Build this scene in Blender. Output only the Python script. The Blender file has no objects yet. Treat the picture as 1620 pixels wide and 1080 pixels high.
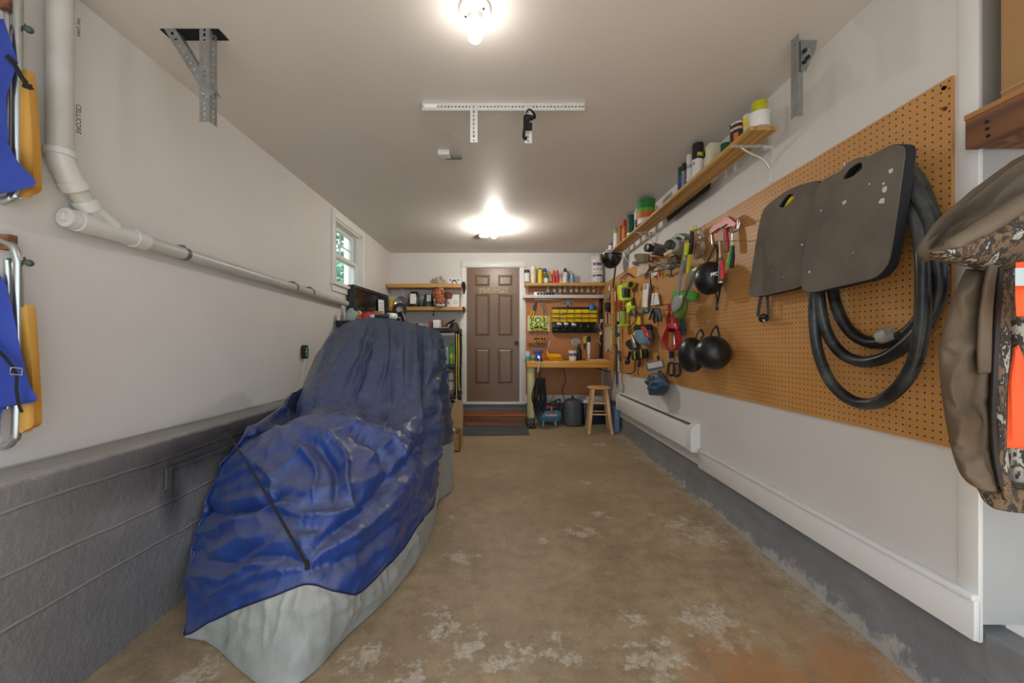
import bpy, bmesh, math, random
from mathutils import Vector, Matrix, noise, geometry
random.seed(7)
V = Vector
# The geometry is written in metres from the camera point; H lifts it so that the floor is near z = 0.
F, CX, CY, H = 625.0, 798.0, 546.0, 1.22
XL, XR, YB, ZC = -1.715, 1.485, 5.95, 1.39
COL = bpy.context.scene.collection
def P(px, py, D): return V(((px-CX)*D/F, D, (CY-py)*D/F))
def PX(px, py, x):
    D = x*F/(px-CX); return P(px, py, D)
def zf(x, y): return -1.12-(5.6-y)*.024+.012*x
def cat(pts, n, closed=False):
    """Catmull-Rom through the points."""
    pts = [V(p) for p in pts]; N = len(pts); out = []
    for i in range(N if closed else N-1):
        if closed: a, b, c, d = pts[i-1], pts[i], pts[(i+1) % N], pts[(i+2) % N]
        else: a, b, c, d = pts[max(i-1, 0)], pts[i], pts[i+1], pts[min(i+2, N-1)]
        for k in range(n):
            t = k/n
            out.append(.5*((2*b)+(c-a)*t+(2*a-5*b+4*c-d)*t*t+(3*b-a-3*c+d)*t**3))
    if not closed: out.append(pts[-1].copy())
    return out
def frame(o, u, v):
    u, v = V(u).normalized(), V(v).normalized(); w = u.cross(v); o = V(o)
    return Matrix(((u.x, v.x, w.x, o.x), (u.y, v.y, w.y, o.y), (u.z, v.z, w.z, o.z), (0, 0, 0, 1)))
def FRW(x0, y=0, z=0): return frame((x0, y, z), (0, -1, 0), (0, 0, 1))     # facing the right wall: u towards the street, w into the room
def FLW(x0, y=0, z=0): return frame((x0, y, z), (0, 1, 0), (0, 0, 1))      # facing the left wall
def FBW(y0, x=0, z=0): return frame((x, y0, z), (1, 0, 0), (0, 0, 1))      # facing the back wall
def rp(px, py, x0):
    p = PX(px, py, x0); return (-p.y, p.z)
def bp(px, py, D):
    p = P(px, py, D); return (p.x, p.z)
class MB:
    def __init__(s, fr=None): s.v = []; s.f = []; s.mi = []; s.fr = fr; s.m = 0
    def add(s, vs, fs, flip=False):
        o = len(s.v)
        for p in vs:
            p = V(p); s.v.append(s.fr @ p if s.fr else p)
        for f in fs:
            f = [o+i for i in f]
            s.f.append(f[::-1] if flip else f); s.mi.append(s.m)
        return s
    def box(s, c, d, rot=None, bev=0):
        b = bmesh.new(); bmesh.ops.create_cube(b, size=1)
        for v in b.verts: v.co = V((v.co.x*d[0], v.co.y*d[1], v.co.z*d[2]))
        if bev: bmesh.ops.bevel(b, geom=list(b.edges), offset=min(bev, min(d)*.45), segments=2, profile=.5, affect='EDGES')
        R = Matrix.Identity(3)
        if rot is not None: R = rot if isinstance(rot, Matrix) else (Matrix.Rotation(rot[2], 3, 'Z') @ Matrix.Rotation(rot[1], 3, 'Y') @ Matrix.Rotation(rot[0], 3, 'X'))
        b.verts.index_update()
        vs = [R @ v.co+V(c) for v in b.verts]; fs = [[v.index for v in f.verts] for f in b.faces]; b.free()
        return s.add(vs, fs)
    def bx(s, x0, x1, y0, y1, z0, z1, bev=0):
        return s.box(((x0+x1)/2, (y0+y1)/2, (z0+z1)/2), (abs(x1-x0), abs(y1-y0), abs(z1-z0)), None, bev)
    def lathe(s, prof, c=(0, 0, 0), ax=(0, 0, 1), n=20, mats=None, sq=None):
        ax = V(ax).normalized(); q = V((0, 0, 1)).rotation_difference(ax); c = V(c); m0 = s.m
        for k in range(len(prof)-1):
            (r0, h0), (r1, h1) = prof[k], prof[k+1]
            if mats: s.m = mats[k]
            vs = []; fs = []
            for (r, h) in ((r0, h0), (r1, h1)):
                for i in range(n):
                    a = 2*math.pi*i/n; x, y = math.cos(a), math.sin(a)
                    if sq: x = math.copysign(abs(x)**sq, x); y = math.copysign(abs(y)**sq, y)
                    vs.append(c+q @ V((r*x, r*y, h)))
            if r0 < 1e-6: fs = [[0, n+i, n+(i+1) % n][::-1] for i in range(n)]
            elif r1 < 1e-6: fs = [[i, (i+1) % n, n] for i in range(n)]
            else: fs = [[i, (i+1) % n, n+(i+1) % n, n+i] for i in range(n)]
            s.add(vs, fs)
        s.m = m0; return s
    def cyl(s, p0, p1, r0, r1=None, n=14):
        p0, p1 = V(p0), V(p1); r1 = r0 if r1 is None else r1; L = (p1-p0).length
        return s.lathe([(0, 0), (r0, 0), (r1, L), (0, L)], p0, p1-p0, n)
    def tube(s, pts, r, n=8, closed=False, sm=0, flat=None):
        pts = cat(pts, sm, closed) if sm else [V(p) for p in pts]
        N = len(pts); vs = []; t = (pts[1]-pts[0]).normalized()
        nrm = t.orthogonal().normalized() if flat is None else V(flat)
        for i in range(N):
            a = pts[(i-1) % N] if closed or i > 0 else pts[0]; b = pts[(i+1) % N] if closed or i < N-1 else pts[-1]
            t = (b-a).normalized() if (b-a).length > 1e-9 else t
            nrm = (nrm-t*nrm.dot(t)); nrm = nrm.normalized() if nrm.length > 1e-6 else t.orthogonal().normalized()
            bn = t.cross(nrm); rr = r[i*(len(r)-1)//max(N-1, 1)] if isinstance(r, (list, tuple)) and flat is None else r
            for k in range(n):
                an = 2*math.pi*k/n
                if flat is None: vs.append(pts[i]+(nrm*math.cos(an)+bn*math.sin(an))*rr)
                else:
                    ca, sa = math.cos(an), math.sin(an)
                    ca = math.copysign(abs(ca)**.4, ca); sa = math.copysign(abs(sa)**.4, sa)
                    vs.append(pts[i]+nrm*ca*r[0]+bn*sa*r[1])
        fs = []
        for i in range(N if closed else N-1):
            j = (i+1) % N
            for k in range(n): fs.append([i*n+k, i*n+(k+1) % n, j*n+(k+1) % n, j*n+k])
        if not closed: fs.append(list(range(n))[::-1]); fs.append([(N-1)*n+k for k in range(n)])
        return s.add(vs, fs)
    def strap(s, pts, w, t, nrm, sm=0): return s.tube(pts, (w/2, t/2), 8, False, sm, flat=nrm)
    def prism(s, poly, w0, w1, hole=None, rnd=0):
        def ccw(p):
            a = sum(p[i][0]*p[(i+1) % len(p)][1]-p[(i+1) % len(p)][0]*p[i][1] for i in range(len(p)))
            return p if a > 0 else p[::-1]
        loops = [ccw(list(poly))]
        if hole:
            for h in (hole if isinstance(hole[0][0], (list, tuple)) else [hole]): loops.append(ccw(list(h))[::-1])
        flatp = [p for l in loops for p in l]; n = len(flatp)
        tri = geometry.tessellate_polygon([[V((p[0], p[1], 0)) for p in l] for l in loops])
        vs = [(p[0], p[1], w0) for p in flatp]+[(p[0], p[1], w1) for p in flatp]; fs = []
        for t in tri:
            a, b, c = (V(flatp[i]) for i in t)
            t = list(t) if (b-a).cross(c-a) > 0 else list(t)[::-1]
            if abs((b-a).cross(c-a)) < 1e-12: continue
            fs.append([n+i for i in t]); fs.append(t[::-1])
        o = 0
        for l in loops:
            m = len(l)
            for i in range(m):
                j = (i+1) % m; fs.append([o+i, o+j, n+o+j, n+o+i])
            o += m
        return s.add(vs, fs, flip=w1 < w0)
    def ell(s, c, r, nu=20, nv=12, rot=None, z0=-1., disp=None):
        if not isinstance(r, (tuple, list)): r = (r, r, r)
        vs = []; fs = []
        t0 = math.asin(max(-1, z0))
        for j in range(nv+1):
            t = t0+(math.pi/2-t0)*j/nv
            for i in range(nu):
                a = 2*math.pi*i/nu; d = V((math.cos(t)*math.cos(a), math.cos(t)*math.sin(a), math.sin(t)))
                p = V((d.x*r[0], d.y*r[1], d.z*r[2]))
                if disp: p = p*(1+disp(d))
                if rot is not None: p = rot @ p
                vs.append(p+V(c))
        for j in range(nv):
            for i in range(nu): fs.append([j*nu+i, j*nu+(i+1) % nu, (j+1)*nu+(i+1) % nu, (j+1)*nu+i])
        if z0 > -1: fs.append(list(range(nu))[::-1])
        return s.add(vs, fs)
    def grid(s, fn, nu, nv, flip=False, mfn=None):
        vs = [fn(i/nu, j/nv) for j in range(nv+1) for i in range(nu+1)]
        o = len(s.v); m0 = s.m
        s.add(vs, [])
        for j in range(nv):
            for i in range(nu):
                f = [o+j*(nu+1)+i, o+j*(nu+1)+i+1, o+(j+1)*(nu+1)+i+1, o+(j+1)*(nu+1)+i]
                s.f.append(f[::-1] if flip else f); s.mi.append(mfn((i+.5)/nu, (j+.5)/nv) if mfn else m0)
        return s
    def slab(s, L, R, conv, out, front=.05, back=.02, nu=16, nv=24, fold=None, mfn=None, ex=.5):
        """A soft closed body between a left and a right outline (pairs through conv), bulging along out."""
        out = V(out); Lp = cat([conv(*p) for p in L], 8); Rp = cat([conv(*p) for p in R], 8)
        def at(l, t):
            k = t*(len(l)-1); i = min(int(k), len(l)-2); return l[i].lerp(l[i+1], k-i)
        def sur(sgn, amt):
            def fn(u, v):
                a, b = at(Lp, v), at(Rp, v); p = a.lerp(b, u)
                e = max(0, 1-(2*u-1)**2)**ex*min(1, max(0, 1-(2*v-1)**8))**.5
                d = amt*e
                if fold: d += fold(u, v, p)*e
                return p+out*sgn*d
            return fn
        n = (conv(*R[0])-conv(*L[0])).cross(conv(*L[-1])-conv(*L[0])).dot(out)
        s.grid(sur(1, front), nu, nv, flip=n < 0, mfn=mfn); s.grid(sur(-1, back), nu, nv, flip=n > 0, mfn=mfn); return s
WL = {}
def ob(name, mb, mats, parent=None, sharp=40, label=None, origin=None):
    if not isinstance(mats, (list, tuple)): mats = [mats]
    me = bpy.data.meshes.new(name)
    if parent is not None: o0 = WL[parent.name]
    elif origin is not None: o0 = V(origin)
    else:
        xs = [v.x for v in mb.v]; ys = [v.y for v in mb.v]; zs = [v.z for v in mb.v]
        o0 = V(((min(xs)+max(xs))/2, (min(ys)+max(ys))/2, min(zs)))
    me.from_pydata([v-o0 for v in mb.v], [], mb.f); me.validate()
    for m in mats: me.materials.append(m)
    me.polygons.foreach_set('use_smooth', [True]*len(me.polygons))
    if len(me.polygons) == len(mb.mi): me.polygons.foreach_set('material_index', mb.mi)
    me.update()
    if sharp is not None: me.set_sharp_from_angle(angle=math.radians(sharp))
    o = bpy.data.objects.new(name, me); COL.objects.link(o)
    if parent is not None: o.parent = parent
    else: o.location = o0+V((0, 0, H))
    WL[o.name] = o0.copy()
    if label: o['label'] = label
    return o
def tag(o, label=None, cat=None, group=None, kind=None):
    if label: o['label'] = label
    if cat: o['category'] = cat
    if group: o['group'] = group
    if kind: o['kind'] = kind
    return o
def thing(name, label, cat, loc, group=None):
    o = bpy.data.objects.new(name, None); COL.objects.link(o); o.location = V(loc)+V((0, 0, H)); o.empty_display_size = .05
    WL[o.name] = V(loc); return tag(o, label, cat, group)
def T1(name, mb, mats, label, cat, group=None, sharp=40): return tag(ob(name, mb, mats, None, sharp), label, cat, group)
def struct(name, mb, mats, parent=None, sharp=30):
    o = ob(name, mb, mats, parent, sharp)
    if parent is None: o['kind'] = 'structure'
    return o
def dup(root, d, label=None, group=None):
    r = root.copy(); COL.objects.link(r); r.location = root.location+V(d); WL[r.name] = WL[root.name]+V(d)
    if label: r['label'] = label
    if group: r['group'] = group
    for ch in list(root.children):
        c = ch.copy(); COL.objects.link(c); c.parent = r
        for g in list(ch.children):
            k = g.copy(); COL.objects.link(k); k.parent = c
    return r
def lettering(name, txt, size, fr, m, parent, ext=.0006, align='CENTER', sx=1.0, bold=0):
    cu = bpy.data.curves.new(name, 'FONT'); cu.body = txt; cu.size = size; cu.extrude = ext; cu.align_x = align; cu.align_y = 'CENTER'; cu.offset = bold
    t = bpy.data.objects.new(name+'_c', cu); me = bpy.data.meshes.new_from_object(t); bpy.data.objects.remove(t)
    o0 = WL[parent.name]
    for v in me.vertices: v.co = (fr @ V((v.co.x*sx, v.co.y, v.co.z)))-o0
    me.name = name; me.materials.clear(); me.materials.append(m)
    o = bpy.data.objects.new(name, me); COL.objects.link(o); o.parent = parent; WL[o.name] = o0.copy(); return o
# ---------------------------------------------------------------- materials
def lin(c):
    if isinstance(c, str):
        c = c.lstrip('#'); c = [int(c[i:i+2], 16)/255 for i in (0, 2, 4)]
    return tuple((x/12.92 if x <= .04045 else ((x+.055)/1.055)**2.4) for x in c[:3])+(1.,)
MATS = {}
class NT:
    def __init__(s, name):
        s.mat = bpy.data.materials.new(name); s.mat.use_nodes = True; s.t = s.mat.node_tree
        s.b = s.t.nodes['Principled BSDF']
    def n(s, kind, **kw):
        d = s.t.nodes.new(kind)
        for k, v in kw.items():
            if k.startswith('i_'): d.inputs[k[2:].replace('_', ' ')].default_value = v
            else: setattr(d, k, v)
        return d
    def l(s, a, b): s.t.links.new(a, b)
    def coord(s, scale=(1, 1, 1), kind='Object', loc=(0, 0, 0)):
        c = s.n('ShaderNodeTexCoord'); m = s.n('ShaderNodeMapping'); m.inputs['Scale'].default_value = scale; m.inputs['Location'].default_value = loc
        s.l(c.outputs[kind], m.inputs['Vector']); return m.outputs['Vector']
    def pos(s): return s.n('ShaderNodeNewGeometry').outputs['Position']
    def noise(s, vec, scale, detail=4, rough=.55, out='Fac'):
        d = s.n('ShaderNodeTexNoise'); d.inputs['Scale'].default_value = scale; d.inputs['Detail'].default_value = detail; d.inputs['Roughness'].default_value = rough
        s.l(vec, d.inputs['Vector']); return d.outputs[out]
    def ramp(s, fac, stops, interp='LINEAR'):
        r = s.n('ShaderNodeValToRGB'); e = r.color_ramp; e.interpolation = interp
        while len(e.elements) < len(stops): e.elements.new(.5)
        for k, (p, c) in enumerate(stops):
            e.elements[k].position = p; e.elements[k].color = lin(c) if not isinstance(c, (int, float)) else (c, c, c, 1)
        s.l(fac, r.inputs['Fac']); return r.outputs['Color']
    def mix(s, fac, a, b, mode='MIX'):
        m = s.n('ShaderNodeMix', data_type='RGBA', blend_type=mode)
        for v, i in ((fac, 0), (a, 6), (b, 7)):
            if hasattr(v, 'node'): s.l(v, m.inputs[i])
            else: m.inputs[i].default_value = v if i == 0 else (lin(v) if isinstance(v, str) else v)
        return m.outputs[2]
    def math(s, op, a, b=None, c=None, clamp=False):
        m = s.n('ShaderNodeMath', operation=op); m.use_clamp = clamp
        for i, v in enumerate((a, b, c)):
            if v is None: continue
            if hasattr(v, 'node'): s.l(v, m.inputs[i])
            else: m.inputs[i].default_value = v
        return m.outputs[0]
    def xyz(s, vec):
        d = s.n('ShaderNodeSeparateXYZ'); s.l(vec, d.inputs[0]); return d.outputs
    def bump(s, h, dist=.002, strength=.5):
        b = s.n('ShaderNodeBump'); b.inputs['Distance'].default_value = dist; b.inputs['Strength'].default_value = strength
        s.l(h, b.inputs['Height']); s.l(b.outputs['Normal'], s.b.inputs['Normal'])
    def set(s, **kw):
        for k, v in kw.items():
            i = s.b.inputs[k.replace('_', ' ')]
            if hasattr(v, 'node'): s.l(v, i)
            else: i.default_value = lin(v) if isinstance(v, str) else v
def mat(name, c, rough=.5, metal=0., var=.06, vs=9., bump=0., bs=120., dist=.001, trans=0., coat=0., spec=None, alpha=None):
    if name in MATS: return MATS[name]
    n = NT(name); co = n.coord(); col = lin(c)
    dark = tuple(x*(1-var*2.2) for x in col[:3])+(1.,)
    f = n.noise(co, vs, 5); f2 = n.ramp(f, [(.35, 0.), (.7, 1.)])
    n.set(Base_Color=n.mix(f2, dark, col), Roughness=rough, Metallic=metal)
    if trans: n.set(Transmission_Weight=trans, IOR=1.45)
    if coat: n.set(Coat_Weight=coat, Coat_Roughness=.08)
    if spec is not None: n.b.inputs['Specular IOR Level'].default_value = spec
    if alpha is not None: n.set(Alpha=alpha)
    if bump: n.bump(n.noise(co, bs, 4), dist, bump)
    MATS[name] = n.mat; return n.mat
def wood(name, c1, c2, axis='x', scale=1., rough=.55, knots=True, bump=.2):
    if name in MATS: return MATS[name]
    n = NT(name); sc = {'x': (1.2, 14, 14), 'y': (14, 1.2, 14), 'z': (14, 14, 1.2)}[axis]
    co = n.coord(tuple(s_*scale for s_ in sc)); f = n.noise(co, 1.6, 8, .62)
    w = n.n('ShaderNodeTexWave', wave_type='RINGS', rings_direction={'x': 'X', 'y': 'Y', 'z': 'Z'}[axis]); n.l(co, w.inputs['Vector'])
    w.inputs['Scale'].default_value = .55; w.inputs['Distortion'].default_value = 5; w.inputs['Detail'].default_value = 3
    g = n.math('ADD', n.math('MULTIPLY', f, .6), n.math('MULTIPLY', w.outputs['Fac'], .4))
    n.set(Base_Color=n.ramp(g, [(.25, c2), (.75, c1)]), Roughness=rough); n.bump(g, .0012, bump)
    MATS[name] = n.mat; return n.mat
# ---------------------------------------------------------------- palette
white_paint = mat('white_paint', '#d6d3ce', .5, var=.012, vs=4, bump=.06, bs=220)
white_trim = mat('white_trim', '#e4e3df', .38, var=.01)
galv = mat('galvanized_steel', '#a9adac', .42, .75, var=.1, vs=30)
galv_light = mat('light_zinc', '#d8dad8', .4, .35, var=.05, vs=40)
chrome = mat('chrome', '#d9dadb', .18, 1., var=.02)
alu = mat('aluminium_tube', '#c3c8c6', .28, .9, var=.04)
black_plastic = mat('black_plastic', '#1b1b1d', .42, var=.1, vs=20)
black_gloss = mat('black_gloss', '#101113', .16, var=.05, coat=.4)
black_matte = mat('black_matte', '#161616', .75, var=.1)
black_rubber = mat('black_rubber', '#1d1e20', .5, var=.12, vs=18, bump=.2, bs=150)
black_web = mat('black_webbing', '#17181a', .85, var=.15, vs=60, bump=.3, bs=600)
dark_steel = mat('dark_steel', '#3a3d40', .35, .7, var=.1)
grey_plastic = mat('grey_plastic', '#8b8f92', .45, var=.05)
red_plastic = mat('red_plastic', '#c3222a', .35, var=.05)
red_cord_m = mat('red_rubber_cord', '#c21f2c', .35, var=.08)
yellow_plastic = mat('yellow_plastic', '#f2d413', .4, var=.03)
yellow_tool = mat('yellow_grip', '#efc31c', .45, var=.04)
lime = mat('lime_plastic', '#c3e021', .4, var=.05)
green_plastic = mat('bright_green_plastic', '#3fb33a', .4, var=.05)
green_dark = mat('dark_green_paint', '#17593f', .4, var=.05)
blue_plastic = mat('blue_plastic', '#2f80cf', .4, var=.04)
blue_vise = mat('blue_enamel', '#3452a6', .35, var=.06)
teal_plastic = mat('teal_plastic', '#3fb6ac', .4, var=.05)
navy_plastic = mat('navy_plastic', '#232838', .4, var=.08)
white_plastic = mat('white_plastic', '#e3e2df', .35, var=.02)
cream_plastic = mat('cream_plastic', '#dcd8bd', .35, var=.03)
paper = mat('white_paper', '#e9e8e4', .8, var=.01)
orange_label = mat('orange_label', '#d97b2a', .5, var=.08)
brown_tin = mat('brown_tin', '#3a2c22', .35, .1, var=.1)
purple = mat('purple_print', '#6e3d84', .5, var=.06)
ink = mat('dark_ink', '#22263a', .6, var=.03)
white_ink = mat('white_ink', '#efefec', .5, var=.01)
yellow_ink = mat('yellow_ink', '#f0de2a', .5, var=.01)
red_ink = mat('red_ink', '#c9302f', .5, var=.02)
blue_ink = mat('blue_ink', '#2c59a8', .5, var=.05)
clear = mat('clear_plastic', '#f3f3ee', .12, var=.01, trans=.92)
glass = mat('window_glass', '#f7fbfa', .02, var=0, trans=1.)
cardboard = mat('brown_cardboard', '#b58d5c', .8, var=.05, vs=6, bump=.1, bs=80)
cardboard_light = mat('tan_cardboard', '#c9a878', .8, var=.04, vs=6, bump=.1, bs=80)
hole_dark = mat('dark_cavity', '#141414', .9, var=.05)
pine_x = wood('pine_board_x', '#cf9f57', '#a8793a', 'x', .9)
pine_y = wood('pine_board_y', '#c99c58', '#9c7640', 'y', .9)
bench_wood = wood('varnished_bench', '#e2a743', '#c4842b', 'x', .8, .35)
post_wood = wood('pale_green_post', '#d8d3a0', '#b9ad6f', 'z', .7)
beech = wood('beech', '#dcb783', '#c79d66', 'z', .8, .4, bump=.08)
red_cedar = wood('stained_step', '#a8683f', '#7a4528', 'x', .9, .5)
old_beam = wood('old_brown_beam', '#8e5f40', '#5f3f2b', 'y', .9, .7)
ply = wood('plywood_edge', '#cd9c5d', '#a87743', 'y', 1., .6)
arm_wood = wood('chair_arm_wood', '#d8a753', '#b9822f', 'z', .8, .4)
brown_door = mat('brown_door_paint', '#755a42', .34, var=.03, vs=6)
def band_mat(name, stops, axis=2, rough=.4, n0=0.):
    """Printed bands up the height of a tin or bottle (generated 0..1)."""
    if name in MATS: return MATS[name]
    n = NT(name); c = n.coord(kind='Generated'); z = n.xyz(c)[axis]
    if n0: z = n.math('ADD', z, n.math('MULTIPLY', n.math('SUBTRACT', n.noise(c, 6, 2), .5), n0))
    n.set(Base_Color=n.ramp(z, stops, 'CONSTANT'), Roughness=rough); MATS[name] = n.mat; return n.mat
def camo_mat(name, cols, scale=9.):
    if name in MATS: return MATS[name]
    n = NT(name); c = n.coord((1, 1, .55)); f = n.noise(c, scale, 6, .7); g = n.noise(c, scale*2.3, 3, .6)
    k = n.math('ADD', n.math('MULTIPLY', f, .75), n.math('MULTIPLY', g, .25))
    st = [(.30+.42*i/len(cols), x) for i, x in enumerate(cols)]; st[0] = (0., cols[0])
    n.set(Base_Color=n.ramp(k, st, 'CONSTANT'), Roughness=.85); n.bump(f, .004, .4); MATS[name] = n.mat; return n.mat
camo = camo_mat('camouflage_cloth', ['#241f1b', '#463a2e', '#745c43', '#36302a', '#aaa698', '#564838', '#2a2724'], 16.)
camo_orange = camo_mat('orange_camouflage', ['#5a2c22', '#b8633f', '#8c4432', '#d18a5a', '#3a2a22', '#a3583c'], 18.)
camo_cap = camo_mat('grey_camouflage', ['#4a4a40', '#a8a08c', '#77705f', '#c4bda9', '#5d6b66', '#2e2c28'], 26.)
def fabric(name, c, c2, rough=.6, vs=5., bump=.35, sheen=0.):
    if name in MATS: return MATS[name]
    n = NT(name); co = n.coord(); f = n.noise(co, vs, 6, .6)
    n.set(Base_Color=n.mix(n.ramp(f, [(.3, 0.), (.75, 1.)]), c, c2), Roughness=rough)
    if sheen: n.set(Sheen_Weight=sheen, Sheen_Roughness=.4)
    st = n.noise(n.coord((1, 1, .35)), 26, 5, .65); n.bump(n.math('ADD', st, n.math('MULTIPLY', n.noise(co, 900, 1), .05)), .01, bump)
    MATS[name] = n.mat; return n.mat
blue_cloth = fabric('royal_blue_cloth', '#22378f', '#2f4aab', .7)
brown_cloth = fabric('brown_quilted_cloth', '#5f5141', '#74644f', .8, 6, .4)
orange_mesh = fabric('orange_safety_mesh', '#f4511e', '#ff5d22', .7, 6, .3)
silver_tape = mat('reflective_tape', '#b9c4c4', .35, var=.05)
navy_tarp = fabric('dark_blue_nylon', '#1d3348', '#35566f', .4, 9, .6)
slate_cloth = fabric('slate_blue_cloth', '#5a7f97', '#6f96ac', .7, 9, .3)
# drywall, left and right
def drywall(name, base, dirt):
    n = NT(name); p = n.pos(); f = n.noise(p, 2.2, 4); s = n.noise(p, 34, 3, .5)
    spk = n.ramp(s, [(.755, 0.), (.79, 1.)])
    c = n.mix(n.ramp(f, [(.3, 0.), (.8, 1.)]), base, dirt)
    n.set(Base_Color=n.mix(n.math('MULTIPLY', spk, .28), c, '#8b8781'), Roughness=.55); n.bump(n.noise(p, 160, 3), .0008, .25); return n.mat
wall_mat = drywall('painted_drywall', '#d9d6d1', '#d3cfca'); ceil_mat = drywall('ceiling_paint', '#dcd9d5', '#d7d3cf')
def peg(name, a, b, c1, c2):
    n = NT(name); p = n.xyz(n.pos()); s = 1/.0254
    u = n.math('SUBTRACT', n.math('FRACT', n.math('MULTIPLY', p[a], s)), .5); v = n.math('SUBTRACT', n.math('FRACT', n.math('MULTIPLY', p[b], s)), .5)
    d = n.math('SQRT', n.math('ADD', n.math('MULTIPLY', u, u), n.math('MULTIPLY', v, v)))
    h = n.ramp(d, [(.105, 0.), (.135, 1.)]); f = n.noise(n.pos(), 3.5, 6, .6)
    n.set(Base_Color=n.mix(h, '#241509', n.ramp(f, [(.3, c2), (.7, c1)])), Roughness=.45); n.bump(h, .004, .8); return n.mat
peg_mat = peg('pegboard_side', 1, 2, '#cb9658', '#c0894b'); peg_back = peg('pegboard_back', 0, 2, '#c07f45', '#b2733c')
def concrete_left():
    n = NT('painted_concrete_left'); p = n.pos(); q = n.xyz(p); f = n.noise(p, 3, 6, .6); g = n.noise(p, 42, 5, .65)
    z = n.math('ADD', q[2], n.math('MULTIPLY', n.math('SUBTRACT', n.noise(p, 1.5, 3), .5), .05))
    rid = None
    for zz in (.70, .50, .335):
        r = n.math('SUBTRACT', 1., n.math('MULTIPLY', n.math('ABSOLUTE', n.math('SUBTRACT', z, zz)), 130.), clamp=True)
        rid = r if rid is None else n.math('MAXIMUM', rid, r)
    def spot(x, y, zz, r, sx=1., sz=1.):
        m = n.n('ShaderNodeMapping'); m.inputs['Location'].default_value = (0, -y*sx, -zz*sz); m.inputs['Scale'].default_value = (0, sx, sz); n.l(p, m.inputs['Vector'])
        L = n.n('ShaderNodeVectorMath', operation='LENGTH'); n.l(m.outputs[0], L.inputs[0]); return n.math('SUBTRACT', 1., n.math('DIVIDE', L.outputs['Value'], r), clamp=True)
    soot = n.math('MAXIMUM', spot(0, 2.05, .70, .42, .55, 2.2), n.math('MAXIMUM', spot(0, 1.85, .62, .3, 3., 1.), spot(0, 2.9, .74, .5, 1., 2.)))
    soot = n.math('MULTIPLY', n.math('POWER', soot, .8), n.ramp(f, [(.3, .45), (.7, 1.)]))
    c = n.ramp(f, [(.25, '#737171'), (.55, '#7f7d7c'), (.8, '#8b8988')])
    c = n.mix(n.ramp(g, [(.7, 0.), (.78, .6)]), c, '#8d8b88'); c = n.mix(n.math('MULTIPLY', rid, .8), c, '#a3a09d')
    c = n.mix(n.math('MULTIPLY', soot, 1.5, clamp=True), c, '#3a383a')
    c = n.mix(n.ramp(n.math('ADD', n.math('MULTIPLY', n.math('SUBTRACT', q[2], .7655), 18.), n.math('MULTIPLY', n.noise(p, 12, 6, .7), .5)), [(.35, 0.), (.6, .75)]), c, '#a09c97')
    n.set(Base_Color=c, Roughness=.6); n.bump(n.math('ADD', n.math('ADD', n.math('MULTIPLY', g, .5), n.math('MULTIPLY', f, .6)), n.math('MULTIPLY', rid, .5)), .018, .75); return n.mat
def concrete_right():
    n = NT('painted_concrete_right'); p = n.pos(); q = n.xyz(p); f = n.noise(p, 4, 6, .62); g = n.noise(p, 30, 6, .7)
    low = n.math('SUBTRACT', 1., n.math('MULTIPLY', n.math('SUBTRACT', q[2], .0), 5.2), clamp=True)
    fl = n.ramp(n.math('ADD', n.math('MULTIPLY', low, .38), n.math('MULTIPLY', n.noise(p, 9, 6, .7), .62)), [(.52, 0.), (.6, 1.)])
    c = n.ramp(f, [(.25, '#757677'), (.55, '#808182'), (.8, '#8d8e8d')]); c = n.mix(n.ramp(g, [(.66, 0.), (.74, .7)]), c, '#4d4d4e')
    c = n.mix(n.math('MULTIPLY', fl, .75), c, '#b9b4ac')
    n.set(Base_Color=c, Roughness=.7); n.bump(n.math('ADD', n.math('MULTIPLY', g, .6), n.math('MULTIPLY', fl, .4)), .01, .7); return n.mat
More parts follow.
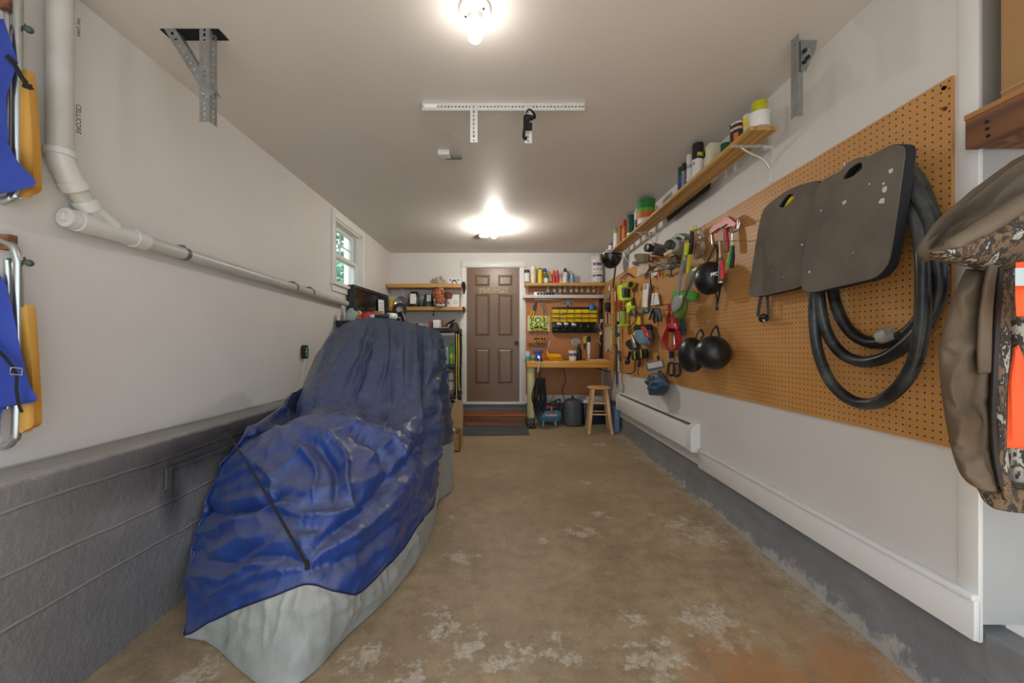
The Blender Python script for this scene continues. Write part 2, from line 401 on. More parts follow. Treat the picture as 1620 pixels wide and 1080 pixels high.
def concrete_floor():
    n = NT('worn_concrete_floor'); p = n.pos(); q = n.xyz(p)
    f = n.noise(p, 1.3, 5, .6); g = n.noise(p, 11, 6, .65); h = n.noise(p, 60, 4, .6)
    c = n.ramp(f, [(.25, '#84705a'), (.45, '#9f8a6c'), (.6, '#ae9878'), (.8, '#bcab90')])
    c = n.mix(n.ramp(g, [(.35, .5), (.6, 0.)]), c, '#6d5a44'); c = n.mix(n.ramp(h, [(.58, 0.), (.75, .55)]), c, '#c4b597'); c = n.mix(n.ramp(n.noise(p, 38, 7, .75), [(.30, .7), (.42, 0.)]), c, '#6b5a45'); c = n.mix(n.ramp(n.noise(p, 170, 3, .6), [(.62, 0.), (.75, .4)]), c, '#cbbfa6')
    far = n.math('MULTIPLY', n.math('SUBTRACT', q[1], 2.2), .3, clamp=True); c = n.mix(n.math('MULTIPLY', far, .5), c, '#a8977c')
    def dist(x, y, r, sx=1.):
        m = n.n('ShaderNodeMapping'); m.inputs['Location'].default_value = (-x*sx/r, -y/r, 0); m.inputs['Scale'].default_value = (sx/r, 1/r, 0); n.l(p, m.inputs['Vector'])
        L = n.n('ShaderNodeVectorMath', operation='LENGTH'); n.l(m.outputs[0], L.inputs[0]); return L.outputs['Value']
    sp = None
    for px, py, r in ((730, 878, .17), (700, 985, .2), (575, 1032, .19), (315, 1050, .2), (923, 848, .2), (855, 856, .13), (745, 1020, .25), (885, 1030, .2), (1040, 1035, .26), (1070, 835, .3), (950, 818, .16), (930, 769, .1), (890, 711, .13), (950, 712, .2), (708, 821, .1), (1002, 978, .14), (1020, 735, .26), (1110, 850, .3), (660, 1060, .2), (812, 1030, .2), (1130, 990, .3)):
        z = -1.2; D = z*F/(CY-py); x = (px-CX)*D/F; d = dist(x, D, r); sp = d if sp is None else n.math('MINIMUM', sp, d)
    e = n.math('ADD', sp, n.math('MULTIPLY', n.math('SUBTRACT', n.noise(p, 13, 7, .72), .5), 3.2))
    m = n.ramp(e, [(.12, 1.), (.38, 0.)]); rnd = n.ramp(n.noise(p, 3.2, 8, .76), [(.655, 0.), (.70, .8)])
    edge = n.math('ADD', n.math('SUBTRACT', q[0], 1.33), n.math('MULTIPLY', n.math('SUBTRACT', n.noise(p, 7, 6, .7), .5), .35)); ed = n.ramp(n.math('MULTIPLY', edge, 6.), [(.1, 0.), (.6, .8)])
    patch = n.math('MAXIMUM', n.math('MAXIMUM', m, rnd), n.math('MULTIPLY', ed, n.ramp(g, [(.4, .2), (.6, 1.)])))
    c = n.mix(n.math('MULTIPLY', patch, .8), c, n.ramp(h, [(.35, '#a89b84'), (.65, '#cfc5b2')]))
    ru = n.math('MINIMUM', dist(.93, 1.42, .36), dist(1.3, 1.5, .3)); re_ = n.math('ADD', ru, n.math('MULTIPLY', n.math('SUBTRACT', n.noise(p, 6, 6, .65), .5), 1.5))
    c = n.mix(n.math('MULTIPLY', n.math('MULTIPLY', n.ramp(re_, [(.2, 1.), (.95, 0.)]), n.ramp(n.noise(p, 22, 6, .7), [(.35, .35), (.6, 1.)])), .72), c, '#a8692f')
    n.set(Base_Color=c, Roughness=n.ramp(g, [(.3, .42), (.7, .62)])); n.bump(n.math('ADD', n.math('MULTIPLY', h, .4), n.math('MULTIPLY', patch, -.5)), .006, .5); return n.mat
# ---------------------------------------------------------------- shell
m = MB(); m.grid(lambda u, v: V((-2.4+4.8*u, -4+10.2*v, zf(-2.4+4.8*u, -4+10.2*v))), 12, 24); struct('floor', m, concrete_floor())
m = MB(); m.bx(-2.0, 2.4, -.4, 6.1, ZC, ZC+.12); struct('ceiling', m, ceil_mat)
WY0, WY1, WZ0, WZ1 = 3.985, 4.73, .635, 1.29
m = MB(); zt, zb = ZC, -.417; m.bx(XL-.15, XL-.012, -.4, YB, -.45, -.41)
m.bx(XL-.15, XL, -.4, WY0, zb, zt); m.bx(XL-.15, XL, WY1, YB+.1, zb, zt); m.bx(XL-.15, XL, WY0, WY1, zb, WZ0); m.bx(XL-.15, XL, WY0, WY1, WZ1, zt)
struct('wall_left', m, wall_mat)
# left concrete foundation, standing proud of the drywall
m = MB(); x1 = -1.545
def fl(u, v):
    y = -.4+6.45*u; pr = [(-1.72, -.425), (-1.578, -.425), (-1.565, -.432), (-1.558, -.5), (-1.55, -.8), (x1, -1.5)]
    k = v*5; i = min(int(k), 4); t = k-i; x = pr[i][0]*(1-t)+pr[i+1][0]*t; z = pr[i][1]*(1-t)+pr[i+1][1]*t
    nn = noise.noise(V((y*2.1, z*3, 1)))*.008+noise.noise(V((y*9, z*9, 4)))*.003
    return V((x+(nn if v > .15 else 0), y, z+(nn*.8 if .1 < v < .6 else 0)))
m.grid(fl, 130, 25); struct('wall_left_foundation', m, concrete_left(), sharp=60)
m = MB(FLW(x1)); m.prism([(1.80, -.56), (1.80, -.66), (1.83, -.66), (1.83, -.578), (2.5, -.578), (2.5, -.56)], -.002, .006); struct('trim_1', m, MATS.get('x') or bpy.data.materials['painted_concrete_left'])
# right wall: drywall sheet ending in a corner board, its end cap and the wider bay next to the camera
YE = 1.234
m = MB(); m.bx(XR, XR+.12, 1.28, YB+.1, -.915, ZC); m.bx(XR+.12, 2.4, YE+.03, 1.36, -1.6, ZC); struct('wall_right', m, wall_mat)
m = MB(); m.bx(XR-.004, XR+.012, YE, 1.292, -.93, ZC, .003); struct('trim_2', m, white_trim)
m = MB(); m.bx(XR+.012, 2.3, YE+.004, YE+.03, -.875, ZC); m.bx(2.3, 2.4, -.4, 1.36, -1.6, ZC); struct('wall_right_return', m, drywall('shaded_grey_wall', '#b3b3b1', '#a5a5a3'))  # the shade on this end wall is put into its grey
m = MB()
def fr_(u, v):
    y = -.3+6.3*u; pr = [(1.60, -.9), (1.502, -.9), (1.502, -1.0), (1.50, -1.06), (1.475, -1.16), (1.45, -1.4)]
    k = v*5; i = min(int(k), 4); t = k-i; x = pr[i][0]*(1-t)+pr[i+1][0]*t; z = pr[i][1]*(1-t)+pr[i+1][1]*t
    nn = noise.noise(V((y*2.7, z*4, 9)))*.012+noise.noise(V((y*11, z*11, 3)))*.005
    if y < YE-.02 and v < .5: x += .0
    return V((x+(nn if v > .25 else 0)+(.02*noise.noise(V((y*1.4, 0, 7))) if v > .6 else 0), y, z))
m.grid(fr_, 130, 25, flip=True); struct('wall_right_foundation', m, concrete_right(), sharp=60)
m = MB(); y0, y1 = YE, 2.995
m.bx(XR-.018, XR+.002, y0, y1, -.925, -.80, .002); m.bx(XR-.026, XR+.002, y0, y1, -.802, -.782, .006)
struct('baseboard_right', m, white_trim)
# back wall with the door hole
DX0, DX1, DZ0, DZ1 = (735-CX)*YB/F, (825-CX)*YB/F, (CY-636.5)*YB/F, (CY-421)*YB/F
m = MB(); m.bx(XL-.1, DX0, YB, YB+.15, -.85, ZC); m.bx(DX1, XR+.05, YB, YB+.15, -.85, ZC); m.bx(DX0, DX1, YB, YB+.15, DZ1, ZC); struct('wall_back', m, wall_mat)
bf = mat('blue_grey_concrete', '#7d8288', .7, var=.1, vs=6, bump=.4, bs=40, dist=.004)
m = MB(); m.bx(XL-.1, XR+.1, YB-.012, YB+.15, -1.5, -.862); struct('wall_back_foundation', m, bf)
# door
m = MB(); j = .075
m.bx(DX0-j+.02, DX0+.012, YB-.02, YB, DZ0-.005, DZ1-.0105, .004); m.bx(DX1-.012, DX1+j-.01, YB-.02, YB, DZ0-.005, DZ1-.0105, .004); m.bx(DX0-j+.02, DX1+j-.01, YB-.02, YB, DZ1-.01, DZ1+.07, .004)
m.bx(DX0, DX0+.03, YB, YB+.12, DZ0, DZ1); m.bx(DX1-.03, DX1, YB, YB+.12, DZ0, DZ1); m.bx(DX0, DX1, YB, YB+.12, DZ1-.02, DZ1)
m.bx(DX0-.05, DX1+.06, YB-.045, YB+.12, DZ0-.022, DZ0+.012, .004)
door = struct('door_1', m, white_trim)
sx0, sx1, sy = DX0+.03, DX1-.03, YB+.03
m = MB(FBW(sy)); zb, zt = DZ0+.014, DZ1-.02
def pz(py): return (CY-py)*sy/F
cols = [((751.2-CX)*sy/F, (775-CX)*sy/F), ((787.5-CX)*sy/F, (811-CX)*sy/F)]; rows = [(pz(452.8), pz(434.8)), (pz(531.8), pz(466)), (pz(607.5), pz(551.5))]
holes = []
for a, b in cols:
    for c, d in rows: holes.append([(a, c), (b, c), (b, d), (a, d)])
m.prism([(sx0, zb), (sx1, zb), (sx1, zt), (sx0, zt)], -.04, 0, hole=holes)
for a, b in cols:
    for c, d in rows:
        w = .022
        def ring(i, dz): return [(a+i, c+i, dz), (b-i, c+i, dz), (b-i, d-i, dz), (a+i, d-i, dz)]
        vs = ring(0, 0)+ring(.006, -.012)+ring(.014, -.012)+ring(.014+w, -.001)
        fs = [[k*4+i, k*4+(i+1) % 4, k*4+4+(i+1) % 4, k*4+4+i] for k in range(3) for i in range(4)]+[[12, 13, 14, 15]]
        m.add(vs, fs)
slab_ = struct('door_leaf', m, brown_door, door, sharp=20)
m = MB(); c = P(817, 542.2, sy-.03); m.lathe([(0, 0), (.026, 0), (.028, .012), (.02, .016), (.012, .022), (.012, .038), (.025, .046), (.028, .058), (.02, .07), (0, .072)], (c.x, sy, c.z), (0, -1, 0), 18)
ob('door_knob', m, mat('aged_bronze', '#3a2c24', .3, .8, var=.1), door)
t = thing('door_plaque', 'weathered cream plaque fixed across the brown door below its top panels', 'sign', P(780, 459, sy-.01))
m = MB(FBW(sy-.002)); a, b = bp(757.5, 464.5, sy), bp(803.5, 455, sy)
pts = [(a[0]+.008*math.sin(i*2.1), a[1]+(b[1]-a[1])*i/6) for i in range(7)]+[(b[0]+.008*math.sin(i*1.7+1), b[1]-(b[1]-a[1])*i/6) for i in range(7)]
m.prism(pts, 0, .012); ob('plaque_board', m, mat('flaked_cream_paint', '#cdbb9a', .7, var=.3, vs=40, bump=.5, bs=90), t)
# window
m = MB(); y0, y1, z0, z1 = WY0, WY1, WZ0, WZ1; cw = .075; xf = XL+.02
m.bx(XL, xf, y0-cw, y0, z0-.03, z1+cw, .004); m.bx(XL, xf, y1, y1+cw, z0-.03, z1+cw, .004); m.bx(XL, xf, y0, y1, z1, z1+cw, .004)
m.bx(XL-.15, XL+.045, y0-cw-.012, y1+cw+.012, z0-.028, z0, .004); m.bx(XL, xf-.004, y0-cw+.01, y1+cw-.01, z0-.09, z0-.03, .004)
m.bx(XL-.15, XL, y0, y0+.018, z0, z1); m.bx(XL-.15, XL, y1-.018, y1, z0, z1); m.bx(XL-.15, XL, y0, y1, z1-.018, z1)
for dx in (-.03, -.075): m.bx(XL+dx-.012, XL+dx, y1-.03, y1, z0, z1); m.bx(XL+dx-.012, XL+dx, y0, y0+.03, z0, z1)
win = struct('window_1', m, white_trim)
zm = .94
def sash(nm, xc, za, zb_, grid):
    s = MB(); a, b = y0+.03, y1-.03; r = .04; h = .014
    s.bx(xc-h, xc+h, a, a+r, za, zb_, .003); s.bx(xc-h, xc+h, b-r, b, za, zb_, .003); s.bx(xc-h, xc+h, a+r, b-r, za, za+r, .003); s.bx(xc-h, xc+h, a+r, b-r, zb_-r, zb_, .003)
    if grid:
        s.bx(xc-.006, xc+.006, (a+b)/2-.008, (a+b)/2+.008, za+r, zb_-r); s.bx(xc-.006, xc+.006, a+r, b-r, (za+zb_)/2-.008, (za+zb_)/2+.008)
    q = ob(nm, s, white_trim, win); g = MB(); g.bx(xc-.002, xc+.002, a+r, b-r, za+r, zb_-r); ob('pane', g, glass, q)
sash('upper_sash', XL-.1, zm-.02, z1-.018, True); sash('lower_sash', XL-.055, z0, zm+.025, False)
# ---------------------------------------------------------------- covered motorcycle
def fz(px, py, D): return P(px, py, D)
def G(x, y, h): return V((x, y, zf(x, y)+h))
# columns round the bike: hem, seam, low, mid, shoulder, hump, dip, screen foot, screen mid, top edge
C_ = [
 [G(-.42, 3.26, .004), P(713, 699, 3.22), P(711, 660, 3.18), P(709, 620, 3.12), P(706, 590, 3.1), P(704, 570, 3.08), P(703, 558, 3.07), P(701, 546, 3.06), P(699, 536, 3.05), P(692, 522, 3.04)],
 [G(-.505, 2.97, .004), P(697, 712, 2.97), P(702, 665, 2.98), P(702, 625, 3.0), P(700, 595, 3.0), P(699, 574, 3.0), P(698, 562, 3.0), P(697, 548, 3.0), P(696, 538, 3.0), P(690, 521, 3.02)],
 [G(-.468, 2.62, .004), P(687, 793, 2.60), P(690, 735, 2.62), P(689, 690, 2.68), P(687, 650, 2.75), P(687, 620, 2.8), P(687, 595, 2.85), P(687, 575, 2.88), P(688, 552, 2.94), P(684, 519, 3.0)],
 [G(-.475, 2.3, .004), P(668, 825, 2.30), P(673, 765, 2.35), P(672, 720, 2.42), P(671, 688, 2.5), P(671, 660, 2.58), P(672, 635, 2.66), P(673, 605, 2.74), P(674, 560, 2.86), P(675, 517, 2.98)],
 [G(-.52, 2.04, .004), P(635, 869, 2.05), P(652, 792, 2.12), P(655, 735, 2.22), P(652, 700, 2.3), P(648, 672, 2.4), P(650, 645, 2.56), P(653, 612, 2.68), P(655, 560, 2.82), P(656, 512, 2.96)],
 [G(-.58, 1.84, .004), P(604, 902, 1.85), P(622, 815, 1.93), P(628, 750, 2.05), P(626, 712, 2.14), P(622, 682, 2.28), P(626, 652, 2.52), P(632, 612, 2.66), P(636, 556, 2.8), P(637, 508, 2.95)],
 [G(-.665, 1.645, .004), P(562, 936, 1.68), P(580, 832, 1.78), P(588, 765, 1.9), P(590, 722, 2.0), P(592, 675, 2.2), P(600, 652, 2.5), P(608, 608, 2.64), P(614, 552, 2.78), P(616, 504, 2.94)],
 [G(-.705, 1.50, .004), P(528, 934, 1.58), P(535, 838, 1.68), P(540, 772, 1.8), P(545, 722, 1.92), P(556, 664, 2.16), P(572, 648, 2.48), P(582, 606, 2.62), P(590, 552, 2.77), P(592, 502, 2.94)],
 [G(-.76, 1.425, .004), P(484, 924, 1.54), P(480, 846, 1.63), P(482, 780, 1.75), P(492, 730, 1.88), P(520, 660, 2.14), P(546, 645, 2.46), P(558, 604, 2.61), P(568, 552, 2.76), P(575, 503, 2.94)],
 [G(-.86, 1.42, .004), P(430, 944, 1.545), P(420, 860, 1.64), P(425, 798, 1.76), P(440, 745, 1.88), P(482, 664, 2.12), P(520, 646, 2.45), P(534, 606, 2.6), P(548, 554, 2.75), P(560, 506, 2.94)],
 [G(-.97, 1.475, .004), P(380, 962, 1.59), P(366, 880, 1.68), P(374, 822, 1.8), P(390, 768, 1.9), P(446, 678, 2.12), P(498, 652, 2.45), P(512, 612, 2.6), P(529, 562, 2.75), P(545, 512, 2.94)],
 [G(-1.15, 1.59, .004), P(336, 982, 1.65), P(320, 905, 1.74), P(334, 850, 1.86), P(352, 790, 1.95), P(412, 694, 2.14), P(482, 662, 2.46), P(494, 622, 2.61), P(512, 575, 2.76), P(531, 522, 2.94)],
 [G(-1.34, 1.715, .004), P(297, 992, 1.715), P(298, 925, 1.82), P(306, 868, 1.92), P(322, 803, 2.0), P(384, 708, 2.16), P(470, 672, 2.48), P(480, 634, 2.63), P(499, 588, 2.78), P(518, 534, 2.95)],
 [G(-1.43, 1.98, .004), G(-1.49, 1.98, .22), G(-1.52, 2.0, .34), G(-1.52, 2.05, .45), G(-1.50, 2.1, .56), G(-1.42, 2.22, .74), P(463, 676, 2.52), P(470, 644, 2.67), P(488, 602, 2.82), P(509, 548, 2.97)],
 [G(-1.44, 2.4, .004), G(-1.5, 2.42, .25), G(-1.52, 2.45, .42), G(-1.52, 2.5, .56), G(-1.5, 2.53, .68), G(-1.47, 2.56, .78), G(-1.44, 2.62, .86), P(468, 650, 2.74), P(482, 612, 2.88), P(505, 556, 2.99)],
 [G(-1.38, 2.9, .004), G(-1.44, 2.9, .28), G(-1.46, 2.9, .45), G(-1.46, 2.92, .6), G(-1.45, 2.94, .72), G(-1.44, 2.95, .82), G(-1.43, 2.96, .9), G(-1.42, 2.97, .98), P(492, 590, 3.0), P(506, 553, 3.02)],
 [G(-1.15, 3.5, .004), G(-1.2, 3.5, .3), G(-1.22, 3.47, .48), G(-1.24, 3.42, .62), G(-1.26, 3.36, .76), G(-1.27, 3.3, .88), G(-1.27, 3.24, .98), G(-1.26, 3.18, 1.08), G(-1.23, 3.1, 1.2), P(535, 520, 3.04)],
 [G(-.85, 3.75, .004), G(-.86, 3.74, .3), G(-.87, 3.68, .5), G(-.88, 3.6, .68), G(-.9, 3.5, .84), G(-.92, 3.4, .98), G(-.93, 3.32, 1.1), G(-.94, 3.24, 1.22), G(-.95, 3.14, 1.34), P(592, 503, 3.03)],
 [G(-.52, 3.5, .004), G(-.5, 3.47, .36), G(-.5, 3.43, .52), G(-.5, 3.38, .66), G(-.52, 3.32, .8), G(-.55, 3.26, .92), G(-.58, 3.2, 1.02), G(-.6, 3.16, 1.12), G(-.62, 3.11, 1.24), P(655, 513, 3.05)],
]
NC, NR, SU, SV = len(C_), 10, 24, 18
colsf = [cat([C_[i][j] for i in range(NC)], SU, True) for j in range(NR)]
NCOL = NC*SU
grid_ = []
for c in range(NCOL): grid_.append(cat([colsf[j][c] for j in range(NR)], SV))
NROW = len(grid_[0])
def ridged(p): return (1-abs(noise.noise(p)))**3
# long creases of the slack cloth, drawn as lines over the bike: points, width, height (minus is a valley)
FOLDS = [([(303, 800), (340, 812), (400, 806), (432, 790), (470, 782)], 13, -.026), ([(310, 842), (345, 836), (392, 815), (430, 800), (476, 794)], 12, .022), ([(306, 868), (350, 890), (392, 868), (425, 856)], 12, -.020), ([(300, 905), (350, 915), (400, 893), (450, 880)], 13, .018),
 ([(478, 898), (420, 905), (360, 930), (310, 965)], 10, .014), ([(480, 890), (440, 880), (395, 885), (350, 905)], 8, -.012), ([(486, 890), (540, 855), (600, 815), (650, 760)], 15, .018), ([(492, 904), (560, 880), (620, 835), (668, 775)], 12, -.018), ([(490, 880), (525, 845), (580, 800), (640, 735), (668, 690)], 11, -.016),
 ([(375, 712), (410, 735), (430, 760), (420, 800)], 10, .016), ([(440, 680), (480, 710), (500, 745), (495, 790)], 13, .020), ([(470, 668), (520, 690), (545, 722), (548, 770), (560, 800)], 10, .024), ([(500, 655), (560, 668), (610, 690), (640, 725), (655, 760)], 9, .020), ([(455, 690), (500, 705), (530, 740), (532, 790)], 9, -.022), ([(540, 672), (590, 700), (612, 740), (605, 790)], 11, -.020),
 ([(560, 655), (610, 672), (650, 705), (668, 735)], 7, .016), ([(600, 668), (640, 690), (668, 720)], 6, -.014), ([(430, 800), (500, 815), (560, 808), (620, 780)], 13, .018), ([(470, 835), (530, 838), (590, 820)], 12, -.014),
 ([(600, 506), (590, 540), (572, 600), (560, 640)], 8, .016), ([(585, 510), (570, 560), (545, 620)], 8, -.014), ([(560, 512), (535, 570), (505, 640)], 9, .014), ([(535, 525), (510, 580), (490, 640)], 8, -.013), ([(630, 510), (640, 570), (640, 640)], 12, -.010), ([(655, 515), (662, 580), (662, 660), (668, 720)], 8, .016), ([(672, 520), (676, 600), (675, 700), (668, 780)], 7, -.020), ([(688, 525), (690, 620), (686, 720), (680, 780)], 7, .018), ([(698, 540), (702, 620), (703, 690)], 5, -.014),
 ([(610, 505), (614, 560), (600, 620)], 6, -.010), ([(520, 640), (560, 650), (600, 655), (640, 690)], 7, -.018), ([(330, 770), (380, 745), (430, 735)], 10, .014), ([(345, 790), (400, 770), (440, 765)], 9, -.014)]
FOLDS = [(p_, w_*.85, a_*2.1) for p_, w_, a_ in FOLDS]
FSEG = []
for pts_, w_, a_ in FOLDS:
    q_ = cat([(x, y, 0) for x, y in pts_], 5); L_ = len(q_)-1
    for i in range(L_): FSEG.append((q_[i].x, q_[i].y, q_[i+1].x-q_[i].x, q_[i+1].y-q_[i].y, w_, a_*min(1, .25+2.2*min(i, L_-1-i)/L_), pts_))
def folds(p):
    if p.y < .5: return 0
    x = CX+p.x*F/p.y+3*noise.noise(p*12); y = CY-p.z*F/p.y+3*noise.noise(p*12+V((5, 0, 0))); best = {}
    for ax, ay, dx, dy, w, a, key in FSEG:
        if abs(ax-x) > 70 or abs(ay-y) > 70: continue
        t = max(0, min(1, ((x-ax)*dx+(y-ay)*dy)/(dx*dx+dy*dy))); e = math.hypot(x-ax-dx*t, y-ay-dy*t)/w
        if e < 2.2:
            k = a*math.exp(-e*1.7)*(1-e/2.2) if a > 0 else a*math.exp(-e*e*1.2)
            if id(key) not in best or abs(best[id(key)]) < abs(k): best[id(key)] = k
    return sum(best.values())
base = [[p.copy() for p in col] for col in grid_]
for c in range(NCOL):
    for r in range(NROW):
        p = base[c][r]
        a, b = base[(c+1) % NCOL][r]-base[c-1][r], base[c][min(r+1, NROW-1)]-base[c][max(r-1, 0)]
        n = a.cross(b)
        if n.length < 1e-9: continue
        n.normalize(); v = r/SV; cc = c/SU
        edge = min(1, v/.8)*min(1, (NROW-1-r)/6) if v < 1 else min(1, (NROW-1-r)/6)
        tail = max(0, min(1, (6.0-v)/1.2)); fd = folds(p) if n.y < .4 or p.y < 3 else 0
        # slack folds of the tail run down towards the rear corner; the screen part hangs in upright folds
        q = V((p.x*2.2+p.z*1.6, p.y*2.2, p.z*5.2-p.x*1.7))
        d = tail*((ridged(q)-.45)*.042+(ridged(q*2.3+V((4, 1, 2)))-.45)*.017+noise.noise(q*.8)*.02)
        hang = 1-tail
        s = V((p.x*7.5+p.y*1.5, p.y*2, p.z*.9))
        d += hang*((ridged(s)-.5)*.03+noise.noise(s*2.2)*.006)
        k = max(0, 1-abs(v-5.6)/1.6)  # the gathers where the screen part meets the saddle
        d += k*(ridged(V((p.x*9, p.y*4, p.z*6+3)))-.5)*.035
        if v < 1.0:
            u = V((p.x*9, p.y*9, p.z*1.2)); d += .9*(noise.noise(u)*.028*(1-abs(v-.5))+(ridged(u*1.7)-.45)*.016)*min(1, v*3)
        sg = 1 if n.dot(p-V((-.95, 2.4, p.z))) > 0 or v > 5 else -1
        if v > 5 and n.z < 0 and n.y > 0: sg = -1
        grid_[c][r] = p+n*sg*(d*.72+fd)*edge
        if grid_[c][r].x < -1.532 and grid_[c][r].z < -.4: grid_[c][r].x = -1.532
        g0 = zf(grid_[c][r].x, grid_[c][r].y)+.003
        if grid_[c][r].z < g0: grid_[c][r].z = g0
moto = thing('covered_motorcycle', 'motorcycle under a blue and silver dust cover along the grey concrete wall', 'motorcycle', G(-.95, 2.4, 0))
def part_rows(r0, r1):
    m = MB(); vs = [grid_[c % NCOL][r] for r in range(r0, r1+1) for c in range(NCOL)]
    fs = [[(r*NCOL+c), (r*NCOL+(c+1) % NCOL), ((r+1)*NCOL+(c+1) % NCOL), ((r+1)*NCOL+c)][::-1] for r in range(r1-r0) for c in range(NCOL)]
    return m.add(vs, fs)
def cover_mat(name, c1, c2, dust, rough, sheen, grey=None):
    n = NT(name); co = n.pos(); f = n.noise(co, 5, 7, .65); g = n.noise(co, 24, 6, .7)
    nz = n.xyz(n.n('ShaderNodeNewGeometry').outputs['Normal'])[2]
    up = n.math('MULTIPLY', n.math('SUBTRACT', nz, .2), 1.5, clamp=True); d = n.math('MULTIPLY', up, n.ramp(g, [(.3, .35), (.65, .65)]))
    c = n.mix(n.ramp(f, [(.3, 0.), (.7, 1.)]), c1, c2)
    if grey: c = n.mix(n.math('MULTIPLY', n.math('ADD', n.math('SUBTRACT', n.xyz(co)[1], 2.35), n.math('MULTIPLY', f, .5)), 1.3, clamp=True), c, n.mix(f, grey, '#3b4a60'))  # duller light over the front half is put into the cloth colour as slate
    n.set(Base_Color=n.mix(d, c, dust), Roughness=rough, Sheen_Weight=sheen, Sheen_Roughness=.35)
    wr = n.n('ShaderNodeTexNoise'); n.l(co, wr.inputs['Vector']); wr.inputs['Scale'].default_value = 8; wr.inputs['Detail'].default_value = 7; wr.inputs['Roughness'].default_value = .6
    wr.noise_type = 'RIDGED_MULTIFRACTAL'
    n.bump(n.math('ADD', wr.outputs[0], n.math('MULTIPLY', g, .4)), .016, .8); return n.mat
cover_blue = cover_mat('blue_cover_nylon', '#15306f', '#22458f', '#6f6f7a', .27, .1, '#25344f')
cover_silver = cover_mat('silver_cover_nylon', '#8d908b', '#a5a8a1', '#a8a49a', .38, .1)
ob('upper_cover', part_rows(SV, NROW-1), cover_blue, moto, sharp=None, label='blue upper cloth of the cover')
ob('lower_skirt', part_rows(0, SV), cover_silver, moto, sharp=None, label='silver lower skirt of the cover')
# the stitched seam, a thin tape round the cover
m = MB(); m.tube([grid_[c][SV] for c in range(0, NCOL, 2)], .004, 6, True); ob('seam_tape', m, mat('seam_thread', '#1a2340', .7), moto, label='dark stitched seam between blue and silver cloth')
m = MB(); a, b = P(485, 893, 1.56), P(358, 681, 1.74)
pts = [a.lerp(b, i/10)+V((0, 0, .012*math.sin(math.pi*i/10))) for i in range(11)]
m.tube(pts, [.0055, .005, .004, .003], 8); m.cyl(a+V((.004, 0, -.02)), a+V((-.006, .008, .014)), .009, .007); m.ell(b, .006, 8, 6)
ob('aerial', m, black_matte, moto, label='thin black aerial standing up from the rear of the cover')
WORLD, EXPOSURE = 1.5, 0.6
# ---------------------------------------------------------------- bulbs, brackets, rail
def glow(name, st):
    n = NT(name); n.set(Base_Color='#ffffff', Emission_Color='#fff7ec', Emission_Strength=st); return n.mat
def lamp(px, D, label, st):
    x = (px-CX)*D/F
    t = thing('bulb_holder', label, 'ceiling light', (x, D, ZC), 'bare bulb holders on the ceiling')
    m = MB(); m.lathe([(0, 0), (.064, 0), (.066, .006), (.06, .014), (.034, .022), (.028, .03), (.027, .05), (.022, .053), (.022, .048), (0, .045)], (x, D, ZC), (0, 0, -1), 32); ob('holder', m, white_plastic, t)
    for dx, dy in ((-.04, .018), (.036, -.02)): m = MB(); m.cyl((x+dx, D+dy, ZC-.012), (x+dx, D+dy, ZC-.022), .006, .005, 10); ob('screw', m, dark_steel, t)
    m = MB(); m.cyl((x, D, ZC-.045), (x, D, ZC-.066), .0125, .0135, 16); ob('bulb_cap', m, alu, t)
    m = MB(); m.lathe([(.0135, .064), (.015, .07), (.022, .082), (.029, .098), (.0305, .11), (.028, .124), (.02, .134), (.009, .14), (0, .1405)], (x, D, ZC), (0, 0, -1), 24)
    ob('bulb', m, glow('lit_bulb', st), t, label='lit white bulb'); return t
lamp(751.5, 1.63, 'bare lit bulb in a round white holder on the ceiling nearest the slotted rail', 42)
lamp(781.5, 4.62, 'bare lit bulb in a white holder on the ceiling near the brown door', 540)
def slots(mb, L, w0, n, t, y0=0., hw=.005, hh=.008):
    """A strip of length L (local v downwards) and width w0 with a row of slots."""
    hs = []
    for i in range(n):
        c = -L*(i+.5)/n; h = hh*(.55 if i % 3 == 2 else 1)
        hs.append([(w0/2-hw, c-h), (w0/2+hw, c-h), (w0/2+hw, c+h), (w0/2-hw, c+h)])
    mb.prism([(0, -L), (w0, -L), (w0, 0), (0, 0)], 0, t, hole=hs)
def angle_bar(name, o, down, across, L, w, n, parent, m_=galv):
    """Slotted angle iron: two flanges meeting along down."""
    down, across = V(down).normalized(), V(across).normalized()
    mb = MB(frame(o, across, -down)); slots(mb, L, w, n, .002)
    dep = across.cross(-down); mb.fr = frame(o+across*w, -dep, -down); slots(mb, L, w, n, .002)
    return ob(name, mb, m_, parent)
t = thing('ceiling_bracket', 'braced slotted angle bracket hanging from the ceiling beside the left wall', 'bracket', P(328, 45, 1.734), 'slotted brackets for the garage door track')
o = P(316, 43, 1.734); angle_bar('hanger', o, (0, 0, -1), (1, 0, 0), .415, .043, 18, t)
a, b = P(258, 43, 1.735), P(322, 146, 1.735); d = (b-a).normalized(); angle_bar('brace', a, d, V((d.z, 0, -d.x))*-1 if d.z > 0 else V((-d.z, 0, d.x)), (b-a).length+.03, .04, 12, t)
m = MB(); p = P(321, 149, 1.73); m.cyl(p, p+V((0, -.012, 0)), .008, n=6); ob('bolt', m, chrome, t)
m = MB(); a = P(254, 40, 1.74); b = P(340, 40, 1.74); m.bx(a.x, b.x+.02, 1.735, 1.80, ZC-.003, ZC+.004); struct('trim_3', m, hole_dark)
t = thing('ceiling_bracket', 'slotted angle bracket hanging from the ceiling beside the right wall', 'bracket', P(1258, 65, 1.806), 'slotted brackets for the garage door track')
o = P(1272, 64, 1.80); mb = MB(frame(P(1252, 64, 1.806), (1, 0, 0), (0, 0, 1))); slots(mb, .345, .052, 15, .002); mb.fr = frame(P(1252, 64, 1.806), (0, -1, 0), (0, 0, 1)); slots(mb, .36, .045, 15, .002); ob('hanger', mb, galv, t)
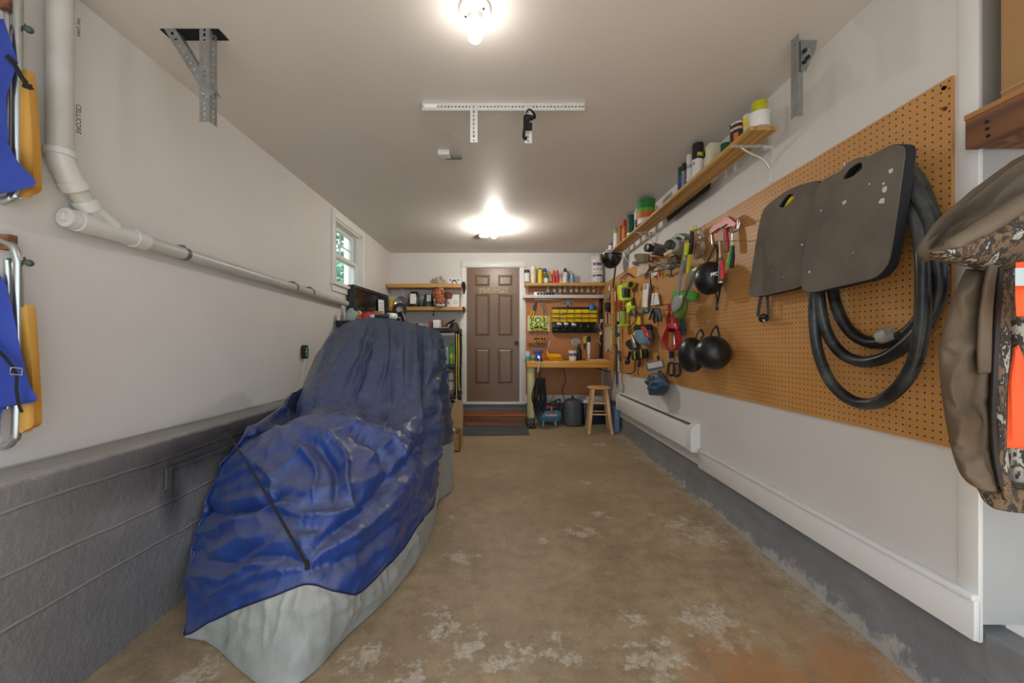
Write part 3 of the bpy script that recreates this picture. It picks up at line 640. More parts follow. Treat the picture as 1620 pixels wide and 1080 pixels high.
m = MB(frame(P(1256, 64, 1.80), (1, 0, 0), (0, 0, 1))); hl = [[(.05+dx-.005, -.03-dy), (.05+dx+.005, -.03-dy), (.05+dx+.005, -.015-dy), (.05+dx-.005, -.015-dy)] for dx, dy in ((0, 0), (.02, .02), (-.01, .05), (.012, .06))]
m.prism([(.03, 0), (.105, 0), (.095, -.05), (.055, -.14), (.03, -.14)], 0, .002, hole=hl); ob('gusset_plate', m, galv, t)
m = MB()
for dx, dz in ((.045, -.05), (.06, -.08), (.045, -.1)):
    p = P(1256, 64, 1.795)+V((dx, 0, dz)); m.cyl(p, p+V((0, -.01, 0)), .009, n=6)
ob('bolt', m, dark_steel, t)
# slotted rail across the ceiling
D = 2.27
t = thing('ceiling_rail', 'long slotted metal rail screwed across the ceiling behind the near bulb', 'rail', P(796, 170, D))
a, b = P(668, 163, D), P(925, 176, D); L = b.x-a.x
m = MB(frame((a.x, D, ZC-.004), (0, 0, 1), (-1, 0, 0))); mb = MB(frame((a.x, D, ZC), (0, 0, -1), (-1, 0, 0)))
hs = []
for i in range(46):
    c = -L*(i+.5)/46; hs.append([(.016, c-.0055), (.024, c-.0055), (.024, c+.0055), (.016, c+.0055)])
mb.prism([(0, -L), (.042, -L), (.042, 0), (0, 0)], -.001, .001, hole=hs)
mb.bx(0, .002, -L, 0, -.04, 0) if False else None
mb.fr = None; mb.bx(a.x, b.x, D, D+.04, ZC-.003, ZC)
ob('rail_bar', mb, galv_light, t)
m = MB(); c = P(681, 168, D-.003); m.box((c.x, D-.002, c.z+.002), (.075, .001, .018)); ob('sticker', m, paper, t, label='white sticker on the rail')
for px, l in ((749.5, .18), (835.5, .185)):
    c = P(px, 176, D-.004); mb = MB(frame((c.x-.02, D-.006, c.z+.03), (1, 0, 0), (0, 0, 1))); slots(mb, l+.03, .04, 9, .002); mb.fr = frame((c.x+.02, D-.006, c.z+.03), (0, 1, 0), (0, 0, 1)); slots(mb, l+.03, .02, 9, .002)
    ob('drop_arm', mb, galv_light, t)
m = MB(); c = P(837, 200, D-.02)
m.box((c.x, c.y, c.z+.0), (.035, .02, .04), None, .005); m.strap([c+V((-.02, -.01, .07)), c+V((.0, -.02, .085)), c+V((.03, 0, .07)), c+V((.028, .01, .05)), c+V((-.02, -.012, .06)), c+V((-.025, -.01, .0)), c+V((-.03, 0, -.06)), c+V((-.012, 0, -.068))], .022, .003, (0, 1, 0), 6); m.strap([c+V((-.022, -.014, .055)), c+V((.024, -.014, .045))], .02, .004, (0, 0, 1))
m.strap([c+V((.026, .01, .06)), c+V((.0, -.018, .03)), c+V((-.024, .01, .02)), c+V((0, .025, .04)), c+V((.026, .01, .06))], .02, .003, (0, 0, 1), 5)
T1('buckled_strap', m, black_web, 'black webbing strap with buckle wound round the right drop arm of the ceiling rail', 'strap')
t = thing('door_sensor', 'small white sensor box on a grey metal strip stuck to the ceiling', 'sensor', P(711, 246, 2.9))
m = MB(); a = P(705, 243, 2.9); b = P(730, 243, 2.9); m.bx(a.x, b.x, 2.88, 2.92, ZC-.02, ZC); ob('metal_strip', m, mat('grey_alloy', '#9b9a94', .4, .5), t)
m = MB(); a = P(694, 248, 2.86); b = P(713, 248, 2.86); m.bx(a.x, b.x, 2.80, 2.87, ZC-.038, ZC-.0, .008); ob('sensor_body', m, white_plastic, t)
t = thing('smoke_alarm', 'white round smoke alarm on the ceiling beside the far bulb', 'smoke alarm', P(765, 371, 4.9))
m = MB(); c = P(765, 370, 4.95); m.lathe([(0, 0), (.062, 0), (.062, .02), (.06, .022)], (c.x, 4.95, ZC), (0, 0, -1), 24); ob('alarm_base', m, white_plastic, t)
m = MB(); m.lathe([(.064, .02), (.065, .032), (.045, .042), (0, .044)], (c.x, 4.95, ZC), (0, 0, -1), 24); ob('alarm_cover', m, white_plastic, t)
# ---------------------------------------------------------------- drain pipe on the left wall
pvc = mat('grey_white_pvc', '#c9c8c0', .35, var=.06, vs=7); pvc_fit = mat('white_pvc_fitting', '#d9d8d3', .3, var=.03); pipe_grey = mat('black_pipe_band', '#6a6a6a', .5)
xp = XL+.05
t = thing('drain_pipe', 'white plastic drain pipe bending down and running along the left wall', 'pipe', PX(145, 345, xp))
vtop = PX(94, 0, xp); vbot = PX(95, 243, xp); e1 = PX(99, 258, xp); e2 = PX(112, 285, xp); dg = PX(140, 328, xp); w0 = PX(158, 353, xp); st = PX(112, 346, xp); en = PX(548, 480, xp)
m = MB(); m.tube([(vbot.x, vbot.y, ZC), vbot], .038, 20); ob('upright_pipe', m, pvc, t)
m = MB(); m.tube([(vbot.x, vbot.y, vbot.z+.012), (vbot.x, vbot.y, vbot.z-.01)], .0445, 22); m.tube([(vbot.x, vbot.y, vbot.z), e1, e2, e2.lerp(dg, .25)], .040, 20, sm=5); q = (dg-e2).normalized(); m.tube([e2+q*.0, e2+q*.035], .0445, 22); ob('elbow', m, pvc_fit, t)
m = MB(); m.tube([e2, w0], .034, 20); ob('slanted_pipe', m, pvc, t)
m = MB(); h = (en-st).normalized(); m.tube([st, st+h*.30], .037, 20); m.tube([dg-q*.01, w0+h*.05], .037, 20); m.tube([dg-q*.03, dg+q*.01], .042, 22); m.tube([st+h*.25, st+h*.31], .0415, 22); m.tube([st+h*.02, st+h*.07], .0415, 22); ob('branch_fitting', m, pvc_fit, t)
m = MB(); m.tube([st-h*.02, st+h*.03], .036, 20); m.box(st-h*.026, (.02, .016, .03), None, .004); ob('cleanout_plug', m, pvc_fit, t)
m = MB(); m.tube([st+h*.28, en], .030, 20); ob('long_pipe', m, pvc, t)
for px in (292, 466, 492):
    k = PX(px, 345+(px-105)*.302, xp); m = MB(); m.tube([k-h*.012, k+h*.012], .0325, 20); m.box((k+V((-.0225, 0, .034))), (.045, .02, .02)); ob('pipe_clamp', m, pipe_grey, t)
fr = FLW(xp+.0385, vbot.y+.012, 0); 
def up_text(txt, px, py, size):
    p = PX(px, py, xp); f = frame((xp+.0368, p.y+.010, p.z), (0, 0, -1), (.35, .94, 0)); lettering('printed_line', txt, size, f, ink, t, sx=1.1)
up_text('CELL/CORE', 104, 186, .02); up_text('PVC DWV', 104, 40, .014)
# ---------------------------------------------------------------- folded beach chairs hanging on pegs
def chair(lab, dy, top):
    t = thing('beach_chair', lab, 'folding chair', P(20, (-60 if top else 380)+340, 1.33), 'folded beach chairs on the left wall')
    D0 = 1.345; y0 = -150 if top else 384; yb = 318 if top else 706; hk = 46 if top else 415
    def c(px, py, D=D0): return P(px, py+0, D)
    m = MB(); r_ = .0125
    m.tube([c(-150, y0+10), c(-40, y0-6), c(12, y0), c(27, y0+22), c(29, y0+70), c(27, yb-40), c(20, yb-10), c(4, yb), c(-60, yb+4), c(-150, yb)], r_, 12, sm=6)
    m.tube([c(12, y0+28, 1.36), c(14, y0+80, 1.36), c(12, yb-60, 1.36)], .012, 12, sm=4); ob('tube_frame', m, alu, t)
    m = MB(); m.tube([c(7, y0+22, 1.375), c(6, (y0+yb)/2, 1.375), c(6, yb-20, 1.375)], .011, 12, sm=4); m.tube([c(22, y0+24, 1.385), c(22, yb-30, 1.385)], .011, 12); ob('rear_frame', m, mat('green_tinted_tube', '#7f9a8e', .3, .7), t)
    m = MB()
    a0 = 117 if top else 487; a1 = 304 if top else 676
    m.fr = frame(c(33, a1, 1.355), (1, 0, 0), (0, 0, 1)); s_ = 1.355/F
    H_ = (a1-a0)*s_; w_ = 27*s_
    out = cat([(.006, .0, 0), (w_*.55, -.004, 0), (w_*.98, .012, 0), (w_*1.0, .05, 0), (w_*.9, H_*.45, 0), (w_*.62, H_*.98, 0), (w_*.35, H_, 0), (0, H_*.97, 0), (-.004, H_*.5, 0)], 5, True)
    m.prism([(p.x, p.y) for p in out], -.012, .012); ob('arm_rest', m, arm_wood, t, label='curved wooden arm rest')
    m = MB()
    if top:
        L = [(-170, -60), (-170, 100), (-170, 330)]; R = [(-30, -60), (5, 60), (12, 95), (18, 155), (22, 280)]
        m.slab([(-160, 20), (-160, 150), (-160, 330)], [(6, 30), (27, 95), (28, 100), (16, 135), (10, 160), (14, 230), (10, 300)], lambda a, b: P(a, b, 1.315), (.7, -.71, 0), .02, .02, 12, 30, fold=lambda u, v, p: .006*math.sin(p.z*60+p.x*20))
        m.slab([(-160, 215), (-160, 260), (-160, 330)], [(10, 222), (30, 258), (57, 290), (20, 303), (0, 306)], lambda a, b: P(a, b, 1.30), (.7, -.71, 0), .012, .02, 12, 20)
    else:
        m.slab([(-160, 400), (-160, 560), (-160, 720)], [(-6, 430), (10, 450), (22, 500), (34, 560), (48, 610), (59, 633), (30, 640), (4, 648), (0, 690)], lambda a, b: P(a, b, 1.315), (.7, -.71, 0), .025, .02, 12, 30, fold=lambda u, v, p: .007*math.sin(p.z*45+p.x*30))
    ob('cloth_seat', m, blue_cloth, t, label='royal blue cloth seat')
    m = MB()
    if top:
        m.strap([c(10, 88, 1.30), c(22, 100, 1.295), c(34, 122, 1.295), c(42, 132, 1.295)], .016, .002, (1, 0, .6)); k = c(43, 136, 1.292)
        m.box(k, (.028, .008, .018), (0, .35, 0), .003); m.box(k+V((.004, 0, -.006)), (.034, .005, .007), (0, .2, 0), .002)
    else:
        m.strap([c(-30, 530, 1.28), c(5, 562, 1.28), c(25, 590, 1.275), c(26, 615, 1.275), c(30, 640, 1.28), c(35, 652, 1.28)], .013, .002, (1, 0, .3), 4)
    ob('strap', m, black_web, t)
    if not top:
        m = MB(); k = c(26, 587, 1.27); m.tube([k+V((-.018, 0, -.009)), k+V((.018, 0, -.012)), k+V((.02, 0, .009)), k+V((-.016, 0, .012))], .0025, 6, True); ob('buckle', m, chrome, t)
    # the peg it hangs from
    g = thing('wall_peg', 'dark green peg with a ball end above the '+('upper' if top else 'lower')+' blue beach chair', 'peg', c(40, hk, 1.34), 'pegs holding the beach chairs')
    m = MB(); a = PX(40, hk-6, XL+.001); k = V((a.x+.035, 1.33, a.z-.005)); m.tube([(XL, a.y, a.z), c(12, hk-4, 1.37), c(33, hk-3, 1.36), c(45, hk+0, 1.355)], .007, 10, sm=4); m.ell(c(46, hk+1, 1.355), (.013, .012, .012), 14, 10); ob('hook', m, mat('dark_green_hook', '#46584e', .5), g)
    m = MB(); k = PX(22, hk-(30 if top else 30), XL); m.bx(XL, XL+.04, 1.335, 1.36, k.z-.03, k.z+.02); ob('wood_block', m, old_beam, g)
chair('blue cloth beach chair with wooden arms hanging folded, upper of two on left wall', 0, True)
chair('blue cloth beach chair with wooden arms hanging folded, lower of two on left wall', 0, False)
# ---------------------------------------------------------------- opener button
t = thing('door_opener_button', 'black oval opener button with green keys on the left wall behind the motorcycle', 'opener button', PX(484, 556, XL+.02))
c = PX(483, 556.5, XL+.02); m = MB(FLW(XL, c.y, c.z)); pr = [(math.copysign(abs(math.cos(a))**.55, math.cos(a))*.036, math.copysign(abs(math.sin(a))**.55, math.sin(a))*.058) for a in [i*math.pi/14 for i in range(28)]]
m.prism(pr, 0, .03); ob('housing', m, mat('dark_green_black', '#12201a', .35), t)
for dz, r in ((.03, .011), (.0, .017), (-.03, .011)):
    m = MB(FLW(XL, c.y, c.z)); m.lathe([(r, 0), (r, .033), (r*.7, .036), (0, .036)], (0, dz, 0), (0, 0, 1), 14); ob('key', m, mat('pale_green_key', '#7fae92', .35), t)
m = MB(); m.tube([(XL+.01, c.y, c.z-.055), (XL+.02, c.y-.02, c.z-.12), (XL+.006, c.y-.05, c.z-.3)], .003, 6, sm=4); ob('wire', m, white_plastic, t)
# ---------------------------------------------------------------- left back shelves and what stands on them
def shelf(name, lab, x0, x1, y0, z1, th, wd, bx_, cat_='shelf'):
    t = thing(name, lab, cat_, ((x0+x1)/2, YB, z1-th))
    m = MB(); m.bx(x0, x1, y0, YB-.004, z1-th, z1, .003); ob('board', m, wd, t)
    for x in bx_:
        m = MB(); m.bx(x-.012, x+.012, YB-.006, YB, z1-th-.17, z1-th); m.bx(x-.012, x+.012, y0+.03, YB, z1-th-.005, z1-th); m.tube([(x, y0+.06, z1-th-.004), (x, YB-.1, z1-th-.03), (x, YB-.006, z1-th-.13)], .004, 6, sm=3); ob('bracket', m, white_trim, t)
    return t
ZU, ZL_ = .889, .556
shelf('wall_shelf', 'wooden shelf left of the brown door, upper one of two', -1.70, -.578, 5.70, ZU, .054, pine_x, (-1.52, -.62))
shelf('wall_shelf', 'wooden shelf left of the brown door, lower one with bins and lantern', -1.70, -.578, 5.70, ZL_, .05, pine_x, (-1.52, -.62))
def onz(px, D, z): return V(((px-CX)*D/F, D, z))
m = MB(); c = onz(698, 5.8, ZU); m.ell((c.x, c.y, ZU), (.075, .085, .085), 18, 8, z0=0, disp=lambda d: .12*noise.noise(d*3)); m.slab([(684, 440), (680, 447)], [(700, 436), (697, 448.5)], lambda a, b: P(a, b, 5.72), (0, -1, 0), .01, .01, 8, 6)
T1('camouflage_cap', m, camo_cap, 'camouflage cap lying on the upper shelf left of the door', 'cap')
t = thing('dust_mask', 'white respirator mask with black filters on the upper shelf near the door', 'mask', onz(718, 5.8, ZU))
m = MB(); a, b = bp(709, 448, 5.8), bp(730, 440.5, 5.8); m.fr = FBW(5.8); m.prism([(a[0], ZU+.001), (b[0], ZU+.001), (b[0]-.002, b[1]-.02), (b[0]-.04, b[1]), (a[0]+.01, b[1]), (a[0], b[1]-.02)], -.06, .05); ob('mask_body', m, white_plastic, t)
m = MB(FBW(5.745)); cx = (a[0]+b[0])/2; m.prism([(cx-.042, ZU+.004), (cx-.028, ZU+.004), (cx-.024, ZU+.03), (cx, ZU+.045), (cx+.024, ZU+.03), (cx+.028, ZU+.004), (cx+.042, ZU+.004), (cx+.03, ZU+.05), (cx, ZU+.068), (cx-.03, ZU+.05)], 0, .006); ob('black_arch', m, black_plastic, t)
for s in (-1, 1):
    m = MB(FBW(5.745)); m.prism([(cx+s*.055, ZU+.045), (cx+s*.035, ZU+.066), (cx+s*.075, ZU+.066)], 0, .006); ob('filter_mark', m, black_plastic, t)
m = MB(); p = P(733, 447, 5.69); m.slab([(731, 446), (730, 452), (732, 458), (733, 465)], [(735, 445), (737, 452), (736, 460), (734.5, 466)], lambda a, b: P(a, b, 5.693), (0, -1, 0), .012, .012, 8, 14, fold=lambda u, v, p: .006*math.sin(p.z*150))
T1('work_strap', m, black_web, 'black strap bundle hanging off the door end of the upper left shelf', 'strap')
m = MB(); m.slab([(731.5, 485), (732, 490), (732.5, 494)], [(735, 485), (735.5, 490), (734, 495)], lambda a, b: P(a, b, 5.693), (0, -1, 0), .008, .012, 8, 10); T1('hand_clip', m, black_plastic, 'small black clip on the door end of the lower left shelf', 'clip')
m = MB(); m.slab([(612.5, 471), (613, 478), (615, 486)], [(626, 473), (622, 478), (621, 486)], lambda a, b: P(a, b, 5.68), (0, -1, 0), .02, .03, 12, 16, fold=lambda u, v, p: .012*math.sin(u*14))
T1('work_gloves', m, mat('yellow_leather', '#e3c21c', .6, var=.08), 'yellow work gloves draped over the left end of the lower shelf', 'gloves')
t = thing('reflector_lamp', 'round grey reflector lamp on black stand at the left of the lower shelf', 'lamp', onz(635, 5.82, ZL_))
m = MB(); c = onz(634, 5.86, ZL_+.085); m.lathe([(.022, .06), (.03, .055), (.088, .01), (.092, 0), (.09, -.004), (.084, 0), (.02, .045), (0, .045)], c, (0, 1, 0), 28); ob('reflector_dish', m, mat('grey_reflector', '#b9bcc2', .25, .6), t)
m = MB(); m.ell(c+V((0, -.01, -.01)), .022, 14, 10); ob('lamp_bulb', m, white_plastic, t)
m = MB(); m.bx(c.x-.09, c.x+.09, 5.77, 5.79, ZL_+.02, ZL_+.03); m.bx(c.x-.006, c.x+.006, 5.77, 5.79, ZL_, ZL_+.07); m.bx(c.x-.05, c.x+.05, 5.76, 5.85, ZL_+.001, ZL_+.01); ob('stand', m, black_plastic, t)
t = thing('lantern', 'black camping lantern with white label on the lower left shelf', 'lantern', onz(655.5, 5.81, ZL_))
c = onz(655.5, 5.81, ZL_); m = MB(); m.lathe([(0, .0), (.098, 0), (.098, .02), (.088, .035), (.086, .05), (.08, .055)], c, n=24); ob('lantern_base', m, black_plastic, t)
m = MB(); m.lathe([(.084, .05), (.086, .08), (.078, .15), (.06, .19), (.05, .195)], c, n=24); ob('globe', m, mat('smoked_glass', '#566056', .15, trans=.3), t)
m = MB(); m.lathe([(.062, .185), (.058, .2), (.05, .205), (.055, .215), (.06, .22), (.056, .228), (0, .23)], c, n=16); ob('lantern_cap', m, black_plastic, t)
m = MB(); m.bx(c.x-.04, c.x+.04, c.y-.096, c.y-.09, .60, .72); m.bx(c.x-.038, c.x+.038, c.y-.09, c.y-.07, .68, .745); ob('label', m, paper, t)
for s_ in (-1, 1): m = MB(); m.tube([c+V((s_*.098, 0, .03)), c+V((s_*.09, -.02, .17)), c+V((s_*.06, -.02, .2))], .004, 6, sm=3); ob('bail', m, mat('olive_wire', '#55604c', .4), t)
t = thing('black_bucket', 'small dark bucket with white label beside the lantern on the lower shelf', 'bucket', onz(678, 5.81, ZL_)); c = onz(678, 5.81, ZL_)
m = MB(); m.lathe([(0, 0), (.088, 0), (.088, .03), (.08, .035), (.06, .185), (.056, .19), (0, .188)], c, n=24); ob('bucket_body', m, mat('charcoal_plastic', '#2f3338', .4), t)
m = MB(); m.box(c+V((.02, -.076, .13)), (.06, .004, .1), (-.13, 0, 0)); ob('label', m, paper, t)
t = thing('hunting_pouch', 'orange camouflage pouch hanging in front of the lower left shelf', 'bag', P(695, 468, 5.66))
m = MB(); m.slab([(690, 455), (686, 462), (688, 472), (688, 478), (691, 484)], [(701, 455), (704, 462), (704, 472), (705, 478), (702, 484)], lambda a, b: P(a, b, 5.67), (0, -1, 0), .05, .02, 14, 18, fold=lambda u, v, p: .02*noise.noise(p*30)); ob('pouch_body', m, camo_orange, t)
m = MB(); m.slab([(685, 458), (683, 465), (685, 472)], [(692, 458), (690, 466), (690, 473)], lambda a, b: P(a, b, 5.66), (0, -1, 0), .03, .01, 8, 10); ob('side_pocket', m, mat('rust_camouflage', '#8d4a38', .8, var=.3, vs=30), t); m = MB(); m.slab([(703, 462), (704, 466), (704, 472)], [(713, 462), (716, 466), (714, 473)], lambda a, b: P(a, b, 5.66), (0, -1, 0), .03, .01, 8, 10); ob('side_pocket', m, mat('rust_camouflage', '#8d4a38', .8, var=.3, vs=30), t)
m = MB(); a = P(690, 479, 5.615); b = P(704, 479, 5.615); m.strap([P(689, 478, 5.63), P(697, 479.5, 5.60), P(705, 477, 5.63)], .012, .003, (0, 0, 1), 4); m.strap([P(690, 454, 5.65), P(698, 459, 5.62), P(704, 470, 5.61)], .014, .003, (1, 0, 0), 4); ob('belt', m, black_web, t)
m = MB(); m.slab([(689, 478.5), (690, 484.5)], [(704, 478.5), (703, 484.5)], lambda a, b: P(a, b, 5.665), (0, -1, 0), .045, .02, 12, 8); ob('pouch_base', m, mat('white_cloth', '#d9d7d4', .8), t)
t = thing('carton', 'white cardboard carton at the door end of the lower left shelf', 'box', onz(716.5, 5.82, ZL_)); a = onz(707, 5.77, 0); b = onz(726, 5.77, 0)
m = MB(); m.bx(a.x, b.x, 5.77, 5.92, ZL_+.001, ZL_+.185, .002); ob('carton_body', m, paper, t)
m = MB(); m.bx(a.x+.012, a.x+.022, 5.767, 5.771, ZL_+.04, ZL_+.075); ob('printed_bar', m, ink, t); m = MB(); m.bx(a.x+.03, a.x+.038, 5.767, 5.771, ZL_+.04, ZL_+.075); ob('printed_bar', m, ink, t)
m = MB(); m.lathe([(.02, 0), (.026, 0), (.026, .002), (.02, .002)], (b.x-.05, 5.769, ZL_+.07), (0, -1, 0), 16); ob('printed_ring', m, grey_plastic, t)
m = MB(); p = P(686, 491, 5.75); m.tube([p, p+V((0, 0, -.03)), p+V((-.004, -.01, -.06)), p+V((.008, -.012, -.075))], .007, 8, sm=3); m.box(p+V((.003, -.01, -.065)), (.02, .012, .03)); T1('hanging_plug', m, black_plastic, 'black plug dangling below the lower left shelf', 'plug')
# ---------------------------------------------------------------- storage racks behind the motorcycle
def rack(lab, x0, x1, y0, y1, zs, parts_group):
    t = thing('storage_rack', lab, 'shelf rack', ((x0+x1)/2, (y0+y1)/2, zf((x0+x1)/2, (y0+y1)/2)))
    for z in zs:
        m = MB(); m.bx(x0, x1, y0, y1, z-.055, z, .006); ob('rack_shelf', m, black_plastic, t)
    for x in (x0+.03, x1-.03):
        for y in (y0+.03, y1-.03):
            m = MB(); m.cyl((x, y, zf(x, y)), (x, y, zs[0]-.01), .022, n=12); ob('post', m, black_plastic, t)
    return t
RT1, RT2 = .25, .235
rack('black plastic storage rack along the left wall below the flat screen', -1.70, -1.22, 3.98, 5.33, (RT1, -.2, -.64, -1.0), None)
rack('black plastic storage rack beside the door behind the motorcycle', -1.20, -.625, 5.36, 5.86, (RT2, -.26, -.68, -1.0), None)
# flat screen leaning on the wall
t = thing('flat_screen', 'black flat screen standing on the rack under the window', 'screen', (-1.62, 4.8, RT1))
y0, y1 = 4.28, 5.26; zt = .66; zb_ = RT1
fr = frame((-1.655, y0, zb_), (.10, 1, 0), (0, 0, 1)); m = MB(fr)
L = y1-y0; Hh = zt-zb_
m.box((L/2, Hh/2, -.03), (L, Hh, .06), None, .012); ob('screen_case', m, mat('screen_case', '#2d3238', .3, var=.05), t)
m = MB(fr); m.prism([(0, 0), (L, 0), (L, Hh), (0, Hh)], -.002, .02, hole=[(.05, .1), (L-.05, .1), (L-.05, Hh-.035), (.05, Hh-.035)]); ob('bezel', m, mat('bezel', '#23272d', .25), t)
m = MB(fr); m.box((L/2, Hh/2+.03, .003), (L-.1, Hh-.14, .004)); ob('screen_glass', m, black_gloss, t)
p = thing('taped_notice', 'white printed paper taped to the right half of the flat screen', 'paper', (-1.6, 5.05, .5)); m = MB(fr); m.box((L-.25, Hh-.20, .0225), (.17, .23, .002), (0, 0, .06)); ob('sheet', m, paper, p)
for k in range(5):
    m = MB(fr); m.box((L-.25, Hh-.13-k*.032, .0242), (.1-.015*(k % 2), .008, .001), (0, 0, .06)); ob('printed_line', m, grey_plastic, p)
# clutter on the rack top, seen over the cover
def onr(px, D, dz=0): return V(((px-CX)*D/F, D, RT1+dz))
t = thing('snack_bag', 'yellow paper bag standing below the flat screen', 'bag', onr(570, 4.12)); m = MB(); m.slab([(566, 490), (565, 499), (563, 506)], [(571, 492), (574, 499), (573, 506.5)], lambda a, b: P(a, b, 4.12), (.4, -1, 0), .035, .02, 10, 12); ob('bag_body', m, mat('yellow_paper', '#e5c36b', .6, var=.06), t); m = MB(); m.box(P(568.5, 500, 4.078), (.022, .004, .022), (0, .7, .3)); ob('bag_print', m, red_ink, t)
m = MB(); c = onr(555, 4.06); m.lathe([(0, 0), (.045, 0), (.05, .03), (.045, .09), (.03, .11), (.02, .13), (0, .13)], c, n=18); T1('spray_bottle', m, mat('pale_green_bottle', '#b9cfc4', .3, trans=.3), 'pale green bottle at the left edge behind the cover', 'bottle')
t = thing('bottle', 'dark bottle with white label below the flat screen', 'bottle', onr(561, 4.2)); c = onr(561.5, 4.21); m = MB(); m.lathe([(0, 0), (.04, 0), (.04, .13), (.02, .16), (.018, .2), (0, .2)], c, n=18); ob('bottle_body', m, black_gloss, t); m = MB(); m.lathe([(.041, .04), (.041, .11)], c, n=18); ob('label', m, paper, t)
t = thing('tub', 'white tub with red lid among the clutter behind the cover', 'tub', onr(583, 4.2)); c = onr(584, 4.2); m = MB(); m.lathe([(0, 0), (.05, 0), (.055, .08), (0, .08)], c, n=18); ob('tub_body', m, white_plastic, t); m = MB(); m.lathe([(.058, .078), (.058, .1), (.05, .105), (0, .105)], c, n=18); ob('lid', m, red_plastic, t)
m = MB(); c = onr(578, 4.05); m.bx(c.x-.03, c.x+.03, 4.0, 4.1, RT1+.001, RT1+.07, .003); T1('small_box', m, red_plastic, 'small red box between the yellow bag and the white tub', 'box')
m = MB(); c = onr(599, 4.75); m.bx(c.x-.05, c.x+.05, 4.73, 4.82, RT1+.001, RT1+.16, .003); T1('carton', m, cardboard_light, 'tan carton standing in front of the flat screen', 'box')
t = thing('hedge_trimmer', 'white and dark green power tool lying on top of the rack', 'power tool', onr(608, 4.6, .0)); m = MB(); m.tube([onr(614, 4.55, .09), onr(620, 4.6, .088), onr(626, 4.65, .085)], [.035, .04, .025], 14, sm=5); ob('tool_body', m, white_plastic, t)
m = MB(); m.tube([onr(592, 4.5, .075), onr(603, 4.52, .082), onr(614, 4.55, .08)], [.02, .024, .03], 12, sm=4); ob('tool_nose', m, mat('dark_green_plastic', '#26352f', .4), t)
m = MB(); m.tube([onr(622, 4.62, .075), onr(629, 4.66, .065), onr(633, 4.68, .055)], .02, 10, sm=3); ob('tool_handle', m, black_plastic, t)
m = MB(); m.bx(onr(586, 4.5).x, onr(626, 4.5).x, 4.48, 4.72, RT1+.001, RT1+.03, .004); T1('storage_case', m, mat('teal_case', '#2d6f6c', .4), 'flat teal case under the white power tool', 'case')
t = thing('angle_grinder', 'black round grinder disc leaning up below the yellow gloves', 'grinder', onr(632, 5.0)); c = onr(632.5, 5.0, .2); m = MB(); m.lathe([(.03, 0), (.085, 0), (.09, .012), (.085, .024), (.045, .026), (.04, .012)], c, (.1, -1, .15), 24); ob('guard', m, black_rubber, t)
m = MB(); m.lathe([(0, .004), (.055, .004), (.055, .014), (0, .016)], c, (.1, -1, .15), 24); ob('disc', m, mat('pale_disc', '#b9a9a0', .5, var=.2), t)
m = MB(); m.tube([onr(634, 4.97, .17), onr(638, 4.96, .1), onr(641, 4.95, .03)], .03, 12, sm=4); ob('grip', m, dark_steel, t)
def on2(px, D, dz=0): return V(((px-CX)*D/F, D, RT2+dz))
m = MB(); m.tube([on2(655, 5.5, .01), on2(657, 5.48, .05), on2(660, 5.5, .06), on2(664, 5.5, .01)], .012, 8, sm=5); m.tube([on2(662, 5.45, .012), on2(670, 5.45, .02), on2(676, 5.45, .012)], .012, 8, sm=4); T1('cable_loop', m, black_rubber, 'dark looped cable lying on the rack just above the cover', 'cable')
m = MB(); a = on2(685, 5.42); b = on2(694.5, 5.42); m.bx(a.x, b.x, 5.42, 5.6, RT2+.001, RT2+.115, .003); T1('carton', m, paper, 'white carton on the rack beside the black cap', 'box')
m = MB(); a = on2(678, 5.47); m.bx(a.x, a.x+.055, 5.46, 5.6, RT2+.001, RT2+.1, .003); T1('carton', m, mat('brown_print_carton', '#8a5442', .6), 'narrow brown carton left of the white carton on the rack', 'box')
m = MB(); m.slab([(698.5, 504), (698.5, 512), (699, 517)], [(704, 508), (709, 514), (711, 517.5)], lambda a, b: P(a, b, 5.62), (0, -1, 0), .05, .05, 10, 10, fold=lambda u, v, p: .01*noise.noise(p*25)); T1('cloth_bundle', m, mat('terracotta_cloth', '#a8674f', .8, var=.15, vs=30), 'terracotta cloth bundle behind the black cap', 'cloth')
t = thing('peaked_hat', 'black peaked cap lying on the rack beside the door', 'hat', on2(714, 5.42)); m = MB(); m.ell(on2(718.5, 5.5, .0), (.07, .08, .085), 18, 8, z0=0, disp=lambda d: .08*noise.noise(d*3)); ob('crown', m, mat('dark_maroon_cloth', '#3a2a2b', .85), t)
m = MB(); m.ell(on2(712, 5.40, .075), (.085, .06, .013), 18, 8, rot=Matrix.Rotation(-.55, 3, 'Y')); ob('peak', m, mat('black_cloth', '#232325', .85), t)
m = MB(); a = on2(703, 5.36); b = on2(724, 5.36); m.bx(a.x, b.x-.01, 5.345, 5.36, .17, .235, .004); T1('front_strip', m, black_plastic, 'black strip clipped along the front edge of the rack top', 'strip')
def on3(px, D, z): return V(((px-CX)*D/F, D, z))
t = thing('spray_can', 'lime green spray can standing on the rack beside the door', 'spray can', on3(714.5, 5.46, -.26)); c = on3(714.5, 5.47, -.259); m = MB(); m.lathe([(0, 0), (.026, 0), (.026, .22), (.02, .235), (0, .235)], c, n=18); ob('can_body', m, band_mat('lime_can', [(0, '#9fd23a'), (.35, '#e6e94d'), (.62, '#5fc53f')], 2), t); m = MB(); m.lathe([(.02, .235), (.02, .28), (.017, .29), (0, .29)], c, n=16); ob('cap', m, green_plastic, t)
m = MB(); c = on3(720.5, 5.5, -.259); m.lathe([(0, 0), (.03, 0), (.03, .2), (.012, .24), (.012, .27), (0, .27)], c, n=16); T1('bottle', m, white_plastic, 'white bottle beside the lime green spray can', 'bottle')
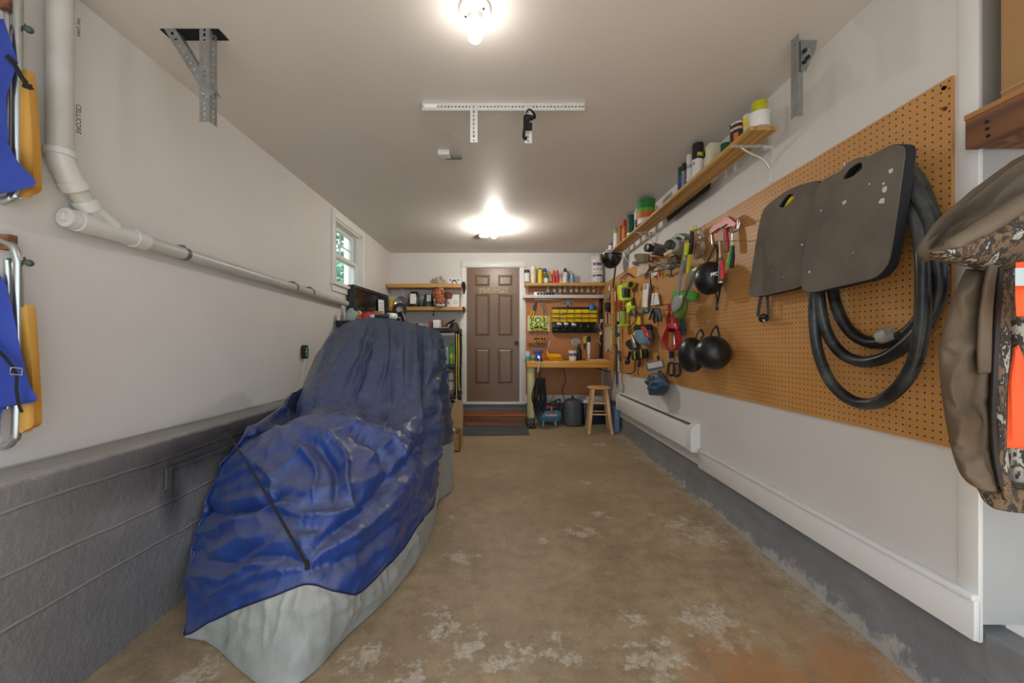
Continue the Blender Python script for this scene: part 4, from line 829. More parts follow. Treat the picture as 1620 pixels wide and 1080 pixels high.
m = MB(); c = on3(707, 5.5, -.259); m.lathe([(0, 0), (.032, 0), (.032, .2), (.012, .24), (.012, .27), (0, .27)], c, n=16); T1('bottle', m, mat('grey_green_bottle', '#8fb0a6', .3), 'grey green bottle left of the lime green spray can', 'bottle')
m = MB(); c = on3(714, 5.48, -.679); m.bx(c.x-.03, c.x+.03, 5.42, 5.6, -.679, -.33, .003); T1('carton', m, band_mat('grey_print_carton', [(0, '#8f8a80'), (.2, '#c9c6bd'), (.5, '#77746c'), (.6, '#bdb9ae'), (.85, '#6f6b64')], 2), 'grey printed carton standing on the rack below the lime spray can', 'box')
m = MB(); c = on3(708, 5.46, -.679); m.bx(c.x-.02, c.x+.02, 5.42, 5.55, -.679, -.36, .003); T1('carton', m, blue_ink, 'slim dark blue carton beside the grey printed carton', 'box')
m = MB(); c = on3(711, 5.45, -.99); m.bx(c.x-.06, c.x+.07, 5.40, 5.6, -.999, -.78, .01); T1('storage_tray', m, mat('slate_plastic', '#4a525a', .5), 'slate grey plastic tray low on the rack beside the door', 'tray')
for k, (px, x1_, lab) in enumerate(((722.2, 0, 'yellow bungee cord hanging on the rack, longer one with a white end'), (725.8, .012, 'yellow bungee cord hanging on the rack nearest the door'))):
    t = thing('bungee_cord', lab, 'bungee cord', P(px, 600, 5.345), 'yellow bungee cords on the rack'); m = MB(); zb_ = 632-k*14
    m.tube([P(px-.3, 528, 5.345), P(px+.2, 560, 5.34), P(px-.3, 600, 5.34), P(px+.3+k, zb_, 5.345)], .0075, 8, sm=5); ob('cord', m, mat('yellow_cord', '#d8cf52', .6), t)
    m = MB(); m.tube([P(px-.3, 530, 5.345), P(px-.3, 525, 5.345), P(px+.8, 523, 5.348)], .007, 8, sm=3); ob('hook', m, black_plastic, t)
    if k == 0: m = MB(); m.box(P(px-.4, 634, 5.345), (.028, .02, .05), None, .004); ob('end_clip', m, white_plastic, t)
m = MB(); m.tube([P(729.5, 528, 5.33), P(730.5, 545, 5.33), P(730, 575, 5.33)], .004, 8, sm=4); m.tube([P(728, 532, 5.335), P(729.5, 526, 5.33), P(731, 532, 5.33)], .005, 8, sm=4); T1('bungee_cord', m, black_rubber, 'short black cord hanging at the rack corner nearest the door casing', 'bungee cord')
# boxes on the floor by the rack
t = thing('cardboard_box', 'open brown cardboard box on the floor before the step, flap raised', 'box', G(-.7, 4.55, 0))
x0, x1 = -.95, -.487; y0, y1 = 4.3, 4.62; zg = zf(-.49, 4.3)+.002; zt = -.97
m = MB(); m.bx(x0, x1, y0, y0+.006, zg, zt); m.bx(x0, x1, y1-.006, y1, zg, zt); m.bx(x0, x0+.006, y0, y1, zg, zt); m.bx(x1-.006, x1, y0, y1, zg, zt); m.bx(x0, x1, y0, y1, zg, zg+.006); ob('box_body', m, cardboard, t)
m = MB(); fr = frame((x1-.09, y1, zt), (1, 0, 0), (0, 0, 1)); m.fr = fr; m.prism([(-.2, 0), (.09, 0), (.095, .1), (.09, .3), (.06, .33), (.02, .325), (-.02, .29), (-.05, .24), (-.06, .12), (-.2, .08)], -.004, .004); ob('flap', m, cardboard_light, t)
m = MB(); m.bx(x0+.01, x1-.08, y0+.02, y1-.05, zt-.10, zt+.006); ob('packed_papers', m, paper, t)
t = thing('bottle', 'orange and white bottle standing in the shadow above the brown box', 'bottle', G(-.66, 4.75, 0)); c = P(713.5, 660, 4.82); zb_ = zf(c.x, 4.82)
m = MB(); m.lathe([(0, 0), (.045, 0), (.045, .3), (.03, .34), (.02, .37), (0, .37)], (c.x, 4.82, zb_), n=18); ob('bottle_body', m, band_mat('orange_bottle', [(0, '#c9a35a'), (.45, '#b5522d'), (.62, '#d8cfb9'), (.8, '#a23a2a')], 2), t)
# ---------------------------------------------------------------- step and mat
t = thing('wooden_step', 'stained wooden step on the concrete floor below the brown door', 'step', G(-.13, 5.7, 0))
x0, x1 = -.565, .295; zt = -.972; zg = zf(0, 5.53)+.004
m = MB(); m.bx(x0-.012, x1+.01, 5.50, 5.93, zt-.024, zt, .004); ob('tread', m, red_cedar, t)
m = MB(); m.bx(x0+.02, x1-.02, 5.53, 5.555, zg, zt-.024); ob('riser', m, red_cedar, t)
for a in (x0, x1-.04): m = MB(); m.bx(a, a+.04, 5.54, 5.93, zg, zt-.024); ob('side_board', m, red_cedar, t)
m = MB(); x0, x1, y0, y1 = -.59, .315, 4.975, 5.5
q = [(x0, y0), (x1, y0), (x1, y1), (x0, y1)]; vs = [G(x, y, .003) for x, y in q]+[G(x, y, .014) for x, y in q]
m.add(vs, [[0, 3, 2, 1], [4, 5, 6, 7], [0, 1, 5, 4], [1, 2, 6, 5], [2, 3, 7, 6], [3, 0, 4, 7]]); T1('door_mat', m, mat('charcoal_mat', '#595b5a', .95, var=.08, vs=60, bump=.6, bs=300), 'dark grey door mat on the floor before the wooden step', 'mat')
# ---------------------------------------------------------------- pegboards on the back wall
x0, x1 = (831-CX)*YB/F, XR-.02
m = MB(); m.bx(x0, x1, YB-.017, YB-.004, -.74, .895); T1('pegboard', m, peg_back, 'orange brown pegboard on the back wall behind the workbench', 'pegboard'); m = MB(); m.bx(x0-.0, x1, YB-.03, YB-.006, -.862, -.745); struct('trim_4', m, white_trim)
PB = YB-.018
# upper shelf with bottles
ZS = .911
t = shelf('wall_shelf', 'long wooden shelf with bottles above the workbench pegboard', .30, 1.468, 5.75, ZS, .045, pine_x, (.345, 1.40))
def onS(px, D=5.84): return V(((px-CX)*D/F, D, ZS+.0005))
def ph(py, D=5.84): return (CY-py)*D/F-ZS
def vessel(name, lab, px, w, py0, bm_, body, cap=None, cm=None, cat_='bottle', group=None, D=5.84, band=None, bandm=None, n=18, pos=None, h=None, r=None):
    c = pos or onS(px, D); h = h or ph(py0, D); r = r or w*D/F/2
    if cap is None and band is None:
        m = MB(); m.lathe([(a*r, b*h) for a, b in body], c, n=n); return T1(name, m, bm_, lab, cat_, group)
    t = thing(name, lab, cat_, c, group); m = MB(); m.lathe([(a*r, b*h) for a, b in body], c, n=n); ob(cat_.split()[-1]+'_body', m, bm_, t)
    if cap: m = MB(); m.lathe([(a*r, b*h) for a, b in cap], c, n=n); ob('cap', m, cm, t)
    if band: m = MB(); m.lathe([(a*r, b*h) for a, b in band], c, n=n); ob('label_band', m, bandm, t)
    return t
CANB = [(0, 0), (1, 0), (1, .05), (.96, .06), (.96, .94), (1, .95), (1, 1), (.9, 1), (.9, .97), (0, .97)]
GB = 'bottles on the shelf above the workbench'
vessel('glass_jar', 'clear jar with dark lid at the door end of the bottle shelf', 833.5, 9, 427, clear, [(0, 0), (.9, 0), (.92, .03), (.92, .8), (.8, .84), (0, .84)], [(1, .84), (1, .97), (.9, 1), (0, 1)], mat('dark_lid', '#45413a', .4, .4), 'jar', GB, band=[(.935, .12), (.935, .74)], bandm=paper)
vessel('tall_tub', 'tall cream plastic tub beside the clear jar on the bottle shelf', 843.5, 9.5, 422.5, cream_plastic, [(0, 0), (.84, 0), (.98, .6), (1, .66), (.94, .68), (1, .98), (.95, 1), (0, 1)], cat_='tub')
vessel('bottle', 'tall yellow bottle with black cap on the bottle shelf', 854.5, 8, 424.5, yellow_plastic, [(0, 0), (.95, 0), (1, .04), (.9, .35), (.98, .5), (.85, .9), (.7, .93), (0, .93)], [(.72, .93), (.7, 1), (0, 1)], black_plastic, 'bottle', GB)
vessel('bottle', 'small bottle with blue cap behind the green topped one on the bottle shelf', 861.5, 7, 424.5, white_plastic, [(0, 0), (.8, 0), (.9, .3), (.6, .7), (.5, .74), (0, .74)], [(.8, .74), (.85, .95), (.6, 1), (0, 1)], blue_ink, 'bottle', GB, D=5.89, band=[(1.02, .5), (1.02, .66)], bandm=red_ink)
vessel('bottle', 'short white bottle with round green top on the bottle shelf', 864, 7.5, 434.5, white_plastic, [(0, 0), (.8, 0), (.95, .2), (.95, .5), (.7, .62), (0, .62)], [(1, .62), (1.05, .75), (.9, .97), (.5, 1), (0, 1)], mat('leaf_green', '#2f8a3f', .4), 'bottle', GB, D=5.785)
vessel('bottle', 'white bottle with amber shoulder on the bottle shelf before the red pair', 870, 6, 427.5, white_plastic, [(0, 0), (.95, 0), (1, .05), (1, .5), (0, .5)], [(1, .5), (.95, .55), (.45, .88), (.4, .93), (0, .93)], mat('amber_plastic', '#e0a21f', .35), 'bottle', GB, D=5.86, band=[(1.02, .02), (1.02, .16)], bandm=red_ink)
for px, lb in ((876.5, 'left'), (881.8, 'right')):
    vessel('squeeze_bottle', f'red squeeze bottle, the {lb} of the red pair on the bottle shelf', px, 5.6, 427, red_plastic, [(0, 0), (.95, 0), (1, .03), (1, .55), (.75, .62), (.72, .64), (0, .64)], [(.72, .64), (.7, .8), (.45, .97), (.3, 1), (0, 1)], mat('red_nozzle', '#cf3a3c', .4), 'bottle', 'red squeeze bottles')
m = MB(); c = onS(887, 5.85); m.bx(c.x-.022, c.x+.022, 5.83, 5.87, ZS+.001, ZS+.085, .003); T1('small_carton', m, band_mat('amber_carton', [(0, '#d8cfc4'), (.35, '#d9a234'), (.8, '#b79ac0')], 2), 'small amber carton between red bottles and white bottle on the shelf', 'box')
t = vessel('cleaner_bottle', 'white handled bottle with purple black cap on the bottle shelf', 894, 8, 424.5, white_plastic, [(0, 0), (.95, 0), (1, .04), (.95, .45), (.6, .72), (.55, .75), (0, .75)], [(.62, .75), (.65, .9), (.5, 1), (0, 1)], mat('violet_black', '#2d2433', .4), 'bottle', GB)
c = onS(894); m = MB(); m.tube([c+V((.025, 0, .19)), c+V((.05, 0, .15)), c+V((.052, 0, .08)), c+V((.035, 0, .05))], .008, 8, sm=4); ob('handle', m, mat('slate_handle', '#3c4152', .45), t, label='dark handle')
vessel('bottle', 'pale grey bottle with two dark spouts, last before the white buckets', 904.8, 7, 431, mat('steel_blue_bottle', '#7f9db5', .3, .1), [(0, 0), (.95, 0), (1, .03), (1, .88), (.9, .93), (0, .93)], None, None, 'bottle', GB)
for dx in (-2, 2.2):
    pass
m = MB(); c = onS(899.5, 5.88); m.lathe([(0, 0), (.018, 0), (.018, .12), (.006, .18), (0, .19)], c, n=14); T1('tube', m, white_plastic, 'thin white nozzle tube behind the handled bottle', 'tube')
GK = 'white buckets stacked on the bottle shelf'
for k, (lab, z0) in enumerate((('white bucket with purple band at the corner end of the shelf, bottom of the stack', ZS+.001), ('white bucket with purple band stacked on the other at the corner end', ZS+.186))):
    h = .183 if k == 0 else .215; c = V(((944-CX)*5.85/F, 5.845, z0)); r = .088
    t = thing('bucket', lab, 'bucket', c, GK); m = MB(); m.lathe([(0, 0), (r*.92, 0), (r*.93, .01), (r, h*.78), (r*1.05, h*.8), (r*1.05, h*.84), (r*1.02, h*.85)], c, n=28); ob('bucket_body', m, white_plastic, t)
    m = MB(); m.lathe([(r*1.05, h*.85), (r*1.07, h*.88), (r*1.05, h*.97), (r*.95, h), (0, h)], c, n=28); ob('lid', m, white_plastic, t)
    m = MB(); fz_ = .5 if k == 0 else .34
    for a0, a1 in ((-2.45, -1.95), (-1.85, -.75)):
        m.grid(lambda u, v: c+V((math.cos(a0+(a1-a0)*u)*(r*.985+.002), math.sin(a0+(a1-a0)*u)*(r*.985+.002), h*(fz_+.17*v))), 10, 1)
    ob('purple_band', m, purple, t)
    m = MB(); m.tube([c+V((-r*1.02, 0, h*.72)), c+V((-r*.7, -r*.75, h*.6-.03)), c+V((0, -r*1.03, h*.5-.045)), c+V((r*.7, -r*.75, h*.6-.03)), c+V((r*1.02, 0, h*.72))], .0025, 6, sm=6); ob('bail', m, grey_plastic, t)
    m = MB()
    for a0, a1 in ((-2.3, -2.0), (-1.75, -1.5), (-1.1, -.8)): m.grid(lambda u, v: c+V((math.cos(a0+(a1-a0)*u)*(r*.945+.002), math.sin(a0+(a1-a0)*u)*(r*.945+.002), h*(.04+.07*v))), 6, 1)
    ob('printed_line', m, ink, t)
# jars screwed under the shelf
jar0 = None
for k, px in enumerate((867, 877.2, 886, 893.6, 903.5, 912, 920.6, 930, 939)):
    D = 5.84; c = V(((px-CX)*D/F, D, ZS-.045)); 
    if jar0 is None:
        t = thing('hanging_jar', 'small clear jar screwed under the bottle shelf, first of the row from the door', 'jar', c, 'clear jars hanging under the bottle shelf')
        m = MB(); m.lathe([(0, 0), (.027, 0), (.028, -.014), (.026, -.016), (0, -.016)], c, n=16); ob('jar_lid', m, galv, t)
        m = MB(); m.lathe([(.022, -.014), (.026, -.022), (.027, -.03), (.027, -.078), (.024, -.085), (0, -.085)], c, n=16); ob('jar_glass', m, clear, t)
        m = MB(); m.lathe([(0, -.083), (.021, -.08), (.022, -.05), (.015, -.046), (0, -.047)], c, n=12); ob('screws', m, galv_light, t); jar0 = t; c0 = c
    else:
        o = dup(jar0, c-c0, f'small clear jar screwed under the bottle shelf, {["second","third","fourth","fifth","sixth","seventh","eighth","ninth and last"][k-1]} from the door')
# white strip light and plate behind it
t = thing('strip_light', 'long white strip light fitting across the pegboard under the jars', 'strip light', P(893, 468, 5.80)); a = P(827.5, 471, 5.80); b = P(956, 466, 5.80)
m = MB(); m.bx(a.x, b.x, 5.82, PB-.008, a.z, b.z, .004); m.bx(a.x, b.x, 5.805, 5.82, a.z+.002, a.z+.016, .003); m.bx(a.x, b.x, 5.805, 5.82, b.z-.016, b.z-.002, .003); ob('fitting', m, white_plastic, t)
m = MB(); m.bx(b.x, b.x+.03, 5.81, PB, a.z-.006, b.z+.006, .004); ob('end_cap', m, grey_plastic, t)
t = thing('number_plate', 'old grey number plate on the pegboard behind the strip light', 'number plate', P(866, 467, PB)); a = P(845, 474.5, PB); b = P(888, 461, PB)
m = MB(); m.bx(a.x, b.x, PB-.005, PB+.0011, a.z, b.z, .001); ob('plate', m, galv, t)
m = MB(FBW(PB-.0052))
for k in range(6): m.box((a.x+.06+.045*k, a.z+.085, 0), (.03, .05, .003), None, .002)
ob('raised_characters', m, dark_steel, t)
m = MB(); fr = frame(P(898.5, 478.5, PB-.012), (1, 0, 0), (0, 0, 1)); m.fr = fr
st = [((.062 if i % 2 == 0 else .036)*math.sin(i*math.pi/5), (.062 if i % 2 == 0 else .036)*math.cos(i*math.pi/5)) for i in range(10)]
t = thing('star_badge', 'black round plate with silver star points on the pegboard above the yellow bins', 'star', P(898.5, 485, PB)); m.lathe([(0, 0), (.052, 0), (.052, .006), (0, .008)], n=24); ob('plate', m, dark_steel, t)
m = MB(fr); m.prism(st, .004, .011); ob('star', m, mat('pewter', '#8c9296', .35, .7), t)
for i in range(5): m = MB(fr); a = i*2*math.pi/5; m.lathe([(0, 0), (.010, 0), (.008, .016), (0, .018)], (.057*math.sin(a), .057*math.cos(a), .004), n=8); ob('star_point', m, white_ink, t)
# bins
a = P(872.5, 526.5, PB); b = P(943, 485.5, PB)
m = MB(); m.bx(a.x, b.x, PB-.0128, PB+.0012, a.z, b.z, .003); T1('bin_rail', m, black_plastic, 'black louvred backboard carrying the small parts bins', 'bin rack')
def bin_(mbf, w, h, d):
    mbf.add([(-w, 0, 0), (w, 0, 0), (w, 0, d*.8), (-w, 0, d*.8), (-w, h, 0), (w, h, 0), (w, h*.55, d), (-w, h*.55, d)], [[0, 3, 2, 1], [0, 1, 5, 4], [0, 4, 7, 3], [1, 2, 6, 5], [3, 7, 6, 2]])
    i = .004; mbf.add([(-w+i, i, i), (w-i, i, i), (w-i, i, d*.8-i), (-w+i, i, d*.8-i), (-w+i, h, i), (w-i, h, i), (w-i, h*.55, d-i), (-w+i, h*.55, d-i), (-w, h, 0), (w, h, 0), (w, h*.55, d), (-w, h*.55, d)],
        [[0, 1, 2, 3], [0, 4, 5, 1], [0, 3, 7, 4], [1, 5, 6, 2], [3, 2, 6, 7], [8, 9, 5, 4], [9, 10, 6, 5], [10, 11, 7, 6], [11, 8, 4, 7]])
    mbf.box((0, h*.3, d*.92), (w*1.3, h*.28, .004))
b0 = None; rn = ('top', 'middle', 'bottom'); cn = ('nearest the door', 'second from the door', 'third from the door', 'fourth from the door', 'fifth from the door', 'nearest the corner')
for r, py in enumerate((495.5, 502.5, 509.5)):
    for c in range(6):
        p = P(878.3+c*11.75, py, PB-.012); lab = f'yellow parts bin, {cn[c]} in the {rn[r]} yellow row'
        if b0 is None:
            m = MB(FBW(PB-.0125, p.x, p.z)); bin_(m, .0525, .058, .075); b0 = T1('parts_bin', m, yellow_plastic, lab, 'bin', 'yellow small parts bins', sharp=20); p0 = p
        else: dup(b0, p-p0, lab)
b1 = None
for r, py in enumerate((525.5,)):
    for c in range(6):
        p = P(878.3+c*11.75, py, PB-.012); lab = f'black parts bin, {cn[c]} in the row under the yellow bins'
        if b1 is None:
            m = MB(FBW(PB-.0125, p.x, p.z)); bin_(m, .053, .13, .115); b1 = T1('black_parts_bin', m, black_gloss, lab, 'bin', 'black parts bins', sharp=20); p1 = p
        else: dup(b1, p-p1, lab)
rng = random.Random(3)
for k, (px, py, mm) in enumerate(((885, 512, paper), (896, 512, paper), (908, 513, paper), (889, 496, grey_plastic), (891, 501, white_plastic))):
    m = MB(); c = P(px, py, PB-.09 if py > 505 else PB-.05); m.slab([(px-4, py-3), (px-4, py+2)], [(px+3, py-1), (px+4, py+2)], lambda a, b: P(a, b, PB-(.09 if py > 505 else .055)), (0, -1, 0), .012, .012, 6, 6)
    T1('packet', m, mm, ('crumpled white packet poking out of the black bin nearest the door', 'white packet poking out of the second black bin', 'white packet poking out of the third black bin', 'grey packet in the top yellow row', 'white packet lying in the middle yellow row')[k], 'packet')
m = MB(); m.slab([(932.5, 482), (932, 486), (932.5, 490.5)], [(939, 479), (941, 484), (940.5, 490.5)], lambda a, b: P(a, b, PB-.075), (0, -1, 0), .02, .02, 8, 10); T1('tape_dispenser', m, blue_plastic, 'bright blue dispenser above the corner end of the yellow bins', 'dispenser')
# sign
t = thing('for_sale_sign', 'green and white FOR SALE sign on the pegboard behind the screwdrivers', 'sign', P(852, 524, PB)); a = P(834.8, 524, PB); b = P(869.2, 499.5, PB); w_, h_ = b.x-a.x, b.z-a.z
m = MB(); m.bx(a.x, b.x, PB-.005, PB-.002, a.z, b.z); ob('sign_board', m, paper, t)
m = MB(); m.bx(a.x+.012, b.x-.012, PB-.0062, PB-.0045, a.z+.012, b.z-.012); ob('green_field', m, mat('lime_print', '#cfe86a', .5, var=.02), t)
fr = FBW(PB-.0068, (a.x+b.x)/2, 0)
for txt, zc in (('FOR', a.z+h_*.70), ('SALE', a.z+h_*.33)):
    f = FBW(PB-.0068, (a.x+b.x)/2, zc); lettering('lettering', txt, .115, f, mat('navy_print', '#1d2a68', .5), t, sx=1.1, bold=.0012)
# hand tools on the back pegboard
def tool(name, lab, cat_, pos, group, *parts):
    t = thing(name, lab, cat_, pos, group)
    for pn, mb, mm in parts: ob(pn, mb, mm, t)
    return t
def BD(px, py, off=.02): return P(px, py, PB-off)
def pinb(mb, p, r=.0025):
    p = V(p); k = mb.fr; mb.fr = None; mb.cyl(p, (p.x, PB+.0012, p.z), r, n=6); mb.fr = k
m1 = MB(); m1.prism([bp(843, 491, PB), bp(844, 484, PB), bp(848.5, 477, PB), bp(847.5, 486, PB), bp(846.5, 491, PB)], 0, .01); m1.fr = FBW(PB-.02); m1.v = []; m1.f = []; m1.mi = []; m1.prism([bp(842.5, 491.5, PB), bp(843.5, 484, PB), bp(848.5, 477, PB), bp(848, 486, PB), bp(846.5, 492, PB)], 0, .012)
m2 = MB(); m2.tube([BD(843.5, 490), BD(840.5, 495), BD(838, 503)], .011, 10, sm=4); pinb(m2, BD(843, 491)); m3 = MB(); m3.tube([BD(845.5, 490.5), BD(844, 496), BD(842, 503)], .011, 10, sm=4)
tool('lineman_pliers', 'pliers with yellow grips hanging above the left edge of the sale sign', 'pliers', BD(843, 500), 'pliers hung over the sale sign', ('jaws', m1, dark_steel), ('grip', m2, yellow_tool), ('grip', m3, yellow_tool))
m1 = MB(); m1.tube([BD(857, 484), BD(856.5, 480.5), BD(859, 479.8), BD(860.5, 484), BD(862, 489), BD(864.5, 495), BD(864.5, 500)], [.008, .011, .012, .012, .01, .009], 10, sm=4); m1.tube([BD(857.5, 484), BD(859, 490), BD(858.5, 498)], .009, 10, sm=4)
pinb(m1, BD(860, 483)); m2 = MB(); m2.tube([BD(864.5, 499), BD(866, 505), BD(866, 512)], .0115, 10, sm=4); m3 = MB(); m3.tube([BD(858.5, 497), BD(858, 501), BD(859, 507)], .0115, 10, sm=4)
tool('slip_joint_pliers', 'long curved pliers with yellow grips hanging above the right half of the sale sign', 'pliers', BD(861, 500), 'pliers hung over the sale sign', ('jaws', m1, mat('worn_nickel', '#b3aaa0', .3, .7)), ('grip', m2, yellow_tool), ('grip', m3, yellow_tool))
s0 = None
def screwdriver(px, py, L, lab, hm, k):
    t = thing('screwdriver', lab, 'screwdriver', BD(px, py, .03), 'screwdrivers on the back pegboard'); c = BD(px, py, .035); h = .075*L
    m = MB(); m.lathe([(0, 0), (.010, 0), (.0135, -.012), (.012, -.03), (.0145, -h*.7), (.010, -h*.9), (.012, -h), (0, -h)], c, (0, 0, 1), 12); ob('handle', m, hm, t)
    m = MB(); m.lathe([(.0138, -.01), (.0142, -h*.5)], c+V((.0012, 0, -.004)), (0, 0, 1), 12); ob('dark_grip', m, black_rubber, t)
    m = MB(); m.cyl(c+V((0, 0, -h)), c+V((0, 0, -h-.075*L)), .0035, n=8); pinb(m, c+V((0, 0, -h-.02)), .002); ob('shaft', m, chrome, t)
nm = ('first', 'second', 'third', 'fourth', 'fifth', 'sixth')
for k, (px, py, L) in enumerate(((842, 517, .8), (847.5, 515, 1.), (850.5, 514, 1.), (856, 514.5, 1.), (860.5, 517, .9), (863.5, 518, .8))): screwdriver(px, py, L, f'yellow handled screwdriver in front of the sale sign, {nm[k]} from the door', yellow_tool, k)
for k, (px, py, L) in enumerate(((838, 539, .45), (846.5, 533, 1.), (850.5, 532.5, 1.), (856.5, 533, 1.), (861, 533, .9))): screwdriver(px, py, L, f'yellow handled screwdriver in the row below the sale sign, {nm[k]} from the door', mat('orange_grip', '#e5a81e', .4), k)
for zz, x0_, x1_, lb in ((523.5, 836, 867, 'in front of the sale sign'), (543.5, 835.5, 864, 'below the sale sign')):
    m = MB(); a = P(x0_, zz, PB); b = P(x1_, zz, PB); m.bx(a.x, b.x, PB-.055, PB-.003, a.z-.003, a.z, .001); T1('tool_rack', m, dark_steel, f'thin dark tool rack holding screwdrivers {lb}', 'rack')
m = MB(FBW(PB-.004)); c = bp(911, 541, PB); m.lathe([(0, 0), (.068, 0), (.068, .004), (.055, .006), (0, .003)], (c[0], c[1], 0), n=32); pinb(m, (c[0], PB-.006, c[1]), .006); T1('steel_disc', m, mat('dull_steel_disc', '#a9a49d', .35, .5), 'round grey steel disc hung on the pegboard above the white tub', 'disc')
m1 = MB(); m1.fr = FBW(PB-.03); m1.prism([bp(922, 532, PB), bp(927.5, 532, PB), bp(927.5, 534, PB), bp(925.6, 535, PB), bp(925.6, 537, PB), bp(927, 538, PB), bp(927, 540, PB), bp(925.5, 541, PB), bp(925.5, 543, PB), bp(922, 543, PB)], 0, .02); pinb(m1, BD(924, 535)); m2 = MB(FBW(PB-.026)); m2.prism([bp(922.5, 543, PB), bp(925.5, 543, PB), bp(925, 551.5, PB), bp(923, 552, PB)], 0, .014)
tool('drywall_saw', 'yellow and black gripped hand saw hung beside the caulking tube', 'hand saw', BD(924, 552), None, ('handle', m1, mat('yellow_green_grip', '#d6cf2e', .4)), ('blade', m2, black_plastic))
t = thing('caulking_tube', 'white caulking tube with dark nozzle standing on the workbench by the pegboard', 'tube', P(931.5, 570, 5.8)); c = V(((931.5-CX)*5.82/F, 5.82, -.212)); m = MB(); m.lathe([(0, 0), (.025, 0), (.025, .14), (.028, .15), (.024, .26), (.02, .27), (0, .27)], c, n=18); ob('tube_body', m, white_plastic, t)
m = MB(); m.lathe([(.027, .26), (.027, .32), (.015, .335), (.012, .35), (0, .352)], c, n=16); ob('nozzle', m, black_plastic, t); m = MB(); m.grid(lambda u, v: c+V((.0262*math.cos(-1.6+1.3*u), .0262*math.sin(-1.6+1.3*u), .02+.07*v)), 8, 1); ob('label', m, mat('amber_print', '#e0b53a', .5), t)
# ---------------------------------------------------------------- workbench
t = thing('workbench', 'wooden workbench with pale post leg in the right back corner', 'workbench', G(.85, 5.6, 0)); ZB = -.212
m = MB(); m.bx(.30, 1.435, 5.30, PB-.012, ZB-.03, ZB, .003); m.bx(.30, 1.435, 5.285, 5.32, ZB-.09, ZB-.001, .004); ob('bench_top', m, bench_wood, t)
m = MB(); zz = -.99; m.bx(.312, .405, 5.32, 5.41, zz, ZB-.03, .004); ob('leg', m, post_wood, t, label='pale wooden post leg')
zg = zf(.36, 5.3)+.002; m = MB(); m.bx(.306, .411, 5.314, 5.416, zg, -.98, .003); m.bx(.30, .417, 5.30, 5.43, zg, zg+.008); ob('post_foot', m, black_plastic, t, label='black metal post foot')
m = MB()
for dx, dz in ((.02, .03), (.05, .045), (.08, .03), (.03, .075), (.07, .085)): m.cyl((.306+dx, 5.314, zg+dz), (.306+dx, 5.309, zg+dz), .005, n=6)
ob('bolts', m, galv_light, t)
m = MB(); m.bx(.41, 1.45, PB-.012-.04, PB-.012, ZB-.12, ZB-.03); m.bx(1.40, 1.44, 5.33, 5.86, ZB-.12, ZB-.03); ob('ledger', m, post_wood, t)
t = thing('bench_vise', 'blue bench vise with a steel lever clamped at the door end of the workbench', 'vise', P(852, 571, 5.36)); x = (851.5-CX)*5.38/F
m = MB(); m.box((x, 5.42, ZB+.021), (.12, .14, .04), None, .01); m.box((x, 5.41, ZB+.075), (.065, .10, .09), None, .015); m.box((x, 5.38, ZB+.125), (.125, .045, .04), None, .008); m.box((x, 5.46, ZB+.12), (.12, .05, .05), None, .008); m.box((x, 5.335, ZB+.06), (.08, .06, .09), None, .015); ob('vise_body', m, blue_vise, t)
m = MB(); m.cyl((x, 5.30, ZB+.055), (x, 5.26, ZB+.055), .018, n=14); m.cyl((x+.012, 5.258, ZB+.05), (x-.016, 5.25, ZB-.14), .0075, n=10); m.ell((x-.017, 5.25, ZB-.145), .013, 12, 8); m.ell((x+.012, 5.258, ZB+.055), .012, 12, 8); ob('lever', m, chrome, t)
def onB(px, D): return V(((px-CX)*D/F, D, ZB+.0008))
vessel('jar', 'white lidded jar of teal liquid at the door end of the workbench', 835, 7.5, 0, teal_plastic, [(0, 0), (.95, 0), (1, .05), (1, .45), (0, .45)], [(1, .45), (1, .72), (.85, .8), (.85, 1), (0, 1)], mat('pale_jar', '#cfe2df', .3), 'jar', pos=onB(835.2, 5.55), h=.13, r=.036)
m = MB(); c = onB(843.5, 5.62); m.bx(c.x-.035, c.x+.03, 5.6, 5.68, ZB+.001, ZB+.07, .004); T1('small_carton', m, mat('yellow_green_print', '#b9cf7f', .5, var=.2, vs=30), 'small yellow green packet between the teal jar and the blue vise', 'box')
t = thing('air_hose', 'coiled yellow air hose with metal blow gun lying on the workbench', 'hose', onB(876, 5.6)); m = MB(); pts = []
nT = 26
for i in range(nT*14+1):
    s = i/(nT*14); a = 2*math.pi*i/14; pts.append(V(((865+s*22-CX)*5.6/F, 5.6, ZB+.052+.05*max(0, 1-s*5)**1.5))+V((0, .036*math.cos(a), .038*math.sin(a)*(1-.25*s))))
m.tube(pts, .0085, 7); m.tube([onB(887, 5.58)+V((0, 0, .03)), onB(890, 5.55)+V((0, 0, .012)), onB(884, 5.5)+V((0, 0, .012)), onB(872, 5.48)+V((0, 0, .014))], .007, 7, sm=4); ob('coil', m, mat('amber_hose', '#f2b71d', .35), t)
m = MB(); m.tube([P(866.5, 556, 5.58), P(868.5, 546, 5.6), P(870.5, 538.5, 5.62)], .012, 10, sm=4); m.tube([P(870.2, 539, 5.62), P(868, 537.5, 5.62)], .008, 8); m.tube([P(869.5, 542, 5.60), P(872, 546, 5.59), P(870, 550, 5.59)], .005, 8, sm=3); ob('blow_gun', m, chrome, t)
vessel('mixing_tub', 'white tub with purple print standing on the workbench before the black bottle', 906, 12, 0, white_plastic, [(0, 0), (.86, 0), (1, .92), (1.06, .94), (1.06, 1), (.98, 1), (.9, .3), (0, .28)], None, None, 'tub', pos=onB(906, 5.42), h=.142, r=.057, band=[(.945, .45), (.985, .72)], bandm=mat('patchy_purple', '#8f7ab0', .5, var=.4, vs=25))
